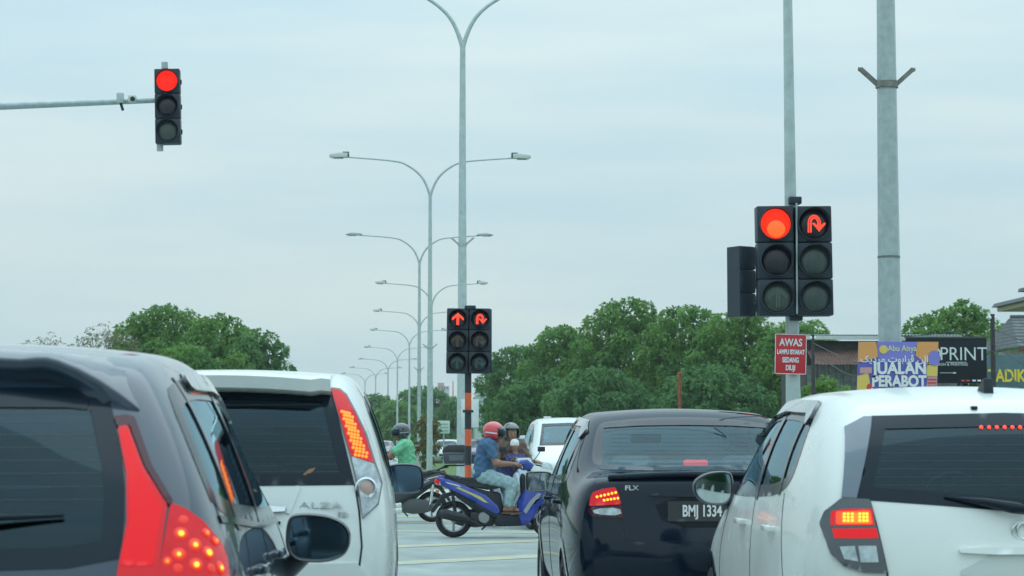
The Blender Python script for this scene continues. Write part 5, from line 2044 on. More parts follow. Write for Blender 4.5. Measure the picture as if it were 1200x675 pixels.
def scooter(name, label, loc, rz, paint, accent, group, topbox=False, seat_m=None, rim=None, mirrors=True):
    root = empty(name, loc, rz, label, 'motorcycle', group)
    BK = MATTE_BLACK
    rim = rim or mat('scooter_rim', (.35, .37, .38), .4, .6)
    r = .245
    bike_wheel(root, 0, r, .10, rim)
    bike_wheel(root, 1.27, r, .09, rim)
    en = prism('engine', [(-.02, .19), (-.02, .30), (.10, .36), (.28, .38), (.46, .36), (.55, .28), (.50, .17), (.30, .13), (.10, .15)], 'y', .06, .14, mat('engine_grey', (.10, .11, .12), .5, .5), root, bev=.02)
    prism('engine_core', [(.20, .17), (.22, .34), (.46, .38), (.58, .30), (.52, .15)], 'y', -.10, .06, mat('engine_dark', (.04, .045, .05), .5, .4), root, bev=.02)
    lathe('crank_cover', [(0, .05), (.07, .045), (.085, .02), (.09, -.02)], Matrix.Translation((.40, -.10, .27)) @ Matrix.Rotation(math.pi / 2, 4, 'X'), mat('engine_silver', (.30, .32, .33), .4, .6), root, 24)
    # silencer low on the near side
    bm = bmesh.new()
    add_tube(bm, [(-.20, -.145, .33), (-.16, -.145, .325), (.16, -.145, .25), (.22, -.14, .23)], [.035, .068, .062, .03], 16)
    add_tube(bm, [(.2, -.14, .235), (.34, -.11, .17), (.48, -.06, .17)], .022, 10)
    ex = obj_bm('exhaust', bm, mat('silencer_black', (.03, .035, .04), .4, .3), root, smooth=True, angle=40)
    prism('heat_shield', [(-.14, .33), (-.12, .39), (.16, .31), (.18, .26)], 'y', -.225, -.213, mat('shield_dark', (.05, .055, .06), .35), ex, bev=.004)
    tube('shock_absorber', [(.02, .12, .28), (-.02, .11, .60)], [.028, .024], CHROME, root, 10)
    tube('shock_absorber', [(.02, -.11, .32), (-.02, -.11, .60)], [.024, .022], BK, root, 10)
    # frame core and panels
    prism('body_core', [(-.12, .70), (-.02, .74), (.45, .62), (.62, .60), (.67, .36), (.60, .24), (.36, .30), (.14, .46), (-.02, .58)], 'y', -.12, .12, BK, root, bev=.025)
    pan = [(-.21, .80), (-.10, .785), (.14, .70), (.42, .575), (.58, .43), (.62, .345), (.56, .30), (.46, .345), (.26, .49), (.02, .61), (-.17, .69)]
    for s in (-1, 1):
        p_ = prism('side_panel', pan, 'y', s * .120, s * .150, paint, root, bev=.012)
        prism('side_stripe', [(.02, .665), (.06, .675), (.36, .545), (.46, .46), (.40, .475), (.24, .565)], 'y', s * .1505, s * .154, accent, p_)
    for s in (-1, 1):
        prism('panel_decal', [(-.12, .745), (.06, .70), (.10, .672), (-.08, .722)], 'y', s * .1505, s * .1535, ACC_WHITE, root)
        prism('lower_cladding', [(.30, .47), (.50, .335), (.60, .30), (.58, .26), (.46, .30), (.26, .44)], 'y', s * .125, s * .158, BK, root, bev=.008)
        prism('shield_insert', [(.92, .36), (1.0, .48), (1.12, .60), (1.16, .58), (1.04, .44), (.96, .32)], 'y', s * .1755, s * .179, ACC_GREY, root)
    tube('brake_cable', catmull([(.90, -.2, .95), (1.0, -.16, .86), (1.04, -.10, .70), (1.08, -.09, .50)], 5), .006, BK, root, 6)
    prism('tail_cowl', [(-.24, .79), (-.20, .83), (-.04, .81), (.02, .76), (-.12, .72)], 'y', -.10, .10, paint, root, bev=.02)
    prism('seat', [(-.16, .81), (-.10, .845), (.06, .825), (.22, .765), (.40, .755), (.56, .765), (.63, .72), (.62, .66), (.46, .63), (.22, .68), (-.06, .765)], 'y', -.13, .13, seat_m or mat('scooter_seat', (.03, .034, .04), .65, noise=(40, .3)), root, bev=.035)
    prism('rear_fender', [(-.31, .34), (-.29, .36), (-.16, .58), (.02, .62), (.02, .58), (-.12, .53), (-.27, .33)], 'y', -.07, .07, BK, root, bev=.01)
    box('number_plate', (-.315, 0, .43), (.012, .17, .14), PLATE_BLACK, root, rot=Matrix.Rotation(math.radians(28), 3, 'Y'), bev=.004)
    prism('tail_light', [(-.27, .74), (-.235, .79), (-.19, .76), (-.20, .70)], 'y', -.075, .075, LENS_RED, root, bev=.01)
    for s in (-1, 1):
        lathe('indicator', [(0, .045), (.022, .035), (.026, 0), (.01, -.05)], Matrix.Translation((-.22, s * .12, .62)) @ Matrix.Rotation(-s * math.pi / 2, 4, 'X'), mat('indicator_amber', (.6, .12, .03), .2, coat=1), root, 12)
    tube('grab_rail', catmull([(.02, -.14, .78), (-.16, -.13, .86), (-.25, -.05, .875), (-.25, .05, .875), (-.16, .13, .86), (.02, .14, .78)], 5), .013, BK, root, 8)
    # step-through and front
    prism('floorboard', [(.54, .24), (.60, .33), (.92, .27), (1.0, .30), (1.03, .20), (.94, .16), (.56, .15)], 'y', -.155, .155, BK, root, bev=.018)
    prism('inner_shield', [(.90, .24), (.90, .48), (.88, .80), (.91, .86), (.95, .84), (.97, .52), (.96, .22)], 'y', -.12, .12, BK, root, bev=.025)
    for s in (-1, 1):
        prism('leg_shield', [(.90, .16), (.86, .30), (.84, .48), (.95, .62), (.97, .80), (1.08, .84), (1.20, .66), (1.32, .57), (1.20, .47), (1.08, .40), (1.02, .20)], 'y', s * .115, s * .175, paint, root, bev=.018)
    prism('front_apron', [(1.00, .24), (1.02, .60), (.98, .86), (1.05, .90), (1.18, .70), (1.16, .5), (1.08, .24)], 'y', -.13, .13, paint, root, bev=.03)
    prism('shield_badge', [(1.03, .42), (1.08, .50), (1.19, .56), (1.10, .52)], 'y', -.180, -.1755, accent, root)
    bm = bmesh.new()
    for s in (-1, 1):
        add_tube(bm, [(1.27, s * .075, .245), (1.13, s * .075, .62)], .022, 10)
    add_tube(bm, [(1.13, 0, .58), (.97, 0, .98)], .026, 10)
    obj_bm('fork', bm, BK, root, smooth=True)
    fend = [(1.27 + (r + .03) * math.cos(a), r + (r + .03) * math.sin(a)) for a in [math.radians(25 + 130 * k / 12) for k in range(13)]]
    fin = [(1.27 + (r + .012) * math.cos(a), r + (r + .012) * math.sin(a)) for a in [math.radians(155 - 130 * k / 12) for k in range(13)]]
    prism('front_fender', fend + fin, 'y', -.065, .065, paint, root, bev=.004)
    # cockpit
    bm = bmesh.new()
    add_tube(bm, catmull([(.84, -.33, .93), (.90, -.20, .97), (.95, 0, .98), (.90, .20, .97), (.84, .33, .93)], 5), .013, 8)
    hb = obj_bm('handlebar', bm, BK, root, smooth=True)
    for s in (-1, 1):
        tube('grip', [(.862, s * .25, .945), (.838, s * .345, .928)], .019, RUBBER, hb, 10)
        tube('brake_lever', [(.90, s * .22, .955), (.90, s * .33, .93)], .007, ALLOY, hb, 6)
        if not mirrors:
            continue
        tube('mirror_stalk', [(.90, s * .17, .97), (.93, s * .24, 1.07), (.92, s * .29, 1.13)], .007, BK, hb, 6)
        bm = bmesh.new()
        add_box(bm, Vector((.92, s * .31, 1.17)), (.025, .12, .075), bev=.011)
        mm = obj_bm('rear_mirror', bm, BK, hb, smooth=True, angle=40)
        box('mirror_glass', (.906, s * .31, 1.17), (.004, .10, .058), MIRROR_BRIGHT, mm)
    prism('handlebar_cowl', [(.84, .93), (.86, 1.02), (.98, 1.05), (1.07, .97), (1.04, .90), (.92, .89)], 'y', -.12, .12, paint, root, bev=.03)
    prism('head_light', [(1.02, .90), (1.085, .97), (1.05, 1.01), (.99, .99)], 'y', -.085, .085, LENS_CLEAR, root, bev=.012)
    tube('side_stand', [(.44, .10, .16), (.38, .16, .10)], .012, BK, root, 6)
    if topbox:
        rk = bmesh.new()
        for s in (-1, 1):
            add_tube(rk, [(-.08, s * .10, .82), (-.22, s * .10, .90), (-.56, s * .10, .905)], .012, 8)
        for x in (-.25, -.40, -.54):
            add_tube(rk, [(x, -.10, .905), (x, .10, .905)], .010, 8)
        obj_bm('luggage_rack', rk, BK, root, smooth=True)
        tb = prism('top_box', [(-.57, .93), (-.20, .93), (-.17, 1.10), (-.60, 1.10)], 'y', -.19, .19, mat('top_box_black', (.06, .07, .08), .45, noise=(30, .2)), root, bev=.02)
        prism('top_box_lid', [(-.61, 1.105), (-.16, 1.105), (-.19, 1.20), (-.26, 1.235), (-.52, 1.235), (-.58, 1.20)], 'y', -.20, .20, mat('top_box_lid', (.03, .035, .042), .4), tb, bev=.025)
        prism('top_box_label', [(-.50, .98), (-.28, .98), (-.27, 1.07), (-.51, 1.07)], 'y', .1905, .1945, mat('top_box_panel', (.12, .14, .16), .4), tb)
        box('top_box_reflector', (-.605, 0, 1.02), (.012, .26, .05), LENS_RED, tb, bev=.004)
    return root

def seated(head, lean=0.0, knee_out=.10, R=1.0, sx=0.0, reach=(.86, .28, .945), base_z=.0, foot_z=.34):
    """joints of a rider on the scooter above"""
    px_, pz = .38 + sx, .835 + base_z
    J = {'pelvis': (px_, 0, pz + .02), 'chest': (px_ + .07 + lean, 0, pz + .36), 'neck': (px_ + .10 + lean, 0, pz + .47), 'head': head}
    for s, k in ((1, 'l'), (-1, 'r')):
        J['shoulder_' + k] = (px_ + .08 + lean, s * .185, pz + .395)
        J['elbow_' + k] = (px_ + .17, s * .265, pz + .15)
        J['wrist_' + k] = (reach[0] - .085, s * (reach[1] + .01), reach[2] + .035)
        J['hip_' + k] = (px_ + .03, s * .10, pz - .01)
        J['knee_' + k] = (px_ + .40, s * (knee_out + .07), pz - .12)
        J['ankle_' + k] = (px_ + .33, s * (knee_out + .05), foot_z + .075)
        J['toe_' + k] = (px_ + .46, s * (knee_out + .065), foot_z + .03)
    return J

SKIN = mat('skin_brown', (.26, .135, .085), .55, noise=(18, .12))
SKIN2 = mat('skin_tan', (.34, .19, .125), .55, noise=(18, .12))
DENIM_LIGHT = mat('denim_light', (.33, .46, .49), .9, noise=(25, .22))
DENIM_DARK = mat('denim_dark', (.03, .05, .14), .9, noise=(25, .25))
SHIRT_BLUE = mat('shirt_blue', (.05, .12, .22), .85, noise=(10, .25))
SHIRT_GREEN = mat('shirt_green', (.17, .52, .30), .85, noise=(9, .12))
SHIRT_BROWN = mat('shirt_brown', (.15, .105, .085), .9, noise=(12, .3))
CLOTH_VIOLET = mat('cloth_violet', (.07, .07, .20), .9, noise=(15, .35))
CLOTH_WHITE = mat('cloth_white', (.72, .74, .72), .9, noise=(20, .08))
SANDAL = mat('sandal_brown', (.16, .075, .05), .7)
HEL_RED = mat('helmet_red', (.62, .025, .045), .2, coat=1)
HEL_BLACK = mat('helmet_black', (.025, .032, .042), .2, coat=1)
HEL_GREY = mat('helmet_grey', (.10, .12, .125), .3, coat=1)
BIKE_BLUE = mat('bike_blue', (.010, .04, .33), .2, coat=1)
BIKE_BLACK = mat('bike_black', (.03, .036, .045), .3, coat=.6)
BIKE_SILVER = mat('bike_silver_blue', (.20, .26, .32), .25, .5, coat=1)
ACC_YEL = mat('decal_yellow', (.55, .50, .18), .4)
ACC_GREY = mat('decal_grey', (.30, .33, .36), .4)
ACC_WHITE = mat('decal_white', (.7, .74, .78), .4)

def build_riders():
    # --- blue scooter and its rider, broadside on, heading right
    Y = 29.8
    b = Vector((GX(532, Y), Y, 0))
    scooter('scooter', 'blue step-through scooter broadside on in front of the striped pole', b, 0, BIKE_BLUE, ACC_YEL, 'motorcycles at the junction', mirrors=False)
    J = seated((.545, 0, 1.375), lean=.0)
    person('person', 'person in red helmet, blue shirt and pale jeans riding the blue scooter', b, 0, J, SKIN, SHIRT_BLUE, DENIM_LIGHT, SANDAL, (1, -.12, -.12),
           lambda r, h, l: helmet(r, h, l, HEL_RED, stripe=ACC_WHITE), 'riders at the junction')
    # --- dark motorcycle with a top box, heading left
    Y = 35.7
    b2 = Vector((GX(506, Y), Y, 0))
    scooter('scooter', 'black motorcycle with a top box, half hidden behind the white carrier\'s mirror', b2, math.pi, BIKE_BLACK, ACC_GREY, 'motorcycles at the junction', topbox=True)
    J = seated((.50, 0, 1.41), lean=-.02)
    for k in ('l', 'r'):
        s = 1 if k == 'l' else -1
        J['elbow_' + k] = (.66, s * .24, 1.07)
    person('person', 'person in black helmet and pale green shirt riding left', b2, math.pi, J, SKIN, SHIRT_GREEN, DENIM_DARK, SANDAL, (1, .25, -.1),
           lambda r, h, l: helmet(r, h, l, HEL_BLACK, stripe=ACC_GREY), 'riders at the junction', sleeve=.62)
    # --- third scooter turned towards the viewer, woman and child
    Y = 33.2
    rz = math.radians(-70)
    hx = GX(599, Y)
    b3 = Vector((hx - .50 * math.cos(rz), Y - .50 * math.sin(rz), 0))
    scooter('scooter', 'silver-blue scooter turned towards the viewer behind the red-helmeted rider', b3, rz, BIKE_SILVER, ACC_GREY, 'motorcycles at the junction')
    J = seated((.50, 0, 1.395), lean=-.02)
    lk = Vector((1, -.05, -.10))
    person('person', 'person in dark helmet and brown top with a small child in front', b3, rz, J, SKIN2, SHIRT_BROWN, DENIM_DARK, SANDAL, lk,
           lambda r, h, l: helmet(r, h, l, HEL_GREY, visor=False), 'riders at the junction', sleeve=.9)
    # child standing in the step-through, hands on the cowl
    R = .62
    C = {'pelvis': (.64, 0, .80), 'chest': (.67, 0, 1.02), 'neck': (.68, 0, 1.09), 'head': (.69, -.02, 1.215)}
    for s, k in ((1, 'l'), (-1, 'r')):
        C['shoulder_' + k] = (.67, s * .105, 1.045)
        C['elbow_' + k] = (.74, s * .15, .93)
        C['wrist_' + k] = (.80, s * .12, .985)
        C['hip_' + k] = (.65, s * .055, .78)
        C['knee_' + k] = (.72, s * .065, .56)
        C['ankle_' + k] = (.70, s * .065, .38)
        C['toe_' + k] = (.77, s * .07, .345)
    def cap(root, h, l):
        h = Vector(h)
        M = Matrix.Translation(h + Vector((-.006, 0, .022)))
        lathe('cap', [(.064, -.014), (.0665, .0), (.066, .035), (.052, .066), (.03, .080), (0, .084)], M, CLOTH_WHITE, root, 24, angle=60)
    person('person', 'small child in white cap standing in front of the brown-clad rider', b3, rz, C, SKIN2, CLOTH_VIOLET, CLOTH_VIOLET, None, lk, cap, 'riders at the junction', R=R, sleeve=.85, grips=False)

build_riders()
def door_handle(car, h, n, paint):
    bm = bmesh.new()
    add_box(bm, h + n * .026, (.018, .20, .028), bev=.008)
    for q in (-.075, .075):
        add_box(bm, h + n * .008 + Vector((0, q, 0)), (.03, .035, .024), bev=.005)
    obj_bm('door_handle', bm, paint, car.root, smooth=True, angle=40)

# ------------------------------------------------------------------ dark hatchback, nearest on the left
def build_hatchback_dark():
    paint = mat('paint_midnight', (0.024, 0.042, 0.068), 0.3, 0.0, coat=1.0, spec=.25, inside=(.02, .02, .02))
    W = .848
    S = [
        [(.12, .70, .28), (.03, .76, .50), (.02, .80, .72), (.09, .77, .98), (.27, .655, 1.25), (.47, .525, 1.46)],
        [(.35, .80, .22), (.35, .835, .45), (.35, .85, .72), (.40, .79, 1.0), (.53, .675, 1.285), (.68, .545, 1.50)],
        st(.95, W, .795, .98, .56, 1.52, .05, .015),
        st(1.6, W, .795, .95, .57, 1.525, .05, .015),
        st(2.25, W, .795, .93, .56, 1.49, -.05, .015),
        st(2.75, W, .79, .92, .57, 1.28, .0, .015),
        st(3.1, W, .79, .90, .62, .99, .15, .02),
        st(3.7, .80, .72, .78, .60, .83, .0, .0),
        [(3.86, .70, .25), (3.93, .72, .45), (3.94, .70, .6), (3.9, .66, .70), (3.87, .63, .74), (3.84, .58, .77)],
    ]
    car = Car('parked_car', 'dark blue-grey hatchback with red strip lamp, nearest the viewer at the left', 'car', (-1.28, 5.9, 0), 0, S, paint,
              crown=(.045, .045, .045, .045, .045, .05, .05, .03, .03), bow_r=(.08, .08, .07, .06, .06, .09), group='cars waiting at the lights')
    # rear screen
    def half(pts):
        l2 = car.loc2(pts, 'rear')
        return l2
    hw = half([(126, 470), (131, 488), (144, 555), (143, 625), (135, 662)])
    top = 1.40
    r = [(0, top)] + [(hw[0][0], top)] + hw
    zb = hw[-1][1]
    outl = [(x, z) for x, z in r] + [(0, zb - .012)] + [(-x, z) for x, z in r[:0:-1]]
    car.window('rear_window', outl, 'rear', GL_DARK, frame=.05, round_=1)
    # strip lamps beside the screen and corner lamps
    for nm, pts, m, off in (
        ('lamp_strip', [(138, 502), (150, 500), (168, 548), (196, 593), (185, 682), (136, 682), (149, 612), (148, 555)], LENS_RED, .014),
        ('lamp_garnish', [(133, 489), (148, 487), (158, 490), (178, 546), (203, 588), (198, 593), (170, 547), (152, 499), (138, 501)], LENS_DARK, .010),
        ('tail_lamp', [(200, 591), (216, 597), (236, 612), (256, 636), (263, 655), (266, 680), (185, 680)], LENS_RED, .014)):
        car.lens(nm, pts, 'rear', m, off=off, round_=1)
    core_px = [(141, 507), (149, 505), (165, 550), (190, 595), (180, 664), (141, 664), (152, 612), (151, 555)]
    car.lens('lamp_core', core_px, 'rear', LENS_LIT, off=.0165, round_=2)
    lamp = [(211, 628), (227, 641), (241, 650), (209, 652), (228, 664), (254, 667), (248, 636), (196, 660), (238, 627), (214, 612), (244, 668), (208, 668)]
    pts = car.loc2(lamp, 'rear')
    core = pts[:6]
    glow = mat('led_glow', (.5, .05, .01), .4, emit=(1.0, .07, .015), es=.6)
    glow2 = mat('led_glow_deep', (.5, .03, .01), .4, emit=(1.0, .022, .014), es=.36)
    car.dots('lamp_halos', pts[6:] + [(-a, b) for a, b in pts[6:]], 'rear', glow2, r=.014, off=.0128, n=14)  # halos of light round the LEDs, painted as glowing discs
    car.dots('lamp_halos', core + [(-a, b) for a, b in core], 'rear', glow2, r=.020, off=.0128, n=14)
    car.dots('lamp_halos', core + [(-a, b) for a, b in core], 'rear', glow, r=.013, off=.0140, n=14)
    for k, rr in enumerate((.0095, .0075, .0105, .0065, .009, .008)):
        car.dots('lamp_leds', [core[k], (-core[k][0], core[k][1])], 'rear', LED_YELLOW, r=rr * .85, off=.0165, n=10)
    car.dots('lamp_leds', pts[6:9] + [(-a, b) for a, b in pts[6:9]], 'rear', LED_ORANGE, r=.005, off=.018)
    # garnish bar under the screen, tailgate seam, plate, bumper
    z = zb - .05
    car.patch('garnish_bar', [(-.62, z), (.62, z), (.64, z - .09), (-.64, z - .09)], 'rear', mat('satin_silver', (.5, .54, .56), .3, .8), off=.012, depth=.02, round_=1)
    car.strip('seam', [(.60, z - .06), (.62, .80), (.55, .58), (-.55, .58), (-.62, .80), (-.60, z - .06)], 'rear', SEAM)
    pl = car.patch('number_plate', [(-.26, .66), (.26, .66), (.26, .77), (-.26, .77)], 'rear', PLATE_BLACK, off=.016, depth=.02)
    car.patch('bumper', [(-.68, .56), (.68, .56), (.62, .27), (-.62, .27)], 'rear', paint, off=.02, depth=.03, round_=1)
    car.patch('bumper_insert', [(-.45, .42), (.45, .42), (.40, .29), (-.40, .29)], 'rear', BLACK_TRIM, off=.026, depth=.02, round_=1)
    # side glass
    side = [(.30, 1.045), (.33, 1.18), (.47, 1.36), (.62, 1.43), (1.6, 1.445), (2.05, 1.425), (2.38, 1.35), (2.92, .99), (2.9, .96), (1.6, .985)]
    car.window('side_window', side, 'right', GL_SIDE, frame=.05, both=True)
    for s in ('left', 'right'):
        car.strip('window_pillar', [(1.62, .97), (1.60, 1.45)], s, BLACK_TRIM, width=.09, off=.004)
        car.strip('window_pillar', [(.66, 1.0), (.76, 1.44)], s, BLACK_TRIM, width=.045, off=.004)
        car.strip('seam', [(.62, .30), (.60, .70), (.86, .98)], s, SEAM)
        car.strip('seam', [(1.64, .28), (1.64, .97)], s, SEAM)
        car.strip('seam', [(2.72, .28), (2.75, .70), (2.70, .95)], s, SEAM)
        car.strip('belt_trim', [(.32, 1.04), (1.6, .975), (2.9, .955)], s, BLACK_TRIM, width=.02, off=.006)
        for y in (1.05, 2.0):
            h, n, d = car.hit(y, .86, s)
            door_handle(car, h, n, paint)
        # rain visors over the door glass
        car.patch('rain_visor', [(.92, 1.445), (1.0, 1.468), (1.6, 1.475), (2.1, 1.455), (2.42, 1.36), (2.40, 1.32), (2.06, 1.405), (1.6, 1.42), (1.0, 1.412), (.93, 1.42)],
                  s, LENS_SMOKE, off=.016, depth=.012)
    # windscreen
    car.window('windscreen', [(-.60, 1.02), (-.56, 1.2), (-.50, 1.40), (0, 1.42), (.50, 1.40), (.56, 1.2), (.60, 1.02), (0, 1.03)], 'front', GL_CLEAR, frame=.05)
    car.lens('head_lamp', [(.42, .66), (.66, .72), (.69, .80), (.50, .74)], 'front', LENS_CLEAR, loc=True)
    car.patch('grille', [(-.40, .66), (.40, .66), (.36, .56), (-.36, .56)], 'front', BLACK_TRIM, off=.01)
    # roof spoiler: a lip lofted off the roof's rear edge
    prof_px = [(-107, 419), (-40, 420), (0, 422), (24, 423.5), (42, 421.5), (54, 421.5), (68, 425), (92, 435), (116, 448), (140, 464), (163, 482)]
    yr = 5.9 + .31
    edge = []
    for i, (a, b) in enumerate(prof_px):
        p = car.Mi @ P(a, b, yr + .03 * max(0, (i - 4) / 6.0) ** 1.6)
        edge.append(p)
    edge[0].x = 0
    full = [Vector((-p.x, p.y, p.z)) for p in edge[:0:-1]] + edge
    vs, fs = [], []
    for q, e in enumerate(full):
        yb = e.y + .26
        h = car.bvh.ray_cast(Vector((e.x * .97, yb, 3)), Vector((0, 0, -1)))
        top = h[0] + Vector((0, 0, .002))
        mid = e.lerp(top, .5) + Vector((0, 0, .012))
        low = Vector((e.x * .985, e.y + .02, e.z - .028))
        h2 = car.bvh.ray_cast(Vector((e.x * .96, -2, e.z - .06)), Vector((0, 1, 0)))
        und = h2[0] + Vector((0, .02, 0)) if h2[0] else low + Vector((0, .1, -.02))
        vs += [top + Vector((0, .03, -.01)), top, mid, e + Vector((0, .012, .010)), e, low, und]
    n = 7
    for q in range(len(full) - 1):
        for k in range(n - 1):
            fs.append((q * n + k, (q + 1) * n + k, (q + 1) * n + k + 1, q * n + k + 1))
    o = obj_from('roof_spoiler', vs, fs, paint, car.root, smooth=True, fix=True)
    # rear wiper
    car.heater_lines([1.10 + .035 * k for k in range(8)], lambda z: .56 - .3 * (z - 1.1))
    a, b = car.hit(0.0, 1.03, 'rear')[0], car.hit(.36, 1.06, 'rear')[0]
    bm = bmesh.new()
    add_tube(bm, [a + Vector((0, -.03, -.03)), a.lerp(b, .5) + Vector((0, -.03, .01)), b + Vector((0, -.015, 0))], [.014, .011, .005], 8)
    obj_bm('wiper', bm, BLACK_TRIM, car.root, smooth=True)
    interior(car, 3.96, rows=((.78, .46), (1.75, .42)))
    car.wheels((.62, 3.15), .29, .735)
    # door mirrors with folded foot
    mo = [(-.125, -.075), (-.125, .085), (-.06, .10), (.05, .088), (.115, .045), (.118, -.02), (.09, -.07), (0, -.092)]
    c = car.Mi @ P(374, 632, 8.35)
    for s in (1, -1):
        cc = Vector((c.x * s, c.y, c.z))
        door_mirror(car.root, [(x * s, z) for x, z in mo], cc, paint if False else mat('mirror_shell', (.02, .028, .036), .3, coat=.5), MIRROR_BLUE,
                    foot=((-.06 * s, .05, -.06), (-.15 * s, .09, -.14)))
    car.finish()
    return car

# ------------------------------------------------------------------ white people carrier
def build_carrier_white():
    paint = mat('paint_pearl', (0.74, 0.78, 0.755), 0.28, 0.0, coat=.4, spec=.35, noise=(2.5, .035, 6), inside=(.03, .03, .03))
    W = .848
    S = [
        [(.12, .70, .28), (.03, .78, .48), (.01, .815, .70), (.05, .80, .98), (.13, .715, 1.28), (.26, .60, 1.54)],
        [(.35, .81, .22), (.33, .84, .45), (.33, .855, .72), (.36, .835, 1.0), (.42, .745, 1.31), (.52, .63, 1.58)],
        st(1.0, W, .84, .98, .64, 1.60, .05, .03),
        st(1.8, W, .84, .97, .645, 1.61, .0, .03),
        st(2.45, W, .83, .96, .625, 1.57, -.05, .03),
        st(2.95, W, .81, .95, .605, 1.36, -.02, .02),
        st(3.3, W, .79, .93, .63, 1.02, .2, .02),
        st(3.95, .80, .72, .80, .60, .85, .0, .0),
        [(4.08, .70, .25), (4.16, .72, .45), (4.17, .70, .6), (4.12, .66, .72), (4.08, .63, .77), (4.04, .58, .80)],
    ]
    car = Car('parked_car', 'white people carrier with tall clear-and-red tail lamp, waiting ahead of the dark hatchback', 'car', (-.91, 10.4, 0), 0, S, paint,
              crown=(.03, .03, .035, .035, .04, .05, .05, .03, .03), bow_r=(.07, .07, .06, .05, .05, .07), group='cars waiting at the lights')
    hw = car.loc2([(388, 459), (400, 510), (414, 567)], 'rear')
    zt = hw[0][1]
    outl = [(0, zt + .012), (hw[0][0] - .03, zt + .006)] + hw[:0:-1][::-1]
    outl = [(0, zt + .015), (hw[0][0], zt), hw[1], hw[2], (0, hw[2][1] - .005)]
    outl = outl + [(-hw[2][0], hw[2][1]), (-hw[1][0], hw[1][1]), (-hw[0][0], zt)]
    car.window('rear_window', outl, 'rear', GL_DARK, frame=.05, round_=0)
    car.lens('tail_lamp', [(388, 457), (397, 458), (404, 464), (413, 481), (427, 510), (437, 543), (411, 534), (401, 500)], 'rear', LENS_RED, round_=1)
    car.lens('reverse_lamp', [(411.5, 535), (437, 544), (445, 566), (441, 591), (425, 607), (421, 576)], 'rear', LENS_CLEAR, round_=1)
    car.heater_lines([1.12 + .035 * k for k in range(10)], lambda z: .60 - .35 * (z - 1.1))
    for loop in ([(388, 457), (397, 458), (404, 464), (413, 481), (427, 510), (437, 543), (445, 566), (441, 591), (425, 607), (421, 576), (411, 535), (401, 500), (388, 457)],
                 [(411, 534.5), (424, 538.5), (437, 543.5)]):
        lp_ = car.loc2(loop, 'rear')
        for s in (1, -1):
            car.strip('lamp_rim', [(a * s, b) for a, b in lp_], 'rear', mat('lamp_rim_grey', (.16, .15, .16), .4), width=.009, off=.011)
    # rows of LEDs in the red lens
    led = []
    for r in range(13):
        t = r / 12
        y = 484 + 50 * t
        x0, x1 = 399 + 16 * t, 410 + 20 * t
        for k in range(4):
            led.append((x0 + (x1 - x0) * (k + .5 * (r % 2)) / 4 + 1, y + k * .8))
    lp = car.loc2(led, 'rear')
    car.dots('lamp_leds', lp + [(-a, b) for a, b in lp], 'rear', LED_ORANGE, r=.008, off=.015)
    rp = car.loc2([(429, 572)], 'rear')[0]
    for s in (1, -1):
        h, n, d = car.hit(rp[0] * s, rp[1], 'rear')
        M = Matrix.Translation(h - d * .012) @ Vector((0, -1, 0)).to_track_quat('Z', 'Y').to_matrix().to_4x4()
        b = lathe('reflector_bowl', [(.052, -.01), (.052, .012), (.045, .016), (.042, .006), (.02, .002), (0, .004)], M, CHROME, car.root)
        lathe('bulb', [(.036, .0), (.034, .0075), (.018, .012), (0, .014)], M, mat('bulb_amber', (.62, .42, .36), .2, coat=1), b)
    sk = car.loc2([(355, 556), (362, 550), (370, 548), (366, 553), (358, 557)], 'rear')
    car.patch('painted_reflection', sk, 'rear', mat('reflection_orange', (.30, .15, .07), .5), off=.002, depth=.002)  # reflection in the rear glass, painted as an orange-brown patch
    # seams, recess, badges
    sm = car.loc2([(416, 568), (421, 600), (424, 640), (420, 672)], 'rear')
    for s in (1, -1):
        car.strip('seam', [(a * s, b) for a, b in sm] + [((sm[-1][0] - .03) * s, .60), ((sm[-1][0] - .12) * s, .56)], 'rear', SEAM, width=.009)
    car.strip('seam', [(-.52, .56), (.52, .56)], 'rear', SEAM, width=.009)
    car.patch('number_plate_recess', [(-.33, .93), (.33, .93), (.27, .76), (-.27, .76)], 'rear', BLACK_TRIM, off=.008, depth=.02, round_=1)
    car.patch('tailgate_handle', [(-.34, .965), (.34, .965), (.33, .925), (-.33, .925)], 'rear', CHROME, off=.022, depth=.03, round_=1)
    pl = car.patch('number_plate', [(-.23, .89), (.23, .89), (.23, .79), (-.23, .79)], 'rear', PLATE_BLACK, off=.018, depth=.012)
    cr = car.loc2([(350, 570), (337, 602)], 'rear')
    for s in (1, -1):
        car.strip('crease', [(a * s, b) for a, b in cr], 'rear', paint, width=.022, off=.007)
    for body, px, py, sz, sx in (('ALZA', 376, 592.5, .042, 2.0), ('EZi', 402, 603, .034, 1.1)):
        h = car.hit_px(px, py)
        text('badge', body, sz, CHROME, car.root, h + Vector((0, -.006, 0)), (math.radians(88), 0, 0), ext=.003, sx=sx, offset=-.0006)
    # bumper step and corner
    bl = car.loc2([(470, 640), (428, 640)], 'rear')
    zb = .70
    car.patch('bumper', [(-.72, zb), (-.5, zb - .005), (.5, zb - .005), (.72, zb), (.70, .48), (.64, .27), (-.64, .27), (-.70, .48)], 'rear', paint, off=.018, depth=.03, round_=1)
    car.patch('bumper_insert', [(-.5, .40), (.5, .40), (.46, .28), (-.46, .28)], 'rear', BLACK_TRIM, off=.026, depth=.02, round_=1)
    # spoiler over the screen
    vs, fs = [], []
    N = 24
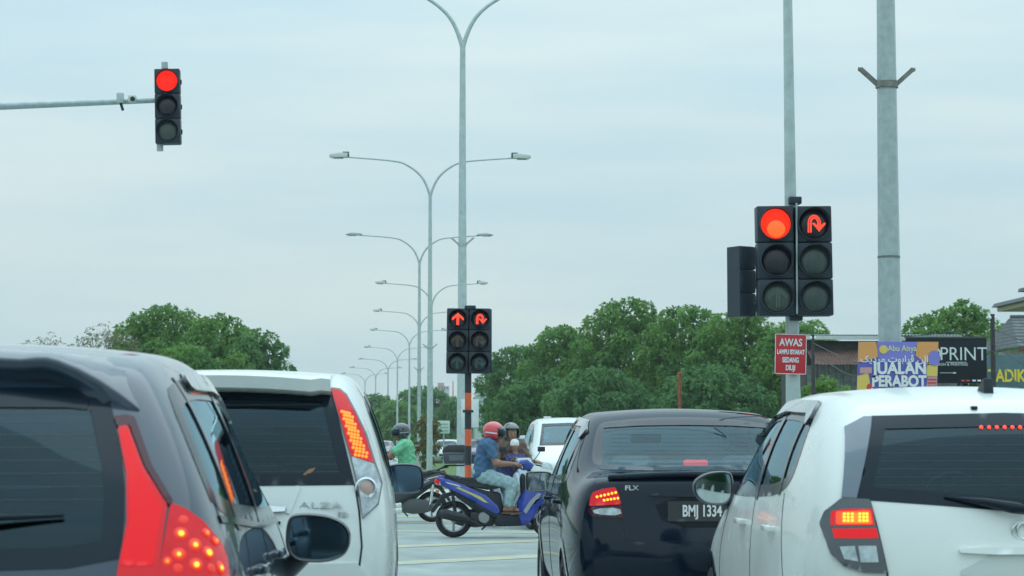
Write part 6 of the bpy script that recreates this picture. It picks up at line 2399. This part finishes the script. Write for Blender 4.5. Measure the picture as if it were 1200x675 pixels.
    for q in range(N + 1):
        u = -1 + 2 * q / N
        x = .535 * u
        lip = .0 if abs(u) < .93 else .0
        y0 = .065 + .05 * u ** 2 + (0.03 if abs(u) > .9 else 0)
        zt = 1.585 - .028 * u * u + (.012 if abs(u) > .86 else 0)
        zlo = zt - .078
        h = car.bvh.ray_cast(Vector((x, .55, 3)), Vector((0, 0, -1)))[0]
        hb = car.bvh.ray_cast(Vector((x, -2, zlo - .03)), Vector((0, 1, 0)))
        yb = hb[0].y + .02 if hb[0] else .3
        vs += [h + Vector((0, .05, -.02)), h + Vector((0, -.02, .004)), Vector((x, y0 + .16, zt + .008)), Vector((x, y0 + .02, zt)), Vector((x, y0, zt - .014)),
               Vector((x, y0 + .012, zlo + .008)), Vector((x, y0 + .025, zlo)), Vector((x, yb, zlo - .012))]
    n = 8
    for q in range(N):
        for k in range(n - 1):
            fs.append((q * n + k, (q + 1) * n + k, (q + 1) * n + k + 1, q * n + k + 1))
    fs.append(tuple(range(n)))
    fs.append(tuple((N * n + k) for k in range(n))[::-1])
    o = obj_from('roof_spoiler', vs, fs, paint, car.root, smooth=True, fix=True)
    o.data.set_sharp_from_angle(angle=math.radians(35))
    # sides
    side = [(.45, 1.07), (.60, 1.40), (.75, 1.47), (1.8, 1.52), (2.3, 1.50), (2.62, 1.40), (3.12, 1.03), (3.1, 1.0), (1.8, 1.02)]
    car.window('side_window', side, 'right', GL_SIDE, frame=.05, both=True)
    for s in ('left', 'right'):
        car.strip('window_pillar', [(1.85, 1.0), (1.83, 1.53)], s, BLACK_TRIM, width=.09, off=.004)
        car.strip('window_pillar', [(.98, 1.03), (1.03, 1.49)], s, BLACK_TRIM, width=.06, off=.004)
        car.strip('seam', [(.80, .30), (.78, .70), (1.0, 1.02)], s, SEAM)
        car.strip('seam', [(1.86, .28), (1.86, 1.0)], s, SEAM)
        car.strip('seam', [(2.9, .28), (2.92, .70), (2.88, 1.0)], s, SEAM)
        for y in (1.25, 2.2):
            h, n, d = car.hit(y, .90, s)
            door_handle(car, h, n, paint)
    car.window('windscreen', [(-.62, 1.06), (-.57, 1.28), (-.52, 1.49), (0, 1.52), (.52, 1.49), (.57, 1.28), (.62, 1.06), (0, 1.07)], 'front', GL_CLEAR, frame=.05)
    car.lens('head_lamp', [(.40, .68), (.64, .76), (.68, .86), (.46, .78)], 'front', LENS_CLEAR, loc=True)
    car.patch('grille', [(-.40, .68), (.40, .68), (.36, .58), (-.36, .58)], 'front', BLACK_TRIM, off=.01)
    interior(car, 4.2, rows=((.75, .52), (1.7, .46), (2.35, .44)), dash_y=3.15)
    car.wheels((.72, 3.4), .30, .735)
    mo = [(-.115, -.075), (-.12, .07), (-.05, .093), (.07, .09), (.115, .06), (.12, -.05), (.085, -.09), (-.07, -.095)]
    c = car.Mi @ P(473.5, 561, 13.3)
    for s in (1, -1):
        cc = Vector((c.x * s, c.y, c.z))
        door_mirror(car.root, [(x * s, z) for x, z in mo], cc, mat('mirror_shell', (.02, .028, .036), .3, coat=.5), MIRROR_BLUE,
                    foot=((-.05 * s, .05, -.05), (-.17 * s, .08, -.10)))
    car.finish()
    return car

# ------------------------------------------------------------------ black sedan
def build_sedan_black():
    paint = mat('paint_black', (0.005, 0.013, 0.028), 0.2, 0.0, coat=.75, spec=.0, inside=(.10, .12, .12))
    W = .84
    S = [
        [(.14, .70, .30), (.03, .77, .48), (.05, .79, .70), (.07, .775, .90), (.08, .735, 1.0), (.10, .67, 1.045)],
        [(.38, .79, .22), (.36, .83, .45), (.36, .835, .70), (.36, .81, .90), (.36, .755, 1.005), (.38, .68, 1.06)],
        [(.70, .79, .2), (.70, .83, .42), (.70, .84, .68), (.68, .822, .92), (.67, .765, 1.02), (.66, .675, 1.075)],
        [(1.15, .79, .2), (1.15, .83, .42), (1.15, .84, .68), (1.12, .832, .94), (1.16, .735, 1.21), (1.22, .60, 1.405)],
        st(1.55, W, .835, .94, .615, 1.445, -.05, .02),
        st(2.1, W, .835, .93, .62, 1.465, .0, .02),
        st(2.65, W, .825, .92, .605, 1.43, -.08, .02),
        st(3.05, W, .81, .92, .595, 1.23, -.05, .02),
        st(3.35, W, .79, .90, .63, .98, .1, .02),
        st(3.95, .80, .73, .80, .60, .85, .0, .0),
        [(4.14, .70, .25), (4.22, .72, .45), (4.23, .70, .6), (4.18, .66, .72), (4.15, .63, .77), (4.10, .58, .80)],
    ]
    car = Car('parked_car', 'black sedan with plate BMJ 1334, waiting behind the blue scooter', 'car', (1.80, 13.3, 0), 0, S, paint,
              crown=(.02, .02, .02, .05, .04, .04, .04, .05, .05, .03, .03), bow_r=(.07, .07, .06, .05, .05, .05), group='cars waiting at the lights')
    win = [(707, 551), (713, 501), (760, 496), (804, 495), (850, 496), (896, 501), (904, 549), (804, 552)]
    l2 = car.loc2(win, 'rear')
    zt, zb = l2[3][1], 1.095
    outl = [(-.615, zb), (-.555, zt - .012), (-.30, zt + .004), (0, zt + .008), (.30, zt + .004), (.555, zt - .012), (.615, zb), (.3, zb - .006), (0, zb - .008), (-.3, zb - .006)]
    car.window('rear_window', corners(outl, .05), 'rear', glass('sedan_rear_glass', (.86, .95, .95), f0=-.1), frame=.026, round_=2)
    car.heater_lines([1.13 + .026 * k for k in range(8)], lambda z: .56 - .3 * (z - 1.1))
    # parcel shelf brake lamp
    c = car.Mi @ P(815, 543, 14.05)
    bl = box('brake_lamp', c, (.155, .05, .048), LENS_LIT, car.root, bev=.015)
    # boot lid: lip spoiler, recess for the plate, seams
    vs, fs = [], []
    N = 20
    for q in range(N + 1):
        u = -1 + 2 * q / N
        x = .60 * u
        y0 = .02 + .055 * u * u
        zt = 1.082 - .022 * u * u
        h = car.bvh.ray_cast(Vector((x, y0 + .17, 3)), Vector((0, 0, -1)))[0]
        vs += [h + Vector((0, .02, -.01)), h + Vector((0, -.01, .004)), Vector((x, y0 + .05, zt + .004)), Vector((x, y0, zt)), Vector((x, y0 + .005, zt - .025)), Vector((x, y0 + .10, zt - .04))]
    n = 6
    for q in range(N):
        for k in range(n - 1):
            fs.append((q * n + k, (q + 1) * n + k, (q + 1) * n + k + 1, q * n + k + 1))
    fs += [tuple(range(n)), tuple(N * n + k for k in range(n))[::-1]]
    obj_from('boot_spoiler', vs, fs, paint, car.root, smooth=True, fix=True)
    car.patch('boot_recess', [(-.34, .93), (.34, .93), (.27, .75), (-.27, .75)], 'rear', mat('recess_black', (.006, .011, .017), .35, spec=.2), off=.006, depth=.01, round_=1)
    car.patch('boot_ridge', [(-.36, .955), (.36, .955), (.35, .93), (-.35, .93)], 'rear', paint, off=.02, depth=.03, round_=1)
    pl = car.patch('number_plate', [(-.25, .905), (.25, .905), (.25, .785), (-.25, .785)], 'rear', PLATE_BLACK, off=.012, depth=.012)
    h = car.hit(0, .845, 'rear')[0]
    text('lettering', 'BMJ 1334', .096, PLATE_WHITE, pl, h + Vector((-.045, -.017, 0)), (math.radians(90), 0, 0), ext=.001, sx=.645, offset=.0022)
    hb = car.hit_px(740, 572)
    text('badge', 'FLX', .040, CHROME, car.root, hb + Vector((0, -.008, 0)), (math.radians(88), 0, 0), ext=.003, sx=1.25, offset=.001)
    lid = [(-.60, 1.03), (-.545, .90), (-.52, .75), (-.50, .665), (.50, .665), (.52, .75), (.545, .90), (.60, 1.03)]
    car.strip('seam', lid, 'rear', SEAM)
    # lamps
    for nm, pts, m in (('tail_lamp', [(695, 577), (706, 573), (721, 571), (725, 580), (728, 591), (690.5, 593), (692, 584)], LENS_RED),
                       ('reverse_lamp', [(690, 594.5), (728.5, 592.5), (731, 607), (710, 606), (693, 605), (689, 600)], LENS_DARK)):
        a, b = car.lens(nm, pts, 'rear', m, round_=1)
    rp = car.loc2([(694, 596.5), (726.5, 594.5), (728.5, 604.5), (697, 603)], 'rear')
    for s in (1, -1):
        car.patch('clear_lens', [(a * s, b) for a, b in rp], 'rear', LENS_CLEAR, off=.0155, depth=.01, round_=1, g=.03)
    led = [(700 + 4.3 * k, 582.5 - 1.0 * k) for k in range(6)] + [(708 + 4.0 * k, 586.5 - .6 * k) for k in range(5)]
    lp = car.loc2(led, 'rear')
    car.dots('lamp_leds', lp + [(-a, b) for a, b in lp], 'rear', LED_YELLOW, r=.0075, off=.016)
    # bumper ledge
    car.patch('bumper', [(-.70, .655), (-.4, .665), (.4, .665), (.70, .655), (.69, .48), (.62, .26), (-.62, .26), (-.69, .48)], 'rear', paint, off=.03, depth=.05, round_=1)
    # sides
    side = [(.90, 1.03), (1.20, 1.28), (1.42, 1.375), (2.1, 1.40), (2.45, 1.375), (2.72, 1.26), (3.10, 1.0), (3.08, .975), (2.1, .985), (1.1, 1.0)]
    car.window('side_window', side, 'right', GL_SIDE, frame=.05, both=True)
    for s in ('left', 'right'):
        car.strip('window_pillar', [(2.0, .97), (1.96, 1.41)], s, BLACK_TRIM, width=.09, off=.004)
        car.strip('window_pillar', [(1.2, 1.0), (1.27, 1.33)], s, BLACK_TRIM, width=.045, off=.004)
        car.strip('seam', [(.85, .30), (.84, .70), (1.08, .98)], s, SEAM)
        car.strip('seam', [(2.02, .28), (2.02, .97)], s, SEAM)
        car.strip('seam', [(3.05, .28), (3.05, .70), (3.02, .97)], s, SEAM)
        car.patch('rain_visor', [(1.20, 1.33), (1.42, 1.405), (2.1, 1.43), (2.46, 1.40), (2.76, 1.27), (2.74, 1.23), (2.44, 1.355), (2.1, 1.38), (1.44, 1.36), (1.25, 1.28)],
                  s, LENS_SMOKE, off=.018, depth=.014)
        for y in (1.35, 2.35):
            h, n, d = car.hit(y, .87, s)
            door_handle(car, h, n, paint)
    car.window('windscreen', [(-.61, 1.02), (-.56, 1.2), (-.51, 1.37), (0, 1.40), (.51, 1.37), (.56, 1.2), (.61, 1.02), (0, 1.03)], 'front', GL_CLEAR, frame=.035)
    car.lens('head_lamp', [(.42, .66), (.66, .72), (.69, .80), (.50, .76)], 'front', LENS_CLEAR, loc=True)
    car.patch('grille', [(-.40, .66), (.40, .66), (.36, .56), (-.36, .56)], 'front', BLACK_TRIM, off=.01)
    interior(car, 4.26, rows=((1.15, .36), (2.1, .36)), dash_y=3.12)
    box('parcel_shelf', (0, .93, 1.03), (1.15, .46, .03), MATTE_BLACK, car.root)
    c = car.Mi @ P(757, 514, 15.9)
    box('rear_view_mirror', c, (.22, .03, .065), MATTE_BLACK, car.root, bev=.012)
    # thin cable hanging inside the rear screen
    tube('antenna_cable', [car.Mi @ P(838, 502, 14.35), car.Mi @ P(850, 510, 14.3), car.Mi @ P(857, 526, 14.2), car.Mi @ P(884, 541, 14.05)], .004, MATTE_BLACK, car.root, 6)
    car.wheels((.78, 3.30), .29, .735)
    mo = [(-.095, -.07), (-.10, .06), (-.06, .078), (.08, .076), (.098, .06), (.098, -.06), (.08, -.074), (-.06, -.078)]
    c = car.Mi @ P(631.5, 564.5, 16.1)
    for s in (-1, 1):
        cc = Vector((c.x * -s, c.y, c.z)) if s == 1 else c
        door_mirror(car.root, [(x * s, z) for x, z in mo], cc, mat('mirror_shell', (.02, .028, .036), .3, coat=.5), MIRROR_BRIGHT, depth=.11,
                    foot=((-.06 * s, .05, -.05), (-.15 * s, .08, -.09)))
    car.finish()
    return car

# ------------------------------------------------------------------ white hatchback on the right
def build_hatchback_white():
    paint = mat('paint_ivory', (0.78, 0.80, 0.765), 0.26, 0.0, coat=.4, spec=.35, noise=(2.5, .035, 6), inside=(.03, .03, .03))
    W = .868
    S = [
        [(.12, .72, .28), (.03, .79, .50), (.01, .83, .72), (.06, .815, 1.0), (.18, .745, 1.24), (.34, .63, 1.41)],
        [(.36, .82, .22), (.34, .855, .45), (.34, .872, .72), (.38, .845, 1.0), (.48, .765, 1.27), (.60, .645, 1.45)],
        st(1.0, W, .85, .98, .645, 1.475, .08, .03),
        st(1.65, W, .845, .96, .65, 1.48, .0, .03),
        st(2.2, W, .835, .94, .63, 1.45, -.05, .03),
        st(2.7, W, .815, .93, .61, 1.27, -.02, .02),
        st(3.05, W, .79, .91, .63, 1.0, .15, .02),
        st(3.65, .81, .73, .80, .60, .85, .0, .0),
        [(3.78, .70, .25), (3.86, .72, .45), (3.87, .70, .6), (3.82, .66, .72), (3.78, .63, .76), (3.74, .58, .79)],
    ]
    car = Car('parked_car', 'white hatchback with dark angular tail lamp, nearest the viewer at the right', 'car', (2.50, 9.0, 0), 0, S, paint,
              crown=(.04, .04, .045, .045, .045, .05, .05, .03, .03), bow_r=(.08, .08, .07, .06, .06, .08), group='cars waiting at the lights')
    hw = car.loc2([(1012, 489), (990, 501), (986, 583)], 'rear')
    bt = car.loc2([(1019, 585), (1103, 591), (1199, 598)], 'rear')
    zt = hw[0][1]
    half = [(bt[2][0] * 0, bt[2][1] - .003), bt[1], bt[0], hw[2], hw[1], hw[0], (hw[0][0] * .5, zt + .012)]
    outl = half + [(0, zt + .016)] + [(-x, z) for x, z in half[:0:-1]]
    # dark screen with gloss side garnishes
    ge = car.loc2([(1023, 489), (1005, 584)], 'rear')
    gl_half = [(0, bt[2][1] - .003), bt[1], (ge[1][0], ge[1][1]), (ge[0][0], zt)]
    car.window('rear_window', gl_half + [(0, zt + .012)] + [(-x, z) for x, z in gl_half[:0:-1]], 'rear', GL_DARK2, frame=.05, round_=0)
    gm = mat('garnish_gloss', (.10, .13, .17), .12, coat=1)
    for s in (1, -1):
        car.patch('screen_garnish', [(x * s, z) for x, z in (hw[0], hw[1], hw[2], (ge[1][0] - .005, ge[1][1]), (ge[0][0] - .005, zt))], 'rear', gm, off=.010, depth=.02)
    # tail lamp: smoked shell with three cells
    lamp = [(986, 584), (1019, 585.5), (1026, 614), (1040, 672), (1012, 671), (988, 663), (974, 649), (967, 628), (962, 614), (967, 600)]
    shells = car.lens('tail_lamp', lamp, 'rear', LENS_SMOKE, off=.016, round_=1)
    for nm, pts, m, off in (('lamp_cell', [(975, 600), (990, 597), (1021, 597), (1024, 616), (974, 616)], LENS_LIT, .0185),
                            ('lamp_cell', [(976, 620), (1026, 619.5), (1029, 631), (978, 631)], LENS_LIT, .0185),
                            ('reverse_lamp', [(984, 641), (1001, 640), (1005, 658), (989, 655)], LENS_CLEAR, .019),
                            ('reverse_lamp', [(1005, 640), (1026, 640), (1029, 659), (1008, 659)], LENS_CLEAR, .019)):
        l2 = car.loc2(pts, 'rear')
        for s, sh in ((1, shells[0]), (-1, shells[1])):
            car.patch(nm, [(x * s, z) for x, z in l2], 'rear', m, off=off, depth=.01, parent=sh, g=.03)
    for nm, pts, m, off in (('lamp_glow', [(980, 600), (1019, 599), (1022, 615), (980, 615)], mat('cell_orange', (.5, .04, .01), .4, emit=(1.0, .075, .015), es=.8), .0196),
                            ('lamp_glow', [(986, 602), (1017, 601), (1019, 613.5), (987, 613.5)], mat('cell_amber', (.5, .1, .01), .4, emit=(1.0, .18, .02), es=.9), .0204)):
        l2 = car.loc2(pts, 'rear')
        for s, sh in ((1, shells[0]), (-1, shells[1])):
            car.patch(nm, corners([(x * s, z) for x, z in l2], .02), 'rear', m, off=off, depth=.006, parent=sh, g=.02, round_=2)
    led = [(x, y) for y in (603.5, 607.5, 611.5) for x in (989.5, 994, 998.5, 1007, 1011.5, 1015.5)]
    lp = car.loc2(led, 'rear')
    car.dots('lamp_leds', lp + [(-a, b) for a, b in lp], 'rear', LED_YELLOW, r=.0062, off=.0212)
    # high brake lamp behind the glass, seen as a row of points
    zl = car.hit_px(1185, 501).z
    car.dots('high_brake_lamp', [(-.115 + .0328 * k, zl) for k in range(8)], 'rear', LED_RED, r=.008, off=.004)
    car.heater_lines([1.08 + .033 * k for k in range(7)], lambda z: .62 - .3 * (z - 1.08))
    # wiper, nozzle, aerial
    a, b = car.hit_px(1199, 594), car.hit_px(1106, 582)
    bm = bmesh.new()
    add_tube(bm, [Vector((.02, a.y - .05, a.z - .01)), Vector((-.05, a.y - .05, a.z)), a.lerp(b, .5) + Vector((0, -.03, .0)), b + Vector((0, -.012, 0))], [.024, .026, .018, .005], 10)
    obj_bm('wiper', bm, BLACK_TRIM, car.root, smooth=True)
    h = car.hit_px(1141, 478)
    box('washer_nozzle', h + Vector((0, -.005, 0)), (.028, .03, .016), MATTE_BLACK, car.root, bev=.006)
    b0 = car.hit_px(1157, 460)
    prism('roof_aerial', [(b0.y - .03, b0.z - .03), (b0.y + .16, b0.z - .02), (b0.y + .04, b0.z + .028), (b0.y - .01, b0.z + .062), (b0.y - .025, b0.z + .062)], 'x',
          b0.x - .022, b0.x + .022, MATTE_BLACK, car.root, bev=.008)
    # emblem, plate recess, seams
    M = Matrix.Translation(car.hit(0, .895, 'rear')[0] + Vector((0, -.004, 0))) @ Matrix.Rotation(math.radians(90), 4, 'X')
    bm = bmesh.new()
    for q in range(2):
        pts = [M @ Vector((.045 * math.cos(t) * (1 if q == 0 else .55), .036 * math.sin(t) * (1 if q == 0 else .9), 0)) for t in [2 * math.pi * k / 28 for k in range(29)]]
        add_tube(bm, pts, .0055, 8, cap=False)
    obj_bm('emblem', bm, CHROME, car.root, smooth=True)
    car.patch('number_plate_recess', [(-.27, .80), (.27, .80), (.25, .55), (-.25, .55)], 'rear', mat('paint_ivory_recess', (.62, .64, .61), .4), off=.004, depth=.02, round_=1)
    car.patch('tailgate_lip', [(-.27, .83), (.27, .83), (.265, .80), (-.265, .80)], 'rear', paint, off=.022, depth=.03, round_=1)
    car.patch('number_plate', [(-.22, .665), (.22, .665), (.22, .56), (-.22, .56)], 'rear', PLATE_BLACK, off=.014, depth=.012)
    sm = car.loc2([(1160, 598), (1166, 620), (1173, 642)], 'rear')
    for s in (1, -1):
        tg = car.loc2([(1019, 586), (1027, 615), (1040, 672)], 'rear')
        car.strip('seam', [(x * s, z) for x, z in tg] + [(tg[-1][0] * s, .60), (tg[-1][0] * s * .9, .56)], 'rear', SEAM, width=.008)
    car.strip('seam', [(-.45, .54), (.45, .54)], 'rear', SEAM)
    car.patch('bumper', [(-.71, .53), (.71, .53), (.69, .45), (.62, .27), (-.62, .27), (-.69, .45)], 'rear', paint, off=.02, depth=.03, round_=1)
    car.patch('bumper_insert', [(-.5, .42), (.5, .42), (.46, .28), (-.46, .28)], 'rear', BLACK_TRIM, off=.026, depth=.02, round_=1)
    # sides
    side = [(.70, 1.13), (.80, 1.34), (.90, 1.395), (1.6, 1.42), (2.05, 1.40), (2.35, 1.31), (2.85, 1.02), (2.83, .985), (1.6, 1.00), (.90, 1.03)]
    car.window('side_window', side, 'right', GL_SIDE, frame=.05, both=True)
    for s in ('left', 'right'):
        car.strip('window_pillar', [(1.66, .985), (1.62, 1.43)], s, BLACK_TRIM, width=.10, off=.004)
        car.strip('window_pillar', [(.98, 1.02), (1.02, 1.40)], s, BLACK_TRIM, width=.045, off=.004)
        car.strip('seam', [(.72, .30), (.72, .66), (.86, 1.03)], s, SEAM)
        car.strip('seam', [(1.68, .28), (1.68, .99)], s, SEAM)
        car.strip('seam', [(2.72, .28), (2.74, .70), (2.70, .99)], s, SEAM)
        car.patch('rain_visor', [(.84, 1.375), (.92, 1.435), (1.6, 1.455), (2.06, 1.43), (2.40, 1.32), (2.38, 1.28), (2.04, 1.375), (1.6, 1.40), (1.0, 1.385), (.86, 1.33)],
                  s, LENS_SMOKE, off=.020, depth=.016)
        for y in (1.08, 2.0):
            h, n, d = car.hit(y, .865, s)
            door_handle(car, h, n, paint)
    car.window('windscreen', [(-.62, 1.04), (-.57, 1.22), (-.52, 1.39), (0, 1.42), (.52, 1.39), (.57, 1.22), (.62, 1.04), (0, 1.05)], 'front', GL_CLEAR, frame=.05)
    car.lens('head_lamp', [(.42, .66), (.66, .74), (.69, .82), (.50, .76)], 'front', LENS_CLEAR, loc=True)
    car.patch('grille', [(-.40, .66), (.40, .66), (.36, .56), (-.36, .56)], 'front', BLACK_TRIM, off=.01)
    interior(car, 3.9, rows=((.85, .44), (1.75, .42)), dash_y=2.9)
    car.wheels((.70, 3.15), .295, .755)
    mo = [(.105, -.085), (.11, .075), (.07, .098), (-.03, .09), (-.10, .05), (-.11, 0), (-.09, -.05), (-.03, -.09)]
    c = car.Mi @ P(836, 573, 11.75)
    for s in (1, -1):
        cc = Vector((c.x * s, c.y, c.z))
        door_mirror(car.root, [(x * s, z) for x, z in mo], cc, mat('mirror_shell', (.02, .028, .036), .3, coat=.5), MIRROR_BRIGHT, depth=.12,
                    foot=((.06 * s, .05, -.06), (.17 * s, .09, -.11)))
    car.finish()
    return car

dark_hatch = build_hatchback_dark()
carrier = build_carrier_white()
sedan = build_sedan_black()
white_hatch = build_hatchback_white()

# ------------------------------------------------------------------ thin humid air
hm = bpy.data.materials.new('haze')
hm.use_nodes = True
hm.node_tree.nodes.clear()
_o = hm.node_tree.nodes.new('ShaderNodeOutputMaterial')
_v = hm.node_tree.nodes.new('ShaderNodeVolumePrincipled')
_v.inputs['Color'].default_value = (.93, .98, 1.0, 1)
_v.inputs['Density'].default_value = .00024
hm.node_tree.links.new(_v.outputs['Volume'], _o.inputs['Volume'])
hz = box('haze', (0, 420, 13.5), (900, 1100, 29), hm, None)
hz['kind'] = 'stuff'
SC.cycles.volume_bounces = 2
